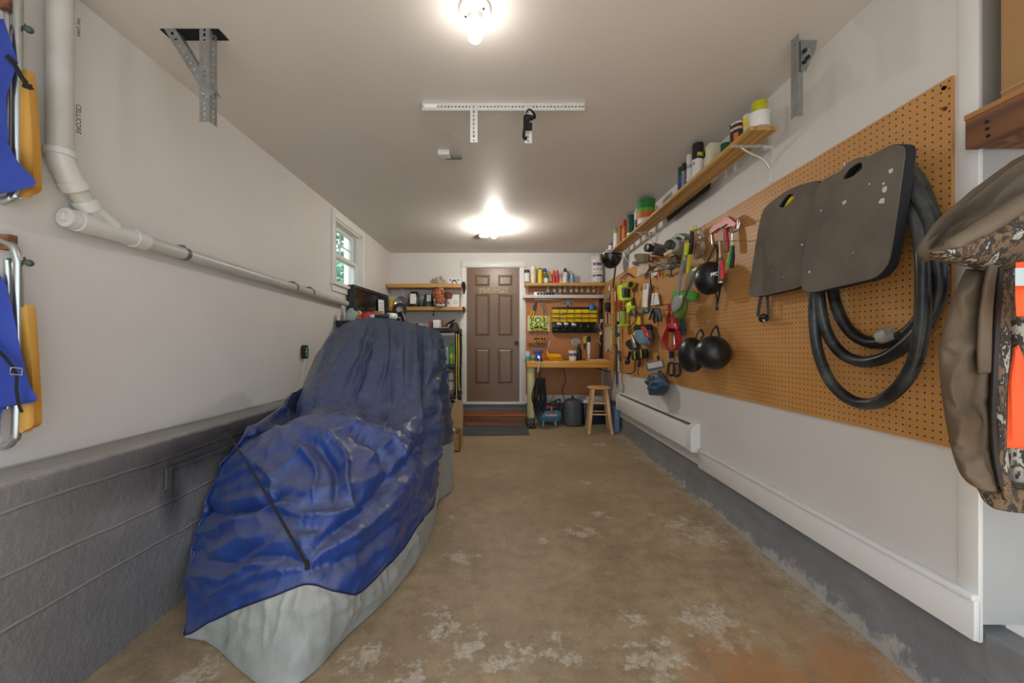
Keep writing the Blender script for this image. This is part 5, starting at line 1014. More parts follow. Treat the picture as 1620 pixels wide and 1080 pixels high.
vessel('bottle', 'black plastic bottle standing behind the white tub on the workbench', 916, 8, 0, black_plastic, [(0, 0), (.95, 0), (1, .04), (1, .5), (.75, .68), (.4, .74), (.38, .8), (0, .8)], [(.42, .8), (.42, .97), (0, 1)], black_gloss, 'bottle', pos=onB(916, 5.68), h=.235, r=.042)
m = MB(); a = onB(938, 5.5); m.box((1.30, 5.58, ZB+.007), (.24, .2, .012), (0, 0, .1)); T1('white_tray', m, white_plastic, 'thin white sheet lying at the corner end of the workbench', 'sheet')
m = MB(); m.tube([onB(890, 5.7)+V((0, 0, .008)), onB(897, 5.72)+V((0, 0, .008)), onB(925, 5.74)+V((0, 0, .01)), onB(944, 5.75)+V((0, 0, .03)), onB(950, 5.82)+V((0, -.02, .12)), P(945, 545, 5.84), P(953, 543, 5.85)], .004, 6, sm=6); T1('power_cable', m, black_rubber, 'black cable running along the workbench up to the corner power strip', 'cable')
# corner power strip
t = thing('power_strip', 'tall black power strip fixed in the back right corner above the workbench', 'power strip', P(953, 566, 5.9)); a = P(948.3, 566, 5.90); b = P(953.3, 472, 5.90)
m = MB(); m.bx(a.x, b.x, 5.895, PB-.001, a.z, b.z, .003); ob('strip_body', m, black_plastic, t)
for k in range(5):
    m = MB(); z = b.z-.08-k*.15; m.box(((a.x+b.x)/2, 5.893, z), (.03, .006, .035)); ob('socket', m, dark_steel, t)
for k, (px, py) in enumerate(((950, 490), (951.5, 507), (950, 527))):
    p = P(px, py, 5.875); m = MB(); m.box(p, (.04, .04, .045), None, .006); m.tube([p, p+V((-.02, -.04, -.03)), p+V((-.04, -.05, -.10)), p+V((.0, -.03, -.17))], .004, 6, sm=4); T1('plug', m, (dark_steel, white_plastic, white_plastic)[k], ('dark plug at the top of the corner power strip', 'white plug in the middle of the corner power strip', 'white plug at the foot of the corner power strip')[k], 'plug')
# ---------------------------------------------------------------- under the bench
hz = -.34; t = thing('cable_coil', 'thick coil of black cable hanging from the bench front beside the post', 'cable coil', P(853, 655, 5.27)); m = MB(); rng = random.Random(5); pts = []
for k in range(13):
    x0_ = .42+.0085*k+rng.uniform(-.004, .004); y_ = 5.27-.02+rng.uniform(-.035, .035); lo = -.93+rng.uniform(-.0, .12); wd = .03+rng.uniform(0, .025)
    m.tube([V((x0_+.02, y_, hz-.10)), V((x0_-wd*.4, y_-.015, hz-.2)), V((x0_-wd, y_-.01, (hz+lo)/2-.1)), V((x0_-wd*.7, y_, lo+.07)), V((x0_, y_, lo)), V((x0_+wd*.8, y_+.01, lo+.09)), V((x0_+wd*.9, y_+.01, (hz+lo)/2-.05)), V((x0_+wd*.5, y_, hz-.18))], .0085, 7, True, 6)
ob('coil', m, black_rubber, t)
m = MB(); m.tube([V((.47, 5.275, -.30)), V((.47, 5.25, -.33)), V((.47, 5.235, -.38)), V((.47, 5.25, -.45))], .008, 8, sm=4); ob('hook', m, dark_steel, t)
t = thing('air_compressor', 'teal blue air compressor tank standing under the workbench beside the cable coil', 'compressor', G(.63, 5.55, 0)); D = 5.55; zg = zf(.63, D); zc = zg+.028+.098; xa, xb = (848.5-CX)*D/F, (889-CX)*D/F
m = MB(); m.lathe([(0, 0), (.05, .008), (.08, .03), (.097, .075), (.098, .1), (.098, xb-xa-.1), (.097, xb-xa-.075), (.08, xb-xa-.03), (.05, xb-xa-.008), (0, xb-xa)], (xa, D, zc), (1, 0, 0), 28); ob('tank', m, mat('teal_blue_enamel', '#4f8aa0', .35, var=.08), t)
for dx in (.09, .26):
    for dy in (-.06, .06): m = MB(); m.cyl((xa+dx, D+dy, zg), (xa+dx, D+dy, zc-.06), .013, .016, 10); ob('foot', m, mat('pale_blue_rubber', '#8fb4bd', .6), t)
fr = FBW(D-.101, (xa+xb)/2+.02, zc+.025); m = MB(fr); m.prism([(-.075, 0), (-.04, .022), (0, .03), (.04, .022), (.075, 0), (.04, -.022), (0, -.03), (-.04, -.022)], -.012, .002); ob('badge', m, mat('orange_badge', '#cf5a35', .5), t)
lettering('badge_lettering', 'McGRAW', .036, FBW(D-.1045, (xa+xb)/2+.02, zc+.025), white_ink, t, sx=1.05, bold=.001)
m = MB(); m.bx(xa+.14, xa+.30, D-.06, D+.07, zc+.09, zc+.15, .01); m.bx(xa+.2, xa+.29, D-.05, D+.06, zc+.15, zc+.19, .008); ob('motor_housing', m, mat('brown_black_housing', '#3a2a28', .4), t); m = MB(); m.bx(xa+.13, xa+.19, D-.075, D-.055, zc+.1, zc+.15, .004); m.cyl((xa+.21, D-.075, zc+.12), (xa+.21, D-.055, zc+.12), .016, n=14); ob('gauge_panel', m, mat('red_panel', '#a63a2a', .4), t)
m = MB(); m.tube([V((xa+.13, D-.05, zc+.09)), V((xa+.17, D-.05, zc+.16)), V((xa+.31, D-.05, zc+.235)), V((xa+.325, D-.05, zc+.2)), V((xa+.31, D-.05, zc+.09))], .010, 10, sm=5); ob('carry_handle', m, black_plastic, t)
m = MB(); m.tube([V((xa+.2, D-.07, zc+.14)), V((xa+.205, D-.085, zc+.11)), V((xa+.205, D-.07, zc+.08))], .008, 8, sm=4); ob('pale_pipe', m, cream_plastic, t)
t = thing('black_jerry_can', 'dark grey rounded container with carry nub under the middle of the workbench', 'container', G(.98, 5.5, 0)); zg = zf(.98, 5.5)+.002; x = (906-CX)*5.5/F
m = MB(); r = .132; m.lathe([(0, 0), (r*.85, 0), (r*.97, .02), (r, .06), (r, .27), (r*.94, .31), (r*.8, .34), (r*.5, .362), (0, .368)], (x, 5.5, zg), n=28, sq=.7); ob('can_body', m, mat('charcoal_can', '#4d5154', .5, var=.08), t)
m = MB(); m.bx(x-.014, x+.012, 5.48, 5.52, zg+.36, zg+.41, .008); ob('carry_nub', m, black_plastic, t); m = MB(); m.box((x, 5.41, zg+.338), (.07, .04, .004), (.55, 0, 0)); ob('warning_label', m, mat('copper_print', '#a8744f', .5), t)
for s in (-.035, .02): m = MB(); m.tube([V((x+.05+s, 5.37, zg+.28)), V((x+.05+s, 5.366, zg+.16)), V((x+.05+s, 5.368, zg+.04))], .006, 8, sm=3); ob('rib', m, MATS['charcoal_can'], t)
t = thing('cool_box', 'dark cool box with white lid under the bench behind the stool', 'cool box', G(1.22, 5.7, 0)); zg = zf(1.25, 5.6)+.003; x0, x1 = 1.105, 1.44
m = MB(); m.bx(x0, x1, 5.50, 5.80, zg, zg+.29, .015); ob('box_body', m, navy_plastic, t); m = MB(); m.bx(x0-.015, x1+.01, 5.485, 5.81, zg+.29, zg+.35, .02); m.bx(x0+.03, x1-.03, 5.52, 5.78, zg+.345, zg+.385, .018); ob('lid', m, white_plastic, t)
m = MB(); m.tube([V((x0+.06, 5.495, zg+.26)), V((x0+.08, 5.47, zg+.22)), V((x1-.08, 5.47, zg+.22)), V((x1-.06, 5.495, zg+.26))], .007, 8, sm=3); ob('bail_handle', m, black_plastic, t)
t = thing('blue_tote', 'blue grey plastic tote in the corner beyond the stool', 'tote', G(1.42, 5.12, 0)); zg = zf(1.4, 5.1)+.003; m = MB(); m.bx(1.416, 1.481, 5.06, 5.46, zg, zg+.36, .015); ob('tote_body', m, mat('steel_blue_plastic', '#6d8fae', .4, var=.06), t); m = MB(); m.bx(1.411, 1.483, 5.05, 5.47, zg+.335, zg+.37, .008); ob('rim', m, mat('dark_blue_rim', '#3f5a78', .4), t)
for k in range(2): m = MB(); m.bx(1.411, 1.418, 5.14+.16*k, 5.17+.16*k, zg+.03, zg+.33, .003); ob('rib', m, MATS['dark_blue_rim'], t)
m = MB(); m.tube([P(893, 583, 5.83), P(889, 590, 5.8), P(881, 602, 5.75), P(886, 615, 5.72), P(876, 626, 5.72), P(872, 634, 5.74)], .006, 8, sm=6); T1('extension_lead', m, mat('amber_cord', '#c9a030', .5), 'yellow cord hanging under the workbench towards the compressor', 'cord')
m = MB(); m.tube([P(892.5, 580, 5.8), P(893, 590, 5.8), P(895, 600, 5.78), P(890, 617, 5.72), P(892, 628, 5.70), P(897, 640, 5.68)], .005, 8, sm=6); T1('extension_lead', m, black_rubber, 'black cord hanging under the workbench behind the grey container', 'cord')
m = MB(); m.tube([P(939, 578, 5.55), P(945, 582, 5.55), P(955, 585.5, 5.5), P(966, 587, 5.4)], .006, 8, sm=6); T1('extension_lead', m, black_rubber, 'black cord looping under the corner end of the workbench top', 'cord')
# ---------------------------------------------------------------- stool
sx, sy_ = 1.225, 5.13; ZST = -.532; t = thing('wooden_stool', 'round topped light wooden stool standing before the workbench', 'stool', G(sx, sy_, 0))
m = MB(); m.lathe([(0, -.03), (.13, -.03), (.148, -.024), (.153, -.014), (.148, -.004), (.135, 0), (0, .0)], (sx, sy_, ZST), n=36); ob('seat', m, beech, t)
tops = {}; feet = {}
for k, (dx, dy) in enumerate(((-.09, -.075), (.07, -.095), (.09, .075), (-.07, .095))):
    tp = V((sx+dx, sy_+dy, ZST-.028)); fx, fy = sx+dx*1.75+(-.0), sy_+dy*1.9; ft = V((fx, fy, zf(fx, fy)+.001)); tops[k] = tp; feet[k] = ft
    m = MB(); d = (tp-ft).normalized(); R = V((0, 0, 1)).rotation_difference(d).to_matrix(); m.box((tp+ft)/2, (.04, .03, (tp-ft).length), R, .004); ob('leg', m, beech, t)
for (a, b, h) in ((0, 1, .26), (1, 2, .33), (2, 3, .26), (3, 0, .33), (0, 1, .41), (2, 3, .41), (1, 2, .46), (3, 0, .46)):
    h = h*.92; zr = zf(sx, sy_)+h
    def at(k): f, tp = feet[k], tops[k]; s = (zr-f.z)/(tp.z-f.z); return f.lerp(tp, s)
    m = MB(); m.cyl(at(a), at(b), .0095, n=12); ob('rung', m, beech, t)
# ---------------------------------------------------------------- pegboards on the right wall
PGX = 1.473
y0, y1, y2 = 1.475*F/(1506.5-CX), 3.742, 5.92
m = MB(); m.bx(PGX, XR-.002, y0, y1-.001, -.338, .888); T1('pegboard', m, peg_mat, 'large orange brown pegboard on the right wall behind hose and kneeling pads', 'pegboard', 'pegboards along the right wall')
m = MB(); m.bx(PGX, XR-.002, y1+.001, y2, -.345, .905); T1('pegboard', m, peg_mat, 'orange brown pegboard in the far right corner behind the lime green tools', 'pegboard', 'pegboards along the right wall')
m = MB(); m.bx(XR-.0025, XR, y1+.01, y2-.01, -.362, -.335); struct('trim_6', m, white_trim)
m = MB()
for y in (y0+.02, y0+.02): m.cyl((PGX, y, .86), (PGX-.006, y, .86), .006, n=10)
m.cyl((PGX, y0+.018, .79), (PGX-.006, y0+.018, .79), .006, n=10); struct('trim_5', m, mat('rusty_screw', '#6b3a28', .6, .4))
def R(px, py, off=.02): return PX(px, py, PGX-off)
def rp2(pts, off): return [rp(a, b, PGX-off) for a, b in pts]
def pin(mb, p, r=.0025):
    p = V(p); k = mb.fr; mb.fr = None; mb.cyl(p, (PGX+.00012, p.y, p.z), r, n=6); mb.fr = k
def hookw(mb, p, L, up=.02, r=.003):
    """A chrome peg hook from the board out to L, turned up at the tip."""
    p = V(p); x = PGX+.00012-r; mb.tube([(x, p.y, p.z+.01), (x-.008, p.y, p.z+.008), (PGX-L*.6, p.y, p.z), (PGX-L, p.y, p.z+.002), (PGX-L-.006, p.y, p.z+up)], r, 8, sm=4)
OUT = (-1, 0, 0)
# ---------------------------------------------------------------- long shelf with tins
SX0, SX1, SZ0, SZ1, SY0, SY1 = 1.265, 1.405, 1.108, 1.129, 2.035, 4.83
t = thing('wall_shelf', 'long narrow wooden shelf of paint tins high on the right wall', 'shelf', (1.34, 3.4, SZ0))
m = MB(); m.bx(SX0, SX1, SY0, SY1, SZ0, SZ1, .002); ob('board', m, pine_y, t)
for y in (2.2, 3.87, 4.7):
    m = MB(); m.bx(SX0+.002, XR, y-.012, y+.012, SZ0-.004, SZ0); m.bx(XR-.005, XR, y-.013, y+.013, .905, SZ0); m.tube([(SX0+.05, y, SZ0-.006), (1.36, y, SZ0-.035), (1.44, y, SZ0-.075), (XR-.004, y, SZ0-.13)], .005, 8, sm=4)
    m.bx(XR-.05, XR-.002, y-.014, y+.014, SZ0-.02, SZ0-.004); ob('bracket', m, galv_light, t)
m = MB(); sw = [(-(2.75+i*.028), SZ0-.026-(.012 if i % 2 else 0)) for i in range(26)]
m.fr = FRW(1.43); m.prism([(-2.72, SZ0+.06)]+sw+[(-3.5, SZ0+.06)], 0, .002); T1('hand_saw', m, dark_steel, 'long toothed saw blade tucked behind the tin shelf on the right wall', 'saw blade')
GT = 'tins and cans on the long right shelf'
def tin(name, lab, px, w, py0, bm_, body=CANB, cap=None, cm=None, catg='tin', xx=1.333, z=None, h=None, band=None, bandm=None, hmax=.245):
    D = xx*F/(px-CX); z = SZ1+.0006 if z is None else z; h = h or min(hmax, (CY-py0)*D/F-z); r = w*D/F/2
    return vessel(name, lab, 0, 0, 0, bm_, body, cap, cm, catg, GT, pos=V((xx, D, z)), h=h, r=r, band=band, bandm=bandm, n=24)
SPB = [(0, 0), (.97, 0), (1, .01), (1, .68), (.85, .72), (.7, .73), (0, .73)]; SPC = [(.86, .72), (.86, .97), (.8, 1), (0, 1)]
t1 = tin('paint_tin', 'white tin at the near end of the long shelf, yellow tin on top', 1201, 31, 181, white_plastic, CANB)
D1 = 1.333*F/403; h1 = (CY-181)*D1/F-SZ1
tin('paint_tin', 'yellow tin stacked on the white one at the near end of the shelf', 1201, 22, 163, mat('dripped_yellow', '#d3d01c', .4, var=.18, vs=18), [(0, 0), (1, 0), (1, .04), (.97, .06), (.97, .9), (1.02, .91), (1.02, 1), (.9, 1), (0, .97)], z=SZ1+h1+.001)
tin('paint_tin', 'small white and yellow tin between the brown tin and the stacked tins', 1184, 15, 183, mat('white_yellow_tin', '#dcdccf', .4, var=.05), CANB, xx=1.335, band=[(1.01, .5), (1.01, .85)], bandm=yellow_plastic)
tb = tin('paint_tin', 'brown printed tin second from the near end of the long shelf', 1169.5, 27, 196, brown_tin, CANB, band=[(.985, .70), (.985, .76)], bandm=red_ink)
D2 = 1.333*F/371.5; rr = 27*D2/F/2
for txt, zz, sz, mm in (('MINWAX', .86, .020, white_ink), ('POLYCRYLIC', .62, .0165, white_ink)):
    nm_ = len(txt)
    for i, ch in enumerate(txt):
        a = -2.30+(i-(nm_-1)/2)*(.235 if nm_ < 8 else .17); p = V((1.333+math.cos(a)*(rr+.0012), D2+math.sin(a)*(rr+.0012), SZ1+.135*zz)); lettering('printed_letter', ch, sz, frame(p, (-math.sin(a), math.cos(a), 0), (0, 0, 1)), mm, tb, bold=.0006)
m = MB(); a0 = -2.7; m.grid(lambda u, v: V((1.333+math.cos(a0+.5*u)*(rr+.001), D2+math.sin(a0+.5*u)*(rr+.001), SZ1+.135*(.18+.28*v))), 6, 1); ob('amber_band', m, orange_label, tb)
tin('paint_tin', 'dark green tin between the brown tin and the cream box on the shelf', 1148, 15, 228, green_dark, CANB, xx=1.37)
m = MB(); m.bx(1.30, 1.39, 2.50, 2.56, SZ1+.0006, SZ1+.155, .004); T1('cream_carton', m, mat('cream_carton', '#dcd6b6', .6), 'cream carton on the long shelf beside the black topped spray cans', 'box', GT)
tin('spray_can', 'small spray can with black cap and blue print left of the cream box', 1119.5, 12, 238, band_mat('blue_white_can', [(0, '#23252c'), (.2, '#3a5f9e'), (.5, '#d9d6c6')], 2), SPB, SPC, black_plastic, 'spray can', xx=1.36)
ts = tin('spray_can', 'tall white spray can with black cap lettered in yellow on the long shelf', 1104, 17, 228, white_plastic, [(0, 0), (.97, 0), (1, .01), (1, .55), (0, .55)], [(1, .53), (1, .97), (.93, 1), (0, 1)], black_plastic, 'spray can', xx=1.315)
D3 = 1.315*F/306; r3 = 17*D3/F/2; h3 = min(.245, (CY-228)*D3/F-SZ1)
for i, ch in enumerate('FRE'):
    a = -1.95+i*.36; p = V((1.315+math.cos(a)*(r3+.0012), D3+math.sin(a)*(r3+.0012), SZ1+h3*.64)); lettering('cap_letter', ch, .036, frame(p, (-math.sin(a), math.cos(a), 0), (0, 0, 1)), yellow_ink, ts, bold=.001, sx=.7)
m = MB(); a0 = -2.9; m.grid(lambda u, v: V((1.315+math.cos(a0+.3*u)*(r3+.001), D3+math.sin(a0+.3*u)*(r3+.001), SZ1+h3*(.38+.08*v))), 5, 1); ob('red_print', m, red_ink, ts)
tin('spray_can', 'plain tall white can left of the black capped one on the shelf', 1092, 10.5, 245, white_plastic, [(0, 0), (1, 0), (1, .97), (.9, 1), (0, 1)], None, None, 'spray can', xx=1.32, band=[(1.015, .55), (1.015, .66)], bandm=mat('speckled_print', '#b9d4c4', .5, var=.35, vs=80))
tin('spray_can', 'speckled spray can with brown black cap on the long shelf', 1082.5, 9, 259, mat('red_blue_print', '#a9a9b8', .4, var=.4, vs=45), SPB, SPC, mat('brown_black_cap', '#33282a', .4), 'spray can', xx=1.32)
tin('spray_can', 'blue spray can with green cap at the left end of the can group', 1076, 8, 265, mat('blue_print_can', '#3f6fb8', .4, var=.35, vs=40), SPB, SPC, green_dark, 'spray can', xx=1.345)
tin('paint_tin', 'large green and orange paint tin on the far half of the long shelf', 1022.5, 28, 317, band_mat('green_orange_tin', [(0, '#d9d4c8'), (.22, '#c9692f'), (.5, '#4fae3a'), (.62, '#2f7a34')], 2), CANB, hmax=.225, xx=1.33)
tin('bottle', 'white bottle with blue print beside the green and orange tin', 1008, 9, 330, white_plastic, [(0, 0), (1, 0), (1, .8), (.6, .9), (.4, 1), (0, 1)], None, None, 'bottle', band=[(1.015, .15), (1.015, .5)], bandm=mat('blue_speckle', '#8b93b4', .5, var=.4, vs=60), xx=1.32)
tin('paint_tin', 'dark green tin with white rim in the far half of the shelf', 998.5, 13, 341, green_dark, CANB, band=[(1.01, .04), (1.01, .2)], bandm=white_plastic)
tin('bottle', 'orange bottle with red cap in the far half of the long shelf', 988.5, 9, 348, orange_label, [(0, 0), (1, 0), (1, .6), (.6, .72), (0, .72)], [(.65, .7), (.65, 1), (0, 1)], red_plastic, 'bottle', xx=1.32)
tin('bottle', 'amber brown bottle behind the orange one on the long shelf', 981.5, 8, 357, mat('copper_print2', '#b3714a', .5), [(0, 0), (1, 0), (1, .85), (.8, .9), (.8, 1), (0, 1)], None, None, 'bottle', xx=1.33)
tin('paint_tin', 'white and green carton shaped tin near the far end of the shelf', 975, 9, 363, band_mat('white_green_tin', [(0, '#e2e0dc'), (.8, '#6fae4a')], 2), CANB, xx=1.33)
tin('spray_can', 'small red can beside the blue can at the far end of the shelf', 972, 4.5, 378, red_plastic, SPB, SPC, red_ink, 'spray can', xx=1.333)
tin('spray_can', 'blue can with white stripe at the far end of the long shelf', 966, 6, 385, blue_ink, CANB, None, None, 'spray can', band=[(1.02, .2), (1.02, .75)], bandm=white_plastic, xx=1.286)
# clamp lamp at the far end
t = thing('clamp_lamp', 'black dome lamp clamped below the far end of the long shelf', 'lamp', P(968, 408, 4.72)); c = P(966.5, 402.5, 4.80)
m = MB(); m.ell(c, (.135, .12, .17), 26, 10, rot=Matrix.Rotation(math.pi, 3, 'X') @ Matrix.Rotation(.0, 3, 'Y'), z0=0); ob('dome', m, black_gloss, t)
m = MB(); p = P(977, 409, 4.72); m.box(p+V((0, 0, 0)), (.03, .04, .07), None, .006); m.tube([p+V((-.03, 0, -.02)), p+V((0, 0, 0)), p+V((.02, 0, .05))], .01, 8, sm=3); m.tube([P(976, 408, 4.70), P(979, 405, 4.70), P(980, 402.5, 4.72)], .012, 8, sm=3); ob('clamp', m, black_plastic, t)
m = MB(); m.tube([P(974, 420, 4.74), P(971.5, 440, 4.78), P(969.5, 455, 4.82)], .011, 8, sm=4); ob('lamp_arm', m, black_plastic, t)
# ---------------------------------------------------------------- kneeling pads
pad_face = mat('worn_grey_foam', '#6f665b', .85, var=.14, vs=5, bump=.35, bs=240); pad_side = mat('black_foam', '#1c1d20', .7, var=.1, bump=.3, bs=200)
def pad(lab, face_px, hole_px, off, th, tilt, marks):
    """Pad outline traced on its own tilted plane, off the board by off."""
    t = thing('kneeling_pad', lab, 'kneeling pad', R(*face_px[0], off), 'foam kneeling pads on the right pegboard'); x0 = PGX-off
    pts = cat([(a, b, 0) for a, b in face_px], 5, True); poly = [rp(p.x, p.y, x0) for p in pts]; hole = [rp(p.x, p.y, x0) for p in cat([(a, b, 0) for a, b in hole_px], 4, True)]
    m = MB(FRW(x0)); m.prism(poly, -th, -.003, hole=hole); ob('foam_core', m, pad_side, t)
    def shrink(pl, k):
        cx = sum(p[0] for p in pl)/len(pl); cy = sum(p[1] for p in pl)/len(pl); return [(cx+(p[0]-cx)*k, cy+(p[1]-cy)*k) for p in pl]
    m = MB(FRW(x0)); m.prism(shrink(poly, .99), -.004, .001, hole=hole); ob('face_skin', m, pad_face, t)
    m = MB()
    for px, py, s in marks: q = rp(px, py, x0); m.fr = FRW(x0); rg = random.Random(int(px)); m.prism([(q[0]+s*(.6+.5*rg.random())*math.cos(i*.785), q[1]+s*(.5+.6*rg.random())*math.sin(i*.785)) for i in range(8)], .0008, .0014)
    ob('paint_spots', m, mat('pale_paint_spot', '#c9c6c2', .7), t); return t
pad('smaller dark foam kneeling pad hanging left of the hose on the pegboard', [(1185, 460), (1191, 415), (1199, 365), (1206, 336), (1216, 322), (1231, 311), (1243, 302), (1263, 293.5), (1288, 286.5), (1297, 289), (1301, 302), (1296, 330), (1288, 370), (1280, 415), (1273, 445), (1262, 455.5), (1236, 462), (1210, 468), (1191, 469)], [(1233, 326), (1241, 314), (1249, 307), (1257, 309), (1254, 317), (1247, 323), (1239, 328)], .078, .028, 0, [(1222, 430, .004), (1269, 387, .009), (1300, 333, .004), (1240, 438, .003)])
pad('larger dark foam kneeling pad overlapping the black hose on the pegboard', [(1267, 452), (1272, 400), (1281, 350), (1290, 305), (1298, 288), (1313, 278), (1329, 270), (1341, 257), (1355, 250), (1372, 247), (1390, 238), (1409, 229.5), (1424, 228.5), (1432, 236), (1430, 262), (1422, 320), (1414, 375), (1408, 408), (1401, 424), (1384, 440), (1350, 449), (1312, 457.5), (1282, 463)], [(1334, 283), (1341, 270), (1352, 261), (1362, 257), (1364, 266), (1356, 274), (1345, 281)], .150, .036, 0, [(1336, 320, .011), (1398, 290, .006), (1400, 300, .012), (1396, 318, .013), (1376, 291, .004), (1299, 333, .005), (1281, 430, .008), (1410, 270, .01), (1350, 400, .003)])
# hose
hose_m = NT('corrugated_black_hose'); co_ = hose_m.coord(kind='Object'); hose_m.set(Base_Color=hose_m.mix(hose_m.ramp(hose_m.noise(co_, 6, 5), [(.42, 0.), (.72, .65)]), '#1a1c1e', '#6d726f'), Roughness=.33); hose_m = hose_m.mat
def corrug(mb, pts, r, sm=14):
    q = cat(pts, sm); # resample evenly
    d = [0]
    for i in range(1, len(q)): d.append(d[-1]+(q[i]-q[i-1]).length)
    n = int(d[-1]/.0042); o = []; k = 0
    for i in range(n+1):
        s = d[-1]*i/n
        while k < len(d)-2 and d[k+1] < s: k += 1
        o.append(q[k].lerp(q[k+1], (s-d[k])/max(1e-9, d[k+1]-d[k])))
    N = len(o); vs = []; t0 = (o[1]-o[0]).normalized(); nr = t0.orthogonal().normalized(); S_ = 12
    for i in range(N):
        tt = (o[min(i+1, N-1)]-o[max(i-1, 0)]).normalized(); nr = (nr-tt*nr.dot(tt)).normalized(); bn = tt.cross(nr); rr = r*(1 if i % 2 else .89)
        for k in range(S_): a = 2*math.pi*k/S_; vs.append(o[i]+(nr*math.cos(a)+bn*math.sin(a))*rr)
    mb.add(vs, [[i*S_+k, i*S_+(k+1) % S_, (i+1)*S_+(k+1) % S_, (i+1)*S_+k] for i in range(N-1) for k in range(S_)]+[list(range(S_))[::-1], [(N-1)*S_+k for k in range(S_)]])
t = thing('vacuum_hose', 'thick black corrugated hose coiled on the pegboard behind the larger kneeling pad', 'hose', R(1370, 640, .06))
m = MB(); o1, o2, o3 = .05, .085, .05
# one long hose: three hanging turns
corrug(m, [R(1362, 275, o1), R(1405, 262, o1), R(1440, 292, o2), R(1470, 345, o2), R(1484, 410, o2), R(1486, 460, .07), R(1468, 505, .06), R(1438, 540, .06), R(1402, 565, .06), R(1365, 572, .06), R(1333, 560, .06), R(1310, 530, .07), R(1299, 490, .08), R(1296, 440, .08), R(1305, 380, .07), R(1325, 320, .06), R(1352, 280, .05),
           R(1385, 258, .035), R(1425, 285, .04), R(1448, 340, .09), R(1460, 400, .105), R(1461, 460, .11), R(1458, 520, .11), R(1446, 575, .105), R(1420, 615, .10), R(1383, 638, .09), R(1345, 632, .09), R(1313, 602, .09), R(1294, 555, .09), R(1288, 500, .09), R(1291, 440, .085), R(1303, 370, .075), R(1325, 310, .065), R(1355, 272, .06),
           R(1398, 252, .028), R(1443, 275, .028), R(1470, 330, .03), R(1483, 400, .03), R(1480, 450, .03), R(1462, 495, .03), R(1436, 526, .03), R(1402, 541, .03), R(1370, 540, .03), R(1343, 522, .03), R(1325, 490, .04), R(1317, 450, .04), R(1322, 400, .04)], .0225)
ob('hose_tube', m, hose_m, t, sharp=None); m = MB(); hookw(m, R(1370, 268, .0), .08, .03, .004); ob('hanging_hook', m, chrome, t)
m = MB(); k = R(1399, 531, .055); m.tube([R(1393, 533, .056), R(1401, 531, .056), R(1409, 527, .056)], .0245, 14, sm=3); ob('tape_wrap', m, mat('pale_tape', '#b9b8b2', .5, var=.2, vs=50), t)
m = MB(); m.tube([R(1478, 510, .004), R(1482, 522, .02), R(1476, 530, .03), R(1472, 520, .02), R(1477, 505, .004)], .0016, 6, sm=4); pin(m, R(1477, 505, .004)); T1('wire', m, mat('pale_wire', '#b9b7a5', .4, .5), 'thin curled wire on the pegboard between hose and brown jacket', 'wire')
t = thing('ratchet_strap', 'black strap with ratchet hanging below the smaller kneeling pad', 'strap', R(1206, 505, .03)); m = MB(); a = .035
m.strap([R(1206, 462, a), R(1202, 478, a), R(1199, 500, a)], .03, .003, (0, 1, 0), 3); m.strap([R(1214, 460, a), R(1214.5, 480, a), R(1216, 498, a)], .022, .003, (0, 1, 0), 3); ob('webbing', m, mat('blue_grey_webbing', '#353f47', .7), t)
m = MB(); m.ell(R(1208, 503, a), (.022, .034, .026), 14, 8); m.cyl(R(1203, 503, .06), R(1213, 500, .06), .01, n=10); pin(m, R(1208, 500, .01)); ob('ratchet', m, black_gloss, t); m = MB(); m.box(R(1209, 508, .062), (.006, .022, .012), (.5, 0, 0), .002); ob('ratchet_lever', m, chrome, t)
m = MB(); m.tube([R(1256, 311, .05), R(1250, 318, .055), R(1245, 326, .05)], .011, 10, sm=3); m.tube([R(1257, 312, .05), R(1263, 314, .04), R(1266, 320, .02)], .010, 10, sm=3); pin(m, R(1257, 312, .05)); T1('yellow_grip', m, yellow_plastic, 'yellow grip showing through the hand hole of the smaller kneeling pad', 'grip')
# ---------------------------------------------------------------- helmets
def helmet(lab, px, py, w, hgt, xo, straps, rotz=0., pos_hook=None):
    x = PGX-xo; c = PX(px, py, x); s = F/c.y; ry = w/s/2*.93; rz = hgt/s/2
    t = thing('bike_helmet', lab, 'helmet', c, 'black helmets on the right pegboard')
    m = MB(); m.ell(c+V((.0, 0, 0)), (xo*.86, ry, rz), 40, 24); ob('shell', m, mat('satin_black_shell', '#18181a', .33, var=.06), t)
    m = MB(); hk = straps[0]
    for s_ in straps[1]: m.strap([R(*q) for q in s_], .02, .003, (0, 1, .2), 4)
    ob('strap', m, black_web, t)
    m = MB(); hookw(m, R(hk[0], hk[1], 0), .06, .03); ob('hanging_hook', m, chrome, t); return t, c, (xo*.86, ry, rz)
helmet('black helmet hanging low on the right pegboard, right one of the low pair', 1128, 558, 57, 54, .125, ((1134.5, 513), [[(1133, 515, .05), (1127, 524, .07), (1122, 536, .08)], [(1134, 515, .05), (1137, 526, .06), (1139, 538, .07)]]))
helmet('black helmet hanging low on the pegboard, tucked behind another helmet', 1094, 561, 50, 56, .105, ((1109, 517), [[(1109, 520, .04), (1103, 528, .06), (1100, 538, .07)], [(1109.5, 522, .04), (1113, 530, .05), (1108, 536, .06)]]))
t, c, rr_ = helmet('black helmet with white lettering hanging beside the red paint roller handle', 1122, 440, 51, 53, .105, ((1137, 383), [[(1133, 386, .06), (1126, 400, .08), (1119, 415, .10)], [(1134, 388, .05), (1135, 405, .06), (1134, 425, .06)], [(1132, 458, .05), (1134, 472, .04), (1134, 484, .035)], [(1140, 452, .05), (1137, 470, .04), (1134, 484, .035)]]))
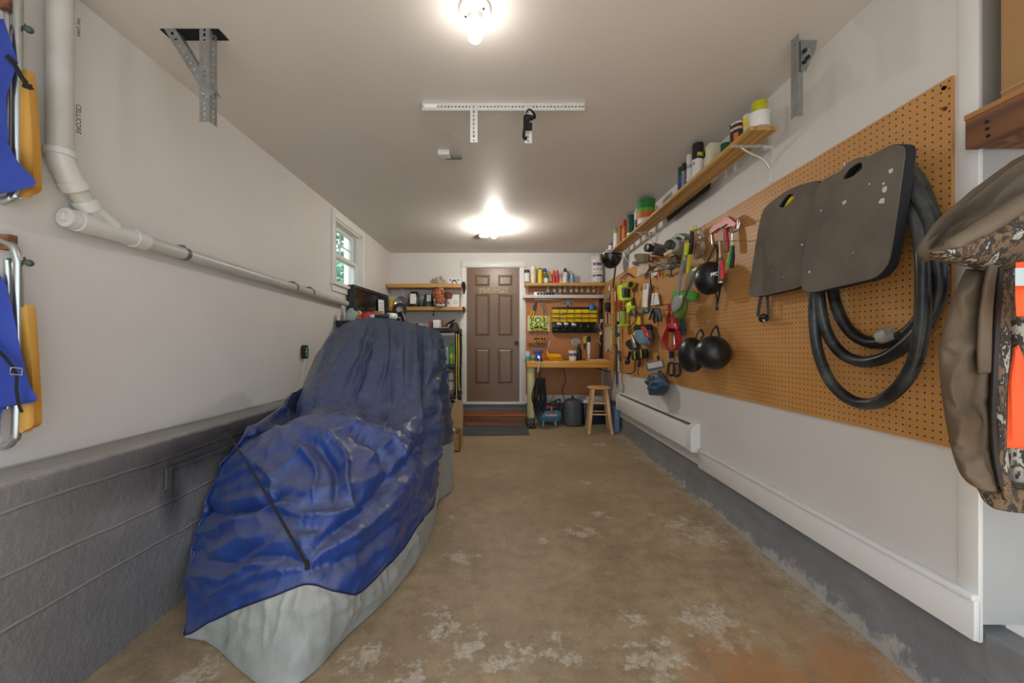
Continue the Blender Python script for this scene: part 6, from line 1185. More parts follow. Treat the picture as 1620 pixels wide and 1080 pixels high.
for i, ch in enumerate('PRO'):
    q = P(1126.2+i*4.0, 434.8-i*.9, 1.); dd = V((q.x/rr_[0], q.y/rr_[1], q.z/rr_[2])); oo = V((-c.x/rr_[0], -c.y/rr_[1], -c.z/rr_[2])); A_, B_, C0 = dd.dot(dd), dd.dot(oo), oo.dot(oo)-1; q = q*((-B_-math.sqrt(B_*B_-A_*C0))/A_)
    n = V(((q.x-c.x)/rr_[0]**2, (q.y-c.y)/rr_[1]**2, (q.z-c.z)/rr_[2]**2)).normalized(); p = q+n*.0015; u = V((0, 0, 1)).cross(n).normalized(); lettering('lettering', ch, .032, frame(p, u, n.cross(u)), white_ink, t, bold=.0012)
m = MB(); m.box(R(1134, 487, .035), (.012, .02, .03), None, .004); ob('buckle', m, black_plastic, t)
# ---------------------------------------------------------------- paint rollers, red tool
def rtool(name, lab, cat_, pos, group, parts):
    t = thing(name, lab, cat_, pos, group)
    for pn, mb, mm in parts: ob(pn, mb, mm, t)
    return t
a = .205; m1 = MB(); m1.tube([R(1127, 388, a), R(1138, 380, a), R(1138.5, 383, a), R(1139.5, 409, a)], .0045, 8, sm=0); pin(m1, R(1138, 381, a))
m2 = MB(); m2.tube([R(1140, 408, a), R(1141, 430, a), R(1140.5, 445, a)], [.012, .0165, .0165, .015], 12, sm=4); m3 = MB(); m3.tube([R(1140.5, 444, a), R(1140.5, 447.5, a)], .014, 12)
m4 = MB(); m4.tube([R(1142, 412, a+.007), R(1143, 430, a+.007), R(1142.5, 441, a+.007)], .0125, 10, sm=4)
rtool('paint_roller', 'paint roller frame with red and grey grip hanging over the lettered helmet', 'paint roller', R(1140, 447, a), 'paint roller frames', [('wire_frame', m1, chrome), ('grip', m2, mat('grey_grip', '#54565a', .45)), ('grip_cap', m3, alu), ('red_inlay', m4, red_plastic)])
a = .088; m1 = MB(); m1.tube([R(1161, 366, a), R(1167, 364, a), R(1170, 352, a), R(1168.5, 348, a), R(1167, 351, a), R(1166, 362, a), R(1158.5, 369, a), R(1158, 390, a)], .004, 8, sm=3); m1.tube([R(1156, 361, a), R(1160, 359, a), R(1161, 365, a), R(1158, 368, a)], .006, 8, True); pin(m1, R(1169, 349, a))
m2 = MB(); m2.tube([R(1158.5, 388, a), R(1156.5, 408, a), R(1155, 424, a)], [.013, .017, .016, .013], 12, sm=4); m4 = MB(); m4.tube([R(1160, 389, a+.004), R(1159, 408, a+.004), R(1157, 424, a+.004)], [.009, .012, .012, .011], 10, sm=4)
rtool('paint_roller', 'paint roller frame with bright green and black grip beside the red scraper', 'paint roller', R(1156, 424, a), 'paint roller frames', [('wire_frame', m1, chrome), ('grip', m2, green_plastic), ('black_inlay', m4, black_rubber)])
a = .055; m1 = MB(FRW(PGX-a)); m1.prism(rp2([(1124, 366), (1128, 360), (1136, 354), (1142, 350), (1150, 342), (1155, 343), (1167, 353), (1166, 357), (1158, 358), (1148, 361), (1140, 360), (1132, 366), (1126, 370)], a), -.012, .012)
m2 = MB(); m2.tube([R(1147, 360, a), R(1149, 380, a), R(1150, 398, a)], [.014, .016, .016, .015], 12, sm=4); pin(m2, R(1147, 361, a)); m3 = MB(); m3.tube([R(1148.5, 362, a+.006), R(1150.5, 380, a+.006), R(1151.5, 398, a+.006)], .011, 10, sm=4)
m5 = MB(); m5.tube([R(1133, 368, a+.012), R(1142, 360, a+.016), R(1150, 355, a+.016)], .005, 8, sm=4); m5.cyl(R(1126, 371, a), R(1127.5, 390, a), .006, n=10)
rtool('tile_cutter', 'red metal scraper head with red and grey handle near the top of the pegboard', 'scraper', R(1150, 398, a), None, [('head', m1, red_plastic), ('handle', m2, mat('grey_grip', '#54565a', .45)), ('red_inlay', m3, red_plastic), ('steel_arm', m5, chrome)])
# clear bag and long tools
m = MB(); m.slab([(1099, 362), (1100, 372), (1099, 390), (1098, 403), (1098, 411)], [(1109, 360), (1113, 372), (1116, 392), (1113, 404), (1106, 410)], lambda p, q: PX(p, q, PGX-.045), OUT, .022, .02, 14, 18, fold=lambda u, v, p: .008*math.sin(p.z*70+u*9)); pin(m, R(1102, 362, .02)); m.tube([R(1103, 364, .04), R(1102, 358, .04), R(1100, 357, .03)], .003, 6, sm=3); T1('clear_bag', m, mat('clear_bag', '#f1efe8', .15, var=.01, trans=.95), 'clear plastic bag hanging beside the yellow and black trowel handle', 'bag')
a = .085; m1 = MB(); m1.tube([R(1095, 364, a), R(1093.5, 385, a), R(1091.5, 402, a)], [.014, .018, .018, .017], 12, sm=4); m2 = MB(); m2.tube([R(1091.5, 401, a), R(1090, 415, a), R(1088, 432, a)], [.015, .014, .013], 12, sm=4); m2.tube([R(1095.5, 358, a), R(1095, 366, a)], .013, 10); pin(m2, R(1089, 420, a))
m3 = MB(); m3.slab([(1092, 424), (1086, 440), (1083, 456), (1082, 472)], [(1103, 423), (1100, 440), (1093, 456), (1083.5, 473)], lambda p, q: PX(p, q, PGX-a-.01), OUT, .006, .004, 10, 16, fold=lambda u, v, p: -.012*(1-(2*u-1)**2))
rtool('garden_trowel', 'trowel with yellow and black handle and olive blade on the right pegboard', 'trowel', R(1090, 470, a), None, [('grip', m1, black_rubber), ('yellow_shaft', m2, mat('acid_yellow', '#e8de1c', .4)), ('blade', m3, mat('olive_metal', '#6f7358', .35, .4))])
a = .165; m1 = MB(); m1.tube([R(1085, 402, a), R(1079, 425, a), R(1075, 445, a), R(1072.5, 468, a)], [.017, .014, .012, .012, .013], 12, sm=5); m2 = MB(); m2.tube([R(1087.5, 384, a), R(1084.5, 404, a)], [.018, .016], 12); m2.tube([R(1083.5, 408, a+.012), R(1083, 411, a+.012)], .008, 8)
m3 = MB(); m3.slab([(1068, 467), (1063, 478), (1063, 488), (1067, 494)], [(1079, 466), (1080, 474), (1077, 485), (1070, 493)], lambda p, q: PX(p, q, PGX-a), OUT, .012, .01, 10, 12); m4 = MB(); pin(m4, R(1074, 497, .13)); m4.slab([(1066, 470), (1062, 480), (1063, 492), (1073, 505)], [(1084, 470), (1087, 478), (1086, 490), (1078, 505)], lambda p, q: PX(p, q, PGX-a+.03), OUT, .025, .03, 12, 12)
rtool('garden_scoop', 'long grey handled scoop with lime end and green olive bowl on the pegboard', 'scoop', R(1075, 500, a), None, [('handle', m1, grey_plastic), ('lime_end', m2, mat('acid_lime', '#c8d61f', .4)), ('scoop_face', m3, mat('silver_grey', '#a9adb0', .35, .3)), ('bowl', m4, mat('olive_green_bowl', '#5f7a2a', .45, var=.1))])
m = MB(FRW(PGX-.035)); m.prism(rp2([(1066, 460), (1080, 459), (1086, 464), (1092, 460), (1101, 462), (1099, 475), (1094, 476), (1085, 471), (1078, 474), (1066, 472)], .035), -.012, .012); pin(m, R(1080, 465, .03)); T1('green_bracket', m, green_plastic, 'bright green plastic bracket behind the grey handled scoop', 'bracket')
m = MB()
for k in range(3): m.tube([R(1076+k*2, 498, .02+.01*k), R(1078+k*2.5, 515, .02), R(1081+k*2, 530-4*k, .015)], .008, 8, sm=4)
pin(m, R(1078, 505, .015)); T1('teal_cord', m, mat('dark_teal_cord', '#1f5560', .5), 'dark teal cords hanging behind the green bowled scoop', 'cord')
# ---------------------------------------------------------------- sprayer cups, clamp, gloves
def canister(lab, p0, p1, r, mb_, cap_r, lid):
    t = thing('spray_canister', lab, 'canister', p0, 'canisters lying on the tool hooks'); d = (p1-p0); L = d.length; m = MB(); m.lathe([(0, 0), (r*.9, 0), (r, .01), (r, L*.93), (r*.9, L), (0, L)], p0, d, 22); pin(m, p0.lerp(p1, .3)); ob('canister_body', m, mb_, t)
    e = d.normalized(); m = MB(); m.lathe([(cap_r*.75, -.0), (cap_r*.75, .02), (cap_r, .022), (cap_r, .055), (cap_r*.8, .058), (0, .05)], p1, d, 20); ob('lid', m, lid, t); return t
canister('pale grey canister with dark lid above the lime ended scoop', PX(1076, 393, 1.40), PX(1062.5, 388, 1.27), .055, mat('pale_canister', '#b9bfb2', .45, .1, var=.12, vs=20), .036, mat('dark_bronze_lid', '#403a34', .4, .4))
canister('dark grey canister with black lid below the far end of the shelf bracket', PX(1051, 397, 1.40), PX(1031, 393, 1.27), .05, mat('dark_canister', '#6a6664', .4, .3, var=.1), .036, mat('dark_bronze_lid', '#403a34', .4, .4))
m = MB(); m.fr = FRW(PGX-.05); m.prism(rp2([(1067, 377), (1076, 369), (1079, 369), (1089, 374), (1089, 379), (1078, 374), (1070, 380)], .05), -.03, .03); pin(m, R(1080, 372, .03)); m.fr = None; T1('steel_bracket', m, mat('grey_green_steel', '#75807c', .4, .5), 'grey steel bracket above the pale canister at the board top edge', 'bracket')
a = .11; m1 = MB(); m1.tube([R(1027, 413, a), R(1040, 415, a), R(1052, 419, a), R(1064, 421, a)], [.011, .013, .016, .02], 10, sm=4); m1.tube([R(1029, 430, a), R(1042, 427.5, a), R(1052, 424, a), R(1062, 424, a)], [.010, .012, .014, .02], 10, sm=4); m1.ell(R(1062, 421.5, a), (.03, .055, .035), 16, 10); pin(m1, R(1060, 420, a))
m2 = MB(); m2.cyl(R(1061.5, 426, a), R(1061.8, 436, a), .006, n=10); m2.cyl(R(1061.8, 436, a), R(1061.8, 437.5, a), .022, n=14); m2.cyl(R(1060, 421, a+.03), R(1060, 421, a+.05), .012, n=12)
rtool('bar_clamp', 'grey two armed clamp with a screw pad under the canisters', 'clamp', R(1062, 437, a), None, [('arms', m1, mat('blue_grey_cast', '#737d80', .4, .4)), ('screw_pad', m2, dark_steel)])
m = MB(); m.slab([(1049, 402), (1052, 406)], [(1062, 394), (1064, 399)], lambda p, q: PX(p, q, 1.235), OUT, .012, .012, 8, 6); T1('hanging_sanding_block', m, mat('sand_tan', '#cfc795', .7), 'tan sanding block wedged between the two canisters', 'block')
m = MB(); m.slab([(1046, 410), (1047, 418)], [(1056, 408), (1056, 417)], lambda p, q: PX(p, q, 1.275), OUT, .025, .025, 10, 8); pin(m, R(1051, 412, .19)); T1('tan_roll', m, mat('khaki_roll', '#a99d6a', .7, var=.15), 'khaki roll just above the arms of the grey clamp', 'roll')
m = MB(); m.slab([(1062, 405), (1064, 416)], [(1072, 402), (1074, 418)], lambda p, q: PX(p, q, 1.43), OUT, .018, .022, 10, 8); pin(m, R(1070, 408, .03)); T1('brown_holder', m, mat('dark_brown_leather', '#3d2a1d', .6), 'dark brown holder below the pale canister on the board', 'holder')
m = MB(); m.slab([(1008, 401), (1006, 408), (1010, 416)], [(1025, 401), (1026, 408), (1024, 415)], lambda p, q: PX(p, q, 1.31), OUT, .045, .045, 14, 12, fold=lambda u, v, p: .02*noise.noise(p*22)); pin(m, R(1018, 410, .1)); T1('grey_gloves', m, fabric('brown_grey_knit', '#6a5f4d', '#8a7f6a', .9, 20), 'brown grey work gloves bundled at the top of the far pegboard', 'gloves')
m = MB(); m.slab([(1009, 419), (1008, 428), (1009, 439)], [(1026, 417), (1026, 425), (1018, 436)], lambda p, q: PX(p, q, 1.405), OUT, .02, .025, 12, 12, fold=lambda u, v, p: .02*noise.noise(p*25+V((3, 0, 0)))); pin(m, R(1018, 425, .06)); T1('rags', m, fabric('pale_patchy_cloth', '#b5a793', '#d6d0c2', .9, 30), 'pale patterned rags below the brown grey gloves', 'cloth')
m = MB(); m.tube([PX(1003, 416, 1.36), PX(1008, 417, 1.36)], .02, 10); pin(m, PX(1006, 416.5, 1.36)); T1('blue_grip', m, mat('slate_blue_grip', '#56638a', .5), 'slate blue grip sticking out left of the brown grey gloves', 'grip')
for k, (L, Rr, mm, lb, xo) in enumerate((([(1029, 432), (1030, 440)], [(1039, 423), (1040, 434)], paper, 'white paper sheet behind the arms of the grey clamp', .03), ([(1040.5, 421), (1041, 440)], [(1043, 421), (1042.5, 443)], mat('coral_orange', '#f08058', .5), 'coral orange strip hanging behind the grey clamp', .035), ([(1041, 408.5), (1042, 413)], [(1048, 408.5), (1049, 413)], red_plastic, 'small red and orange piece below the dark grey canister', .09), ([(1030, 406), (1031, 411)], [(1040, 405), (1040, 411)], orange_label, 'orange piece below the lid of the dark grey canister', .09), ([(1030, 412), (1030, 418)], [(1039, 411), (1038, 417)], paper, 'white scrap above the upper arm of the grey clamp', .08))):
    m = MB(); m.slab(L, Rr, lambda p, q: PX(p, q, PGX-xo), OUT, .006, .006, 6, 6); pin(m, PX((L[0][0]+Rr[0][0])/2, (L[0][1]+Rr[1][1])/2, PGX-xo)); T1('strip', m, mm, lb, 'strip')
# knives and cards
a = .045; m1 = MB(FRW(PGX-a)); m1.prism(rp2([(1018, 450), (1027, 448), (1024, 478), (1024, 487), (1017, 484)], a), -.004, .004); pin(m1, R(1021, 465, a)); m2 = MB(FRW(PGX-a-.0006)); m2.prism(rp2([(1019, 450.5), (1021, 450), (1021, 458), (1019, 458.5)], a), .004, .0045); m2.prism(rp2([(1022, 450), (1024, 449.6), (1024, 457), (1022, 457.8)], a), .004, .0045)
rtool('blade_sleeve', 'tall white card sleeve with dark print on the far pegboard', 'card', R(1021, 487, a), None, [('sleeve', m1, paper), ('printed_line', m2, grey_plastic)])
m = MB(FRW(PGX-.03)); m.prism(rp2([(1032, 464), (1040, 463), (1044, 481), (1030, 483)], .03), -.004, .004, hole=rp2([(1035, 465.5), (1037, 465.5), (1037, 467), (1035, 467)], .03)); pin(m, R(1036, 468, .03)); T1('white_card', m, paper, 'white square card hanging right of the tall white sleeve', 'card')
m1 = MB(); m1.tube([R(1028, 430, .06), R(1028.5, 440, .06), R(1030, 460, .06), R(1028.8, 474, .06), R(1028, 482, .06)], .009, 8, sm=4); pin(m1, R(1029.5, 455, .06)); T1('pry_bar', m1, dark_steel, 'dark steel bar hanging between the white sleeve and the white card', 'pry bar')
m1 = MB(); m1.ell(R(1023, 491, .085), (.028, .05, .032), 16, 10); m1.cyl(R(1023, 491, .085), R(1023, 491, .12), .016, n=12); pin(m1, R(1017, 493, .08)); T1('tape_reel', m1, mat('teal_steel', '#3f7078', .4, .4), 'teal steel fitting at the foot of the tall white sleeve', 'fitting')
m1 = MB(); m1.slab([(1007.5, 488), (1008, 492), (1010, 496)], [(1015.5, 488), (1017, 492), (1016, 496)], lambda p, q: PX(p, q, PGX-.03), OUT, .015, .02, 10, 10); pin(m1, R(1012, 488, .04)); T1('sand_cloth', m1, mat('dusty_brown', '#8f7d68', .9, var=.15, vs=30), 'dusty brown cloth left of the teal fitting', 'cloth')
# ---------------------------------------------------------------- lime green power tools
a = .07
m1 = MB(); m1.slab([(977, 451), (977.5, 462), (979, 472), (980, 476)], [(985, 449), (986, 460), (988, 470), (990, 475)], lambda p, q: PX(p, q, PGX-a), OUT, .03, .035, 10, 14); pin(m1, R(982, 458, .05)); m2 = MB(); m2.lathe([(0, 0), (.025, 0), (.03, .02), (.02, .04), (0, .045)], R(981.5, 449.5, a), (0, 0, 1), 14); m3 = MB(); m3.slab([(986, 453), (987, 473)], [(989, 453), (990, 472)], lambda p, q: PX(p, q, PGX-a+.01), OUT, .03, .03, 8, 8)
rtool('jig_saw', 'lime green power tool hanging nearest the corner at the top of the tool cluster', 'power tool', R(982, 476, a), 'lime green cordless tools', [('tool_body', m1, lime), ('collar', m2, mat('tan_collar', '#b49a84', .4, .3)), ('dark_side', m3, black_plastic)])
m1 = MB(); m1.tube([R(990, 452, a), R(995, 451, a), R(999.5, 450, a)], [.04, .045, .04], 16, sm=4); pin(m1, R(995, 451, a)); m2 = MB(); m2.tube([R(993.5, 454, a), R(993, 463, a), R(992, 472, a)], [.026, .024, .026], 12, sm=4); m3 = MB(); m3.lathe([(.026, 0), (.03, .01), (.026, .03), (.015, .045), (0, .045)], R(998.5, 450, a+.03), (-.8, -.5, 0), 16); m4 = MB(); m4.box(R(993, 473.5, a), (.09, .12, .03), None, .01)
rtool('cordless_drill', 'lime and black cordless drill hanging upright beside the topmost lime tool', 'drill', R(993, 476, a), 'lime green cordless tools', [('motor_body', m1, mat('olive_lime', '#a3b32a', .4)), ('grip', m2, black_rubber), ('chuck', m3, black_plastic), ('battery_foot', m4, lime)])
m1 = MB(); m1.slab([(993, 480), (993, 492), (994, 497)], [(998, 476), (999, 486), (998, 495)], lambda p, q: PX(p, q, PGX-a), OUT, .03, .03, 10, 12); m1.slab([(998, 484), (998, 490)], [(1004, 483), (1003, 489)], lambda p, q: PX(p, q, PGX-a), OUT, .03, .03, 8, 8); pin(m1, R(996, 485, .05)); m2 = MB(); m2.tube([R(1001.5, 472, a), R(1002, 480, a), R(1002, 486, a)], .02, 12, sm=3); m3 = MB(); m3.slab([(998, 491), (998, 500)], [(1005, 491), (1006, 499)], lambda p, q: PX(p, q, PGX-a-.01), OUT, .03, .03, 8, 8)
rtool('impact_driver', 'lime green driver with dark battery, right of the cluster under the drill', 'driver', R(999, 500, a), 'lime green cordless tools', [('motor_body', m1, lime), ('grip', m2, black_rubber), ('battery', m3, mat('blue_black_battery', '#272c3a', .4))])
m1 = MB(); m1.tube([R(986.5, 492, a), R(986.5, 503, a), R(986, 512, a)], [.036, .04, .036], 14, sm=4); pin(m1, R(986.5, 500, a)); m2 = MB(); m2.lathe([(.036, 0), (.036, .03), (.025, .045), (0, .045)], R(986.5, 492, a), (0, 0, 1), 16); m3 = MB(); m3.box(R(986.5, 514.5, a), (.11, .16, .028), None, .01); m4 = MB(); m4.lathe([(0, 0), (.022, 0), (.022, .02), (0, .022)], R(986.3, 489.5, a+.01), (-.3, -.2, 1), 14)
rtool('cordless_light', 'lime green tool with flat base, lowest of the lime tool cluster', 'power tool', R(986, 516, a), 'lime green cordless tools', [('tool_body', m1, mat('dull_lime', '#8fae36', .4)), ('dark_collar', m2, black_plastic), ('base_foot', m3, lime), ('lens', m4, chrome)])
m = MB(); m.tube([R(995, 508, .05), R(996, 518, .05), R(999, 514, .06), R(1005, 508, .04), R(1006, 498, .03)], .0045, 8, sm=5); m.tube([R(1005, 515, .04), R(1000, 521, .06), R(996, 526, .06), R(996, 529, .05), R(1003, 522, .04), R(1008, 512, .03)], .0045, 8, sm=5); pin(m, R(1003, 514, .04)); T1('charger_lead', m, black_rubber, 'thin black lead looping below the lime green tools', 'cord')
for k, (pts, mm, lb) in enumerate(((([(1010, 500), (1008, 508), (1008, 514)], [(1012.5, 500), (1013, 508), (1013, 514)]), yellow_plastic, 'upper yellow piece behind the blue and red pouch'), (([(1003, 524), (1002, 528), (1003, 531)], [(1009, 522), (1009, 527), (1007, 531)]), yellow_plastic, 'lower yellow piece at the left of the blue and red pouch'))):
    m = MB(); m.slab(pts[0], pts[1], lambda p, q: PX(p, q, PGX-.04), OUT, .012, .012, 8, 8); pin(m, R(1009 if k == 0 else 1006, 508 if k == 0 else 527, .03)); T1('yellow_tag', m, mm, lb, 'tag')
# pouch, clamps, red cord
t = thing('tool_pouch', 'slate blue pouch with red trim hanging on the far pegboard', 'pouch', R(1017, 545, .05)); m = MB(); m.slab([(1008, 519), (1008, 530), (1012, 540), (1017, 545)], [(1027, 516), (1029, 525), (1030, 536), (1028, 545)], lambda p, q: PX(p, q, PGX-.06), OUT, .06, .05, 16, 18); pin(m, R(1018, 525, .04)); ob('pouch_body', m, slate_cloth, t)
m = MB(); m.slab([(1007.5, 514), (1007, 520), (1008, 523)], [(1029, 512), (1030, 517), (1030, 521)], lambda p, q: PX(p, q, PGX-.06), OUT, .065, .05, 14, 8); ob('collar_band', m, black_web, t)
m = MB(); m.slab([(1014, 517), (1018, 524), (1023, 533)], [(1019, 515), (1024, 522), (1029, 535)], lambda p, q: PX(p, q, PGX-.115), OUT, .02, .02, 10, 12); ob('red_flap', m, red_plastic, t); m = MB(); m.tube([R(1020, 520, .12), R(1024, 528, .12), R(1030, 540, .09)], .012, 8, sm=4); ob('dark_trim', m, mat('maroon_trim', '#5a2420', .6), t)
for k in range(3):
    a = .03+.032*k; px = 1031.5+k*4.2; t = thing('spring_clamp', ('dark blue spring clamp, left one of three beside the red cord', 'dark blue spring clamp, middle one of three beside the red cord', 'grey spring clamp, right one of three beside the red cord')[k], 'spring clamp', R(px, 515, a), 'spring clamps hanging beside the red cord')
    mm = (mat('blue_black_clamp', '#2b3648', .4), mat('blue_black_clamp', '#2b3648', .4), mat('slate_clamp', '#5d6570', .4))[k]
    m = MB(); m.tube([R(px-4+k, 505+k, a), R(px+0, 494, a), R(px+2, 489, a), R(px+4, 497, a), R(px+4+k*.8, 507-k*1.5, a)], [.009, .012, .014, .013, .009], 10, sm=4); pin(m, R(px+2, 490, a)); ob('jaws', m, mm, t); m = MB(); m.cyl(R(px+4+k*.8, 506-k*1.5, a), R(px+4.1+k*.8, 511-k*1.5, a), .011, n=10); ob('tip_pad', m, black_rubber, t)
t = thing('extension_cable', 'coiled bright red extension cord hanging on the right pegboard', 'cord', R(1064, 555, .06)); m = MB(); rng = random.Random(11)
for k in range(7):
    a = .033+.007*k; o = rng.uniform(-2, 2); w_ = (5, 13, 8, 11, 6, 12, 9)[k]
    m.tube([R(1057+k*.9, 482+rng.uniform(0, 4), a), R(1060-k*.8+o*.4, 505, a), R(1060-w_*.45, 520, a), R(1061-w_, 538, a), R(1058-w_*.3, 551+o*.5, a+.01), R(1068+o, 553, a+.01), R(1064+w_, 540, a), R(1066+w_*.5, 518, a), R(1065+k*.6, 500, a), R(1061+k*1.1, 484, a)], .0062, 8, True, 7)
for k in range(3): m.tube([R(1056, 514+k*3, .088), R(1062, 511+k*3, .098), R(1072, 515+k*2.5, .09), R(1073, 518+k*2.5, .03), R(1060, 520+k*2, .02)], .0075, 8, True, 6)
pin(m, R(1061, 486, .05)); ob('coil', m, red_cord_m, t); m = MB(); hookw(m, R(1060, 482, 0), .085, .02); ob('hanging_hook', m, dark_steel, t)
t = thing('carabiner_bundle', 'dark carabiners and straps hanging under the red cord', 'carabiner', R(1068, 594, .05))
for k, (cx, cy) in enumerate(((1062, 586), (1071, 587))):
    m = MB(); m.tube([R(cx-3.5, cy-11, .05), R(cx+3.5, cy-11, .05), R(cx+4.5, cy-2, .05), R(cx+3.5, cy+6, .055), R(cx-1.5, cy+7.5, .06), R(cx-5, cy+4, .055), R(cx-4.5, cy-5, .05)], .011, 10, True, 5); ob('ring', m, mat('gunmetal', '#23262c', .35, .5), t)
m = MB()
for px, y_0, y_1 in ((1057, 545, 578), (1063, 548, 576), (1072, 548, 576)): m.strap([R(px, y_0, .014), R(px+.6, (y_0+y_1)/2, .014), R(px+1, y_1, .03)], .014, .003, (0, 1, 0), 4)
pin(m, R(1063, 570, .02)); ob('strap', m, mat('silver_strap', '#aeb2b6', .5, var=.2, vs=50), t)
m = MB(); m.box(R(1062, 561, .02), (.022, .05, .06), None, .006); ob('buckle', m, black_plastic, t); m = MB(); m.cyl(R(1066, 530, .012), R(1067, 545, .012), .008, n=8); m.cyl(R(1058, 576, .05), R(1069, 578, .05), .006, n=8); ob('gate', m, chrome, t)
# head lamps and harness
t = thing('head_lamp', 'black head lamp harness hanging below the pouch on the far pegboard', 'head lamp', R(1003, 565, .05)); m = MB(); m.slab([(992, 541), (992, 546), (1000, 554)], [(1002, 534), (1006, 544), (1008, 551)], lambda p, q: PX(p, q, PGX-.06), OUT, .04, .04, 12, 12); pin(m, R(1000, 545, .04)); ob('lamp_body', m, black_plastic, t)
m = MB(); m.tube([R(1000, 531, .06), R(1003, 538, .06), R(1006, 549, .06)], .014, 10, sm=3); ob('silver_tube', m, alu, t); m = MB(); m.strap([R(993, 545, .07), R(997, 549, .09), R(1003, 553, .08)], .012, .003, (0, 0, 1), 4); ob('strap', m, mat('grey_web', '#8a8172', .7), t)
for k, (x0_, x1_, y_0, y_1, lb) in enumerate(((1000, 1010.5, 554, 570, 'black goggles with yellow stripe below the head lamp, left of two'), (1010, 1022, 551, 568, 'black goggles with yellow stripe below the pouch, right of two'))):
    t = thing('work_goggles', lab := lb, 'goggles', R(x0_, y_1, .05), 'goggles on the far pegboard'); m = MB(); m.slab([(x0_, y_0+1), (x0_+.5, (y_0+y_1)/2), (x0_+2, y_1)], [(x1_, y_0), (x1_+.5, (y_0+y_1)/2), (x1_-.5, y_1-1)], lambda p, q: PX(p, q, PGX-.05-.01*k), OUT, .035, .04, 12, 12); pin(m, R((x0_+x1_)/2, y_0+5, .04)); ob('frame_body', m, black_rubber, t)
    m = MB(); xx_ = x0_+3.5; m.strap([R(xx_, y_0+2, .088+.01*k), R(xx_+.6, (y_0+y_1)/2, .092+.01*k), R(xx_+1, y_1-2, .086+.01*k)], .028, .004, (0, 1, 0), 4); ob('stripe', m, mat('dull_yellow', '#c2bd33', .5), t)
m = MB(); m.tube([R(997, 557, .07), R(995, 564, .07), R(992, 572, .07), R(991, 575, .07)], .018, 10, sm=4); m.ell(R(992.5, 572, .075), (.03, .035, .035), 12, 8); pin(m, R(996, 562, .05)); T1('hand_grip', m, black_rubber, 'black jointed grip hanging left of the yellow striped goggles', 'grip')
m = MB(); m.tube([R(1005, 570, .03), R(1005.5, 580, .03), R(1004, 587, .03), R(998, 590.5, .03), R(991, 590.5, .03)], .006, 8, sm=5); pin(m, R(1005, 575, .03)); T1('black_hose', m, black_rubber, 'black cord curving along the bottom edge of the far pegboard', 'cord')
m = MB(); m.tube([R(1012, 568, .03), R(1011, 576, .03), R(1010, 580, .03)], [.006, .014, .014, .01], 8, sm=4); m.tube([R(1010.5, 580, .03), R(1009, 588, .03), R(1011, 593, .03)], .004, 8, sm=3); pin(m, R(1011, 574, .03)); T1('dark_tassel', m, black_plastic, 'thin dark strap end hanging under the right goggles', 'strap')
m1 = MB(); m1.tube([R(1041, 504, .02), R(1041, 540, .02), R(1041.5, 570, .04)], .0022, 6, sm=3); pin(m1, R(1041, 506, .02)); m1.cyl(R(1041, 563, .035), R(1041.5, 572, .04), .012, .008, n=10); m2 = MB(frame(PX(1036, 578, PGX-.085), (.75, -1.0, .28), (-.3, -.35, .62))); m2.box((0, 0, 0), (.18, .10, .012), None, .003); m3 = MB(m2.fr); m3.box((.005, .01, .0065), (.15, .06, .002)); m4 = MB(m2.fr); m4.box((0, -.037, .0065), (.16, .02, .002))
rtool('tray_card', 'small flat tray with white and blue card hanging on a thin cord', 'tray', R(1036, 585, .06), None, [('cord', m1, dark_steel), ('tray_board', m2, mat('taupe_board', '#8a7a70', .6)), ('white_card', m3, paper), ('blue_band', m4, mat('steel_blue_print', '#5f8aa8', .5))])
t = thing('hanging_drawstring_bag', 'dark blue crumpled drawstring bag hanging below the pegboard edge', 'bag', PX(1041, 625, PGX-.06)); m = MB(); m.slab([(1034, 591), (1027, 602), (1031, 610), (1036, 620), (1039, 626)], [(1047, 589), (1053, 600), (1056, 608), (1053, 617), (1048, 625.5)], lambda p, q: PX(p, q, PGX-.07), OUT, .075, .02, 26, 30, fold=lambda u, v, p: .05*(ridged(V((p.x*9, p.y*13, p.z*8)))-.45)+.02*noise.noise(p*30)); ob('bag_body', m, navy_tarp, t)
m = MB(); m.tube([R(1040, 592, .07), R(1042, 588, .04), R(1044, 587, .02), R(1046, 592, .07)], .005, 8, sm=4); pin(m, R(1044, 587, .02)); ob('drawstring', m, black_web, t)
# ---------------------------------------------------------------- rods in the far corner
t = thing('wooden_pole', 'long wooden straightedge hanging upright at the corner end of the far pegboard', 'pole', R(968, 600, .03)); a = R(966.5, 450, .05); b = R(970.5, 601, .05); m = MB(); m.tube([a, b], (.03, .012), 8, flat=(0, 1, 0)) if False else m.box((a+b)/2, (.016, .07, (a-b).length), None, .002); pin(m, a+V((0, 0, -.05))); ob('pole_body', m, pine_y, t)
m = MB(); c = R(964.5, 456, .06); m.cyl(c+V((0, 0, -.025)), c+V((0, 0, .025)), .016, n=12); ob('end_fitting', m, alu, t); m = MB(); m.box(R(967, 535, .062), (.006, .05, .2)); ob('yellow_tape', m, yellow_tool, t)
t = thing('spirit_level', 'slim red level hanging beside the wooden straightedge', 'level', R(975.5, 500, .03)); a = R(974, 457, .04); b = R(975.5, 492, .04); m = MB(); m.box((a+b)/2, (.02, .045, (a-b).length), None, .003); pin(m, a+V((0, 0, -.03))); ob('level_body', m, mat('dark_red_paint', '#9c2a2a', .4), t); m = MB(); m.box((a+b)/2+V((-.011, .0, .05)), (.004, .03, .12)); ob('white_strip', m, white_plastic, t)
m = MB(); a = R(982.5, 477, .04); b = R(982.5, 489, .04); m.box((a+b)/2, (.02, .05, (a-b).length), None, .004); pin(m, a+V((0, 0, -.03))); T1('red_tool_grip', m, mat('dark_red_paint', '#9c2a2a', .4), 'short red handle between the red level and the lime tools', 'handle')
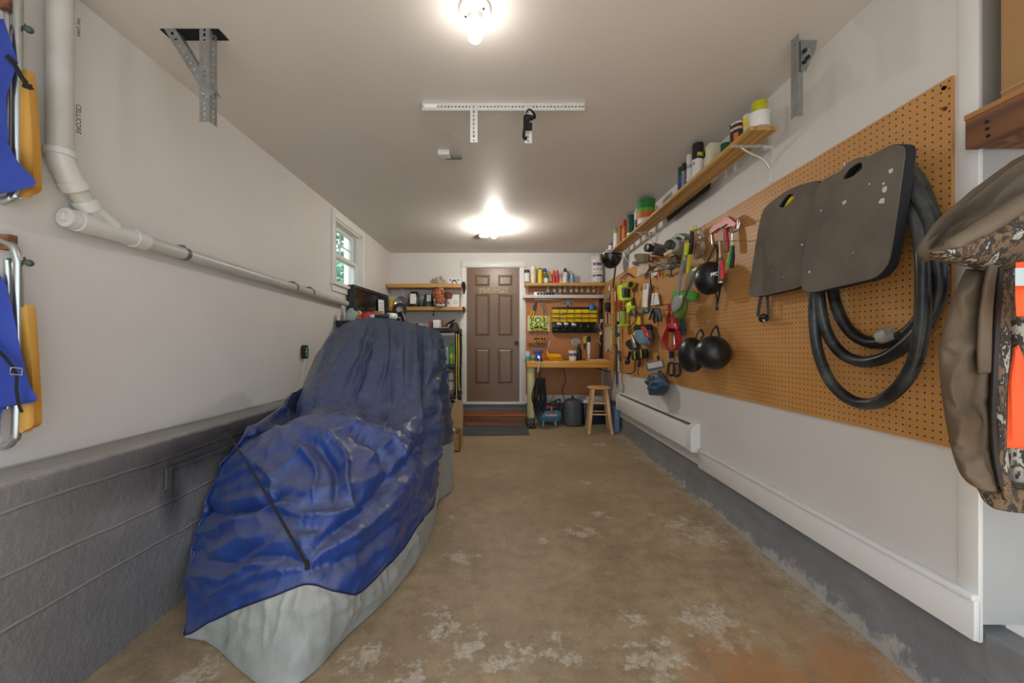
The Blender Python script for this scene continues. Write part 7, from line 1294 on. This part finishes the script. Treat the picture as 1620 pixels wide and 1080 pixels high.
t = thing('telescopic_pole', 'black and silver telescopic pole with dark green grip standing in the far corner', 'pole', R(976, 612, .03)); m = MB(); m.cyl(R(976, 545, .06), R(976.5, 608, .06), .014, n=12); pin(m, R(976, 575, .06)); m.cyl(R(976.5, 608, .06), R(976.5, 614, .06), .006, n=8); ob('black_tube', m, black_gloss, t)
m = MB(); m.cyl(R(978.5, 494, .06), R(978.5, 588, .06), .012, n=12); ob('silver_tube', m, alu, t); m = MB(); m.tube([R(977.5, 508, .07), R(976.5, 520, .07), R(977, 533, .07)], [.018, .026, .028, .02], 12, sm=4); ob('grip', m, mat('dark_teal_grip', '#22393c', .45), t)
m = MB(); m.tube([R(972, 545, .10), R(975, 552, .11), R(979, 560, .10), R(982, 572, .095), R(982, 560, .09), R(979, 555, .095), R(980, 570, .09)], .006, 8, sm=5); pin(m, R(982, 566, .09)); T1('tangled_lead', m, black_rubber, 'tangled black lead around the telescopic pole', 'cord')
m = MB(); m.tube([R(981, 580, .02), R(983, 592, .02), R(984, 605, .02), R(987, 612, .02), R(985, 622, .03)], .0035, 8, sm=5); pin(m, R(981, 582, .02)); T1('thin_cable', m, mat('grey_cable', '#55585a', .5), 'thin grey cable running from the far pegboard down to the baseboard heater', 'cable')
m = MB(); m.tube([R(982, 441, .03), R(990, 434, .03), R(993, 432, .03), R(1002, 439, .03)], .007, 8, sm=0); pin(m, R(991, 434, .03)); T1('hex_key', m, mat('dark_rust_bar', '#4a3530', .45, .3), 'dark angled bar at the top of the far pegboard', 'hex key')
# saws and blades in the corner, on the end of the far pegboard
a = .03; m1 = MB(FRW(PGX-a)); m1.prism(rp2([(957, 518), (967, 516), (967, 557), (962, 550), (959, 558), (956.5, 545)], a), -.002, .002) ; pin(m1, R(962, 525, a)); T1('saw_plate', m1, galv_light, 'pale grey toothed plate low in the far right corner', 'saw')
m1 = MB(); m1.slab([(958, 478), (957, 485), (959, 493)], [(965, 477), (965, 486), (964, 494)], lambda p, q: PX(p, q, PGX-.05), OUT, .03, .03, 8, 10); pin(m1, R(961, 485, .04)); T1('black_gun', m1, dark_steel, 'dark steel tool in the far corner left of the wooden straightedge', 'tool')
m1 = MB(); m1.slab([(958, 465), (959, 474)], [(965, 463), (964, 473)], lambda p, q: PX(p, q, PGX-.04), OUT, .02, .02, 8, 8); pin(m1, R(961, 468, .03)); T1('grey_square', m1, grey_plastic, 'grey fitting at the top of the far right corner', 'fitting')
for k in range(3):
    m1 = MB(); px = 958.5+k*2.6; m1.cyl(R(px, 494, .03), R(px+.5, 512, .03), .007, n=8); pin(m1, R(px, 497, .03)); T1('rod', m1, (alu, dark_steel, alu)[k], ('first thin rod from the corner below the dark steel tool', 'second thin rod from the corner below the dark steel tool', 'third thin rod from the corner below the dark steel tool')[k], 'rod')
# ---------------------------------------------------------------- baseboard heater
t = thing('baseboard_heater', 'long white baseboard heater low on the far right wall', 'heater', (1.45, 4, -.8)); ya, yb_ = 2.994, 5.0; zt, zb_ = -.597, -.812; xo = 1.413
fr = FRW(0); 
def prof(y): return [V((x, y, z)) for x, z in ((XR-.001, zt+.0), (XR-.018, zt), (1.428, zt-.022), (xo, zt-.055), (xo, zb_+.012), (xo+.008, zb_), (XR-.001, zb_))]
for (a, b) in ((ya, ya+.075), (yb_-.06, yb_)):
    m = MB()
    A, B = prof(a), prof(b); A = [V((p.x-.002 if p.x < XR-.01 else p.x, p.y, p.z)) for p in A]; B = [V((p.x-.002 if p.x < XR-.01 else p.x, p.y, p.z)) for p in B]; n = len(A)
    m.add(A+B, [[i, (i+1) % n, n+(i+1) % n, n+i] for i in range(n)]+[list(range(n))[::-1], [n+i for i in range(n)]]); ob('end_cap', m, white_trim, t)
m = MB(); n0, n1 = ya+.075, yb_-.06
m.bx(xo, xo+.004, n0, n1, zb_+.012, zt-.06, .001); m.bx(XR-.006, XR-.001, n0, n1, zb_, zt); m.box((1.4215, (n0+n1)/2, zt-.042), (.004, n1-n0, .042), (0, .45, 0)); m.box((1.462, (n0+n1)/2, zt-.003), (.040, n1-n0, .004), (0, -.05, 0)); ob('front_panel', m, white_trim, t)
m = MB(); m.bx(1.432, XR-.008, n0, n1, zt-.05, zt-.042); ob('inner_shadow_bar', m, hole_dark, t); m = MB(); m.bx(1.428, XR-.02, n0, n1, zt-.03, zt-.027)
for k in range(7): y = n0+.05+(n1-n0-.1)*k/6; m.bx(1.426, 1.446, y-.02, y+.02, zt-.024, zt-.016)
ob('damper', m, galv, t)
# ---------------------------------------------------------------- corner shelf with carton
t = thing('corner_shelf', 'plywood shelf on a brown beam at the top right beside the camera', 'shelf', (1.5, 1.0, .6)); zA = (CY-183)*1.225/F; zB_ = (CY-237)*1.225/F; xs = 1.429
m = MB(); m.bx(xs, xs+.04, .35, 1.226, zB_, zA-.016, .002); m.bx(xs+.04, 2.1, 1.185, 1.226, zB_+.005, zA-.016); ob('beam', m, old_beam, t); m = MB(); m.bx(xs-.002, 2.1, .35, 1.228, zA-.016, zA, .002); ob('shelf_top', m, ply, t)
m = MB()
for k in range(3): p = V((xs, 1.17-.002*k, zA-.05-.022*k)); m.cyl(p, p+V((-.003, 0, 0)), .005, n=8)
ob('nail_heads', m, black_matte, t)
t = thing('cardboard_box', 'large tan cardboard box standing on the corner shelf at top right', 'box', (1.6, .9, zA)); m = MB(); m.bx(1.462, 1.95, .5, 1.165, zA+.0006, zA+.62, .004); ob('box_body', m, cardboard, t); m = MB(); m.bx(1.4605, 1.47, .5, 1.165, zA+.03, zA+.033); ob('crease', m, cardboard_light, t)
# ---------------------------------------------------------------- hunting jacket with an orange vest
t = thing('hunting_jacket', 'brown quilted jacket with camouflage hood and edge hanging from the corner shelf', 'jacket', P(1560, 700, 1.02)); J = 1.0; JO = V((-.77, -.64, 0))
def cj(d): return lambda p, q: P(p, q, d)
def quilt(u, v, p):
    q = .036*(ridged(V((p.x*7+p.z*3, p.y*5, p.z*4.5-p.x*5)))-.4)+.014*(ridged(V((p.x*17-p.z*9, p.y*9, p.z*11)))-.4)
    for s in (.33, .52, .70): q -= .016*math.exp(-((v-s-.03*math.sin(u*5))/.018)**2)
    return q+.006*noise.noise(p*25)
m = MB(); m.slab([(1528, 425), (1507, 470), (1491, 525), (1485, 560), (1488, 610), (1495, 660), (1505, 710), (1520, 748), (1541, 766)], [(1590, 425), (1580, 470), (1576, 530), (1573, 590), (1571, 640), (1572, 690), (1576, 730), (1582, 760), (1587, 772)], cj(J), JO, .09, .06, 34, 60, fold=quilt); ob('quilted_lining', m, brown_cloth, t, sharp=None)
m = MB(); m.slab([(1562, 418), (1555, 450), (1548, 500), (1545, 560), (1547, 592)], [(1580, 418), (1575, 450), (1571, 500), (1570, 560), (1569, 590)], cj(J-.075), JO, .02, .03, 14, 30, fold=lambda u, v, p: .008*noise.noise(p*20)); ob('inner_placket', m, brown_cloth, t, sharp=None)
m = MB(); m.slab([(1581, 420), (1577, 480), (1573, 560), (1570, 640), (1573, 720), (1580, 765), (1586, 790)], [(1608, 420), (1600, 480), (1598, 560), (1592, 640), (1596, 720), (1600, 765), (1602, 795)], cj(J-.04), JO, .03, .05, 16, 50, fold=lambda u, v, p: .014*noise.noise(p*14)); m.slab([(1540, 766), (1546, 774), (1556, 792), (1570, 803)], [(1760, 760), (1760, 775), (1740, 795), (1700, 806)], cj(J+.02), JO, .07, .05, 30, 10, fold=lambda u, v, p: .01*noise.noise(p*14)); m.slab([(1596, 430), (1596, 560), (1590, 700), (1600, 790)], [(1800, 430), (1800, 560), (1800, 700), (1790, 790)], cj(J+.05), JO, .06, .05, 24, 40, fold=lambda u, v, p: .02*noise.noise(p*9)); ob('camouflage_front', m, camo, t, sharp=None)
m = MB(); m.strap([P(1583, 425, J-.07), P(1577, 520, J-.08), P(1573, 600, J-.08), P(1571, 660, J-.075), P(1575, 720, J-.07), P(1584, 768, J-.06)], .012, .006, (1, 0, 0), 8); ob('zip', m, mat('dark_zip', '#2b2320', .5), t)
m = MB(); m.slab([(1461, 392), (1466, 402), (1480, 413), (1510, 420), (1545, 428)], [(1463, 389), (1525, 322), (1590, 286), (1640, 262), (1760, 300)], cj(J-.02), JO, .02, .12, 20, 30) if False else None
# hood: camouflage outside below, brown lining inside showing above
m.v = []; m.f = []; m.mi = []
m.slab([(1462, 388), (1480, 366), (1504, 340), (1540, 312), (1580, 280), (1620, 252), (1700, 215)], [(1466, 404), (1495, 392), (1520, 372), (1560, 352), (1600, 328), (1640, 306), (1720, 290)], cj(J), JO, .0, .10, 20, 40, fold=lambda u, v, p: -.05*(1-(2*u-1)**2)+.02*noise.noise(p*11)); ob('hood_lining', m, brown_cloth, t, sharp=None)
m = MB(); m.tube([P(1470, 408, J-.02), P(1461, 396, J), P(1472, 376, J+.02), P(1504, 340, J+.05), P(1560, 296, J+.07), P(1620, 256, J+.08), P(1720, 215, J+.08)], [.012, .012, .014, .016, .018, .018], 10, sm=6); m.tube([P(1466, 404, J-.03), P(1495, 396, J-.08), P(1525, 378, J-.09), P(1570, 352, J-.09), P(1620, 322, J-.09), P(1720, 280, J-.08)], [.012, .018, .02, .022, .022], 10, sm=6); ob('hood_rim', m, brown_cloth, t, sharp=None)
m = MB(); m.slab([(1468, 402), (1490, 400), (1520, 388), (1555, 366), (1590, 348), (1620, 328), (1760, 280)], [(1474, 412), (1500, 414), (1530, 422), (1560, 428), (1590, 427), (1625, 420), (1780, 400)], cj(J-.05), JO, .09, .04, 26, 44, fold=lambda u, v, p: .022*(ridged(V((p.x*6, p.y*6, p.z*14)))-.4)); ob('hood_shell', m, camo, t, sharp=None)
t = thing('safety_vest', 'bright orange mesh safety vest with grey tape over the jacket at the right edge', 'vest', P(1610, 700, .93)); m = MB(); m.slab([(1607, 415), (1606, 460), (1608, 500)], [(1760, 400), (1760, 460), (1760, 505)], cj(.84), JO, .02, .02, 12, 14); m.slab([(1604, 550), (1596, 600), (1594, 650), (1593, 708)], [(1612, 545), (1640, 620), (1680, 700), (1700, 716)], cj(.84), JO, .02, .02, 12, 24); ob('mesh_cloth', m, orange_mesh, t); m = MB(); m.slab([(1606, 424), (1606, 452)], [(1760, 418), (1760, 450)], cj(.815), JO, .004, .006, 10, 6); ob('reflective_band', m, silver_tape, t); m = MB(); m.tube([P(1690, 398, .84), P(1690, 350, .86), P(1700, 320, .88)], .004, 6, sm=3); ob('hanging_loop', m, orange_mesh, t)
# ---------------------------------------------------------------- beyond the window
m = MB(); m.grid(lambda u, v: V((-12+10*u, -2+16*v, -1.35)), 4, 4); struct('ground_outside', m, mat('lawn', '#5d7d3f', .9, var=.2, vs=3))
m = MB(); q = P(549.5, 440, 7.4); m.bx(q.x-.045, q.x+.045, 7.35, 7.45, -1.35, 3.9, .005); T1('porch_post', m, white_trim, 'white porch post seen outside through the window', 'post')
m = MB(); m.bx(-3.78, -2.9, 9.6, 9.7, -1.35, 1.98)
for k in range(21): m.box((-3.34, 9.59, -1.28+k*.155), (.88, .025, .15), (.08, 0, 0))
T1('blue_house', m, mat('blue_siding', '#5f9cc4', .6, var=.04), 'blue clapboard house side outside behind the white post', 'house')
leaf = mat('leaf_green_matte', '#4c9a78', .7, var=.3, vs=4); leaf.node_tree.nodes['Principled BSDF'].inputs['Subsurface Weight'].default_value = 0
rng = random.Random(9)
for k, (x, y, zc, r, lab) in enumerate(((-5.05, 9.6, 1.5, 1.2, 'leafy green tree outside the window behind the porch post'), (-5.6, 12.6, 3.2, 1.9, 'taller leafy tree farther outside the window'))):
    t = thing('tree', lab, 'tree', (x, y, -1.35), 'trees outside the window'); m = MB()
    for i in range(2600):
        d = V((rng.gauss(0, 1), rng.gauss(0, 1), rng.gauss(0, 1))).normalized()*(.45+.55*rng.random()); c = V((x+d.x*r, y+d.y*r, zc+d.z*r)); a = V((rng.gauss(0, 1), rng.gauss(0, 1), rng.gauss(0, 1))).normalized(); b = a.orthogonal().normalized(); s = .07+.06*rng.random()
        m.add([c-a*s, c+b*s*.45, c+a*s, c-b*s*.45], [[0, 1, 2, 3]])
    ob('foliage', m, leaf, t); m = MB()
    m.tube([V((x, y, -1.35)), V((x+.1, y, 0)), V((x-.1, y+.1, zc))], .09, 8, sm=3)
    ob('trunk', m, mat('bark', '#5a4636', .9), t)
# ---------------------------------------------------------------- light and camera
S = bpy.context.scene
w = bpy.data.worlds.new('world'); S.world = w; w.use_nodes = True
bg = w.node_tree.nodes['Background']; bg.inputs[0].default_value = (.80, .89, 1., 1); bg.inputs[1].default_value = WORLD
sn = bpy.data.lights.new('sun', 'SUN'); sn.energy = 7.; sn.angle = .02; sn.color = (1., .98, .95); so = bpy.data.objects.new('sun', sn); COL.objects.link(so); so.location = (0, -6, 9)
so.rotation_euler = V((.05, .36, -.93)).to_track_quat('-Z', 'Y').to_euler()
cam = bpy.data.cameras.new('camera'); co = bpy.data.objects.new('camera', cam); COL.objects.link(co)
co.location = (0, 0, H); co.rotation_euler = (math.pi/2, 0, 0)
cam.sensor_width = 36; cam.lens = F/1620*36; cam.shift_x = (810-CX)/1620; cam.shift_y = (CY-540)/1620; cam.clip_start = .02; cam.clip_end = 100
S.camera = co
S.view_settings.view_transform = 'Standard'; S.view_settings.look = 'None'; S.view_settings.gamma = 1; S.view_settings.use_curve_mapping = False
S.view_settings.exposure = EXPOSURE
S.cycles.max_bounces = 10; S.cycles.diffuse_bounces = 6; S.cycles.transmission_bounces = 8; S.cycles.sample_clamp_indirect = 6
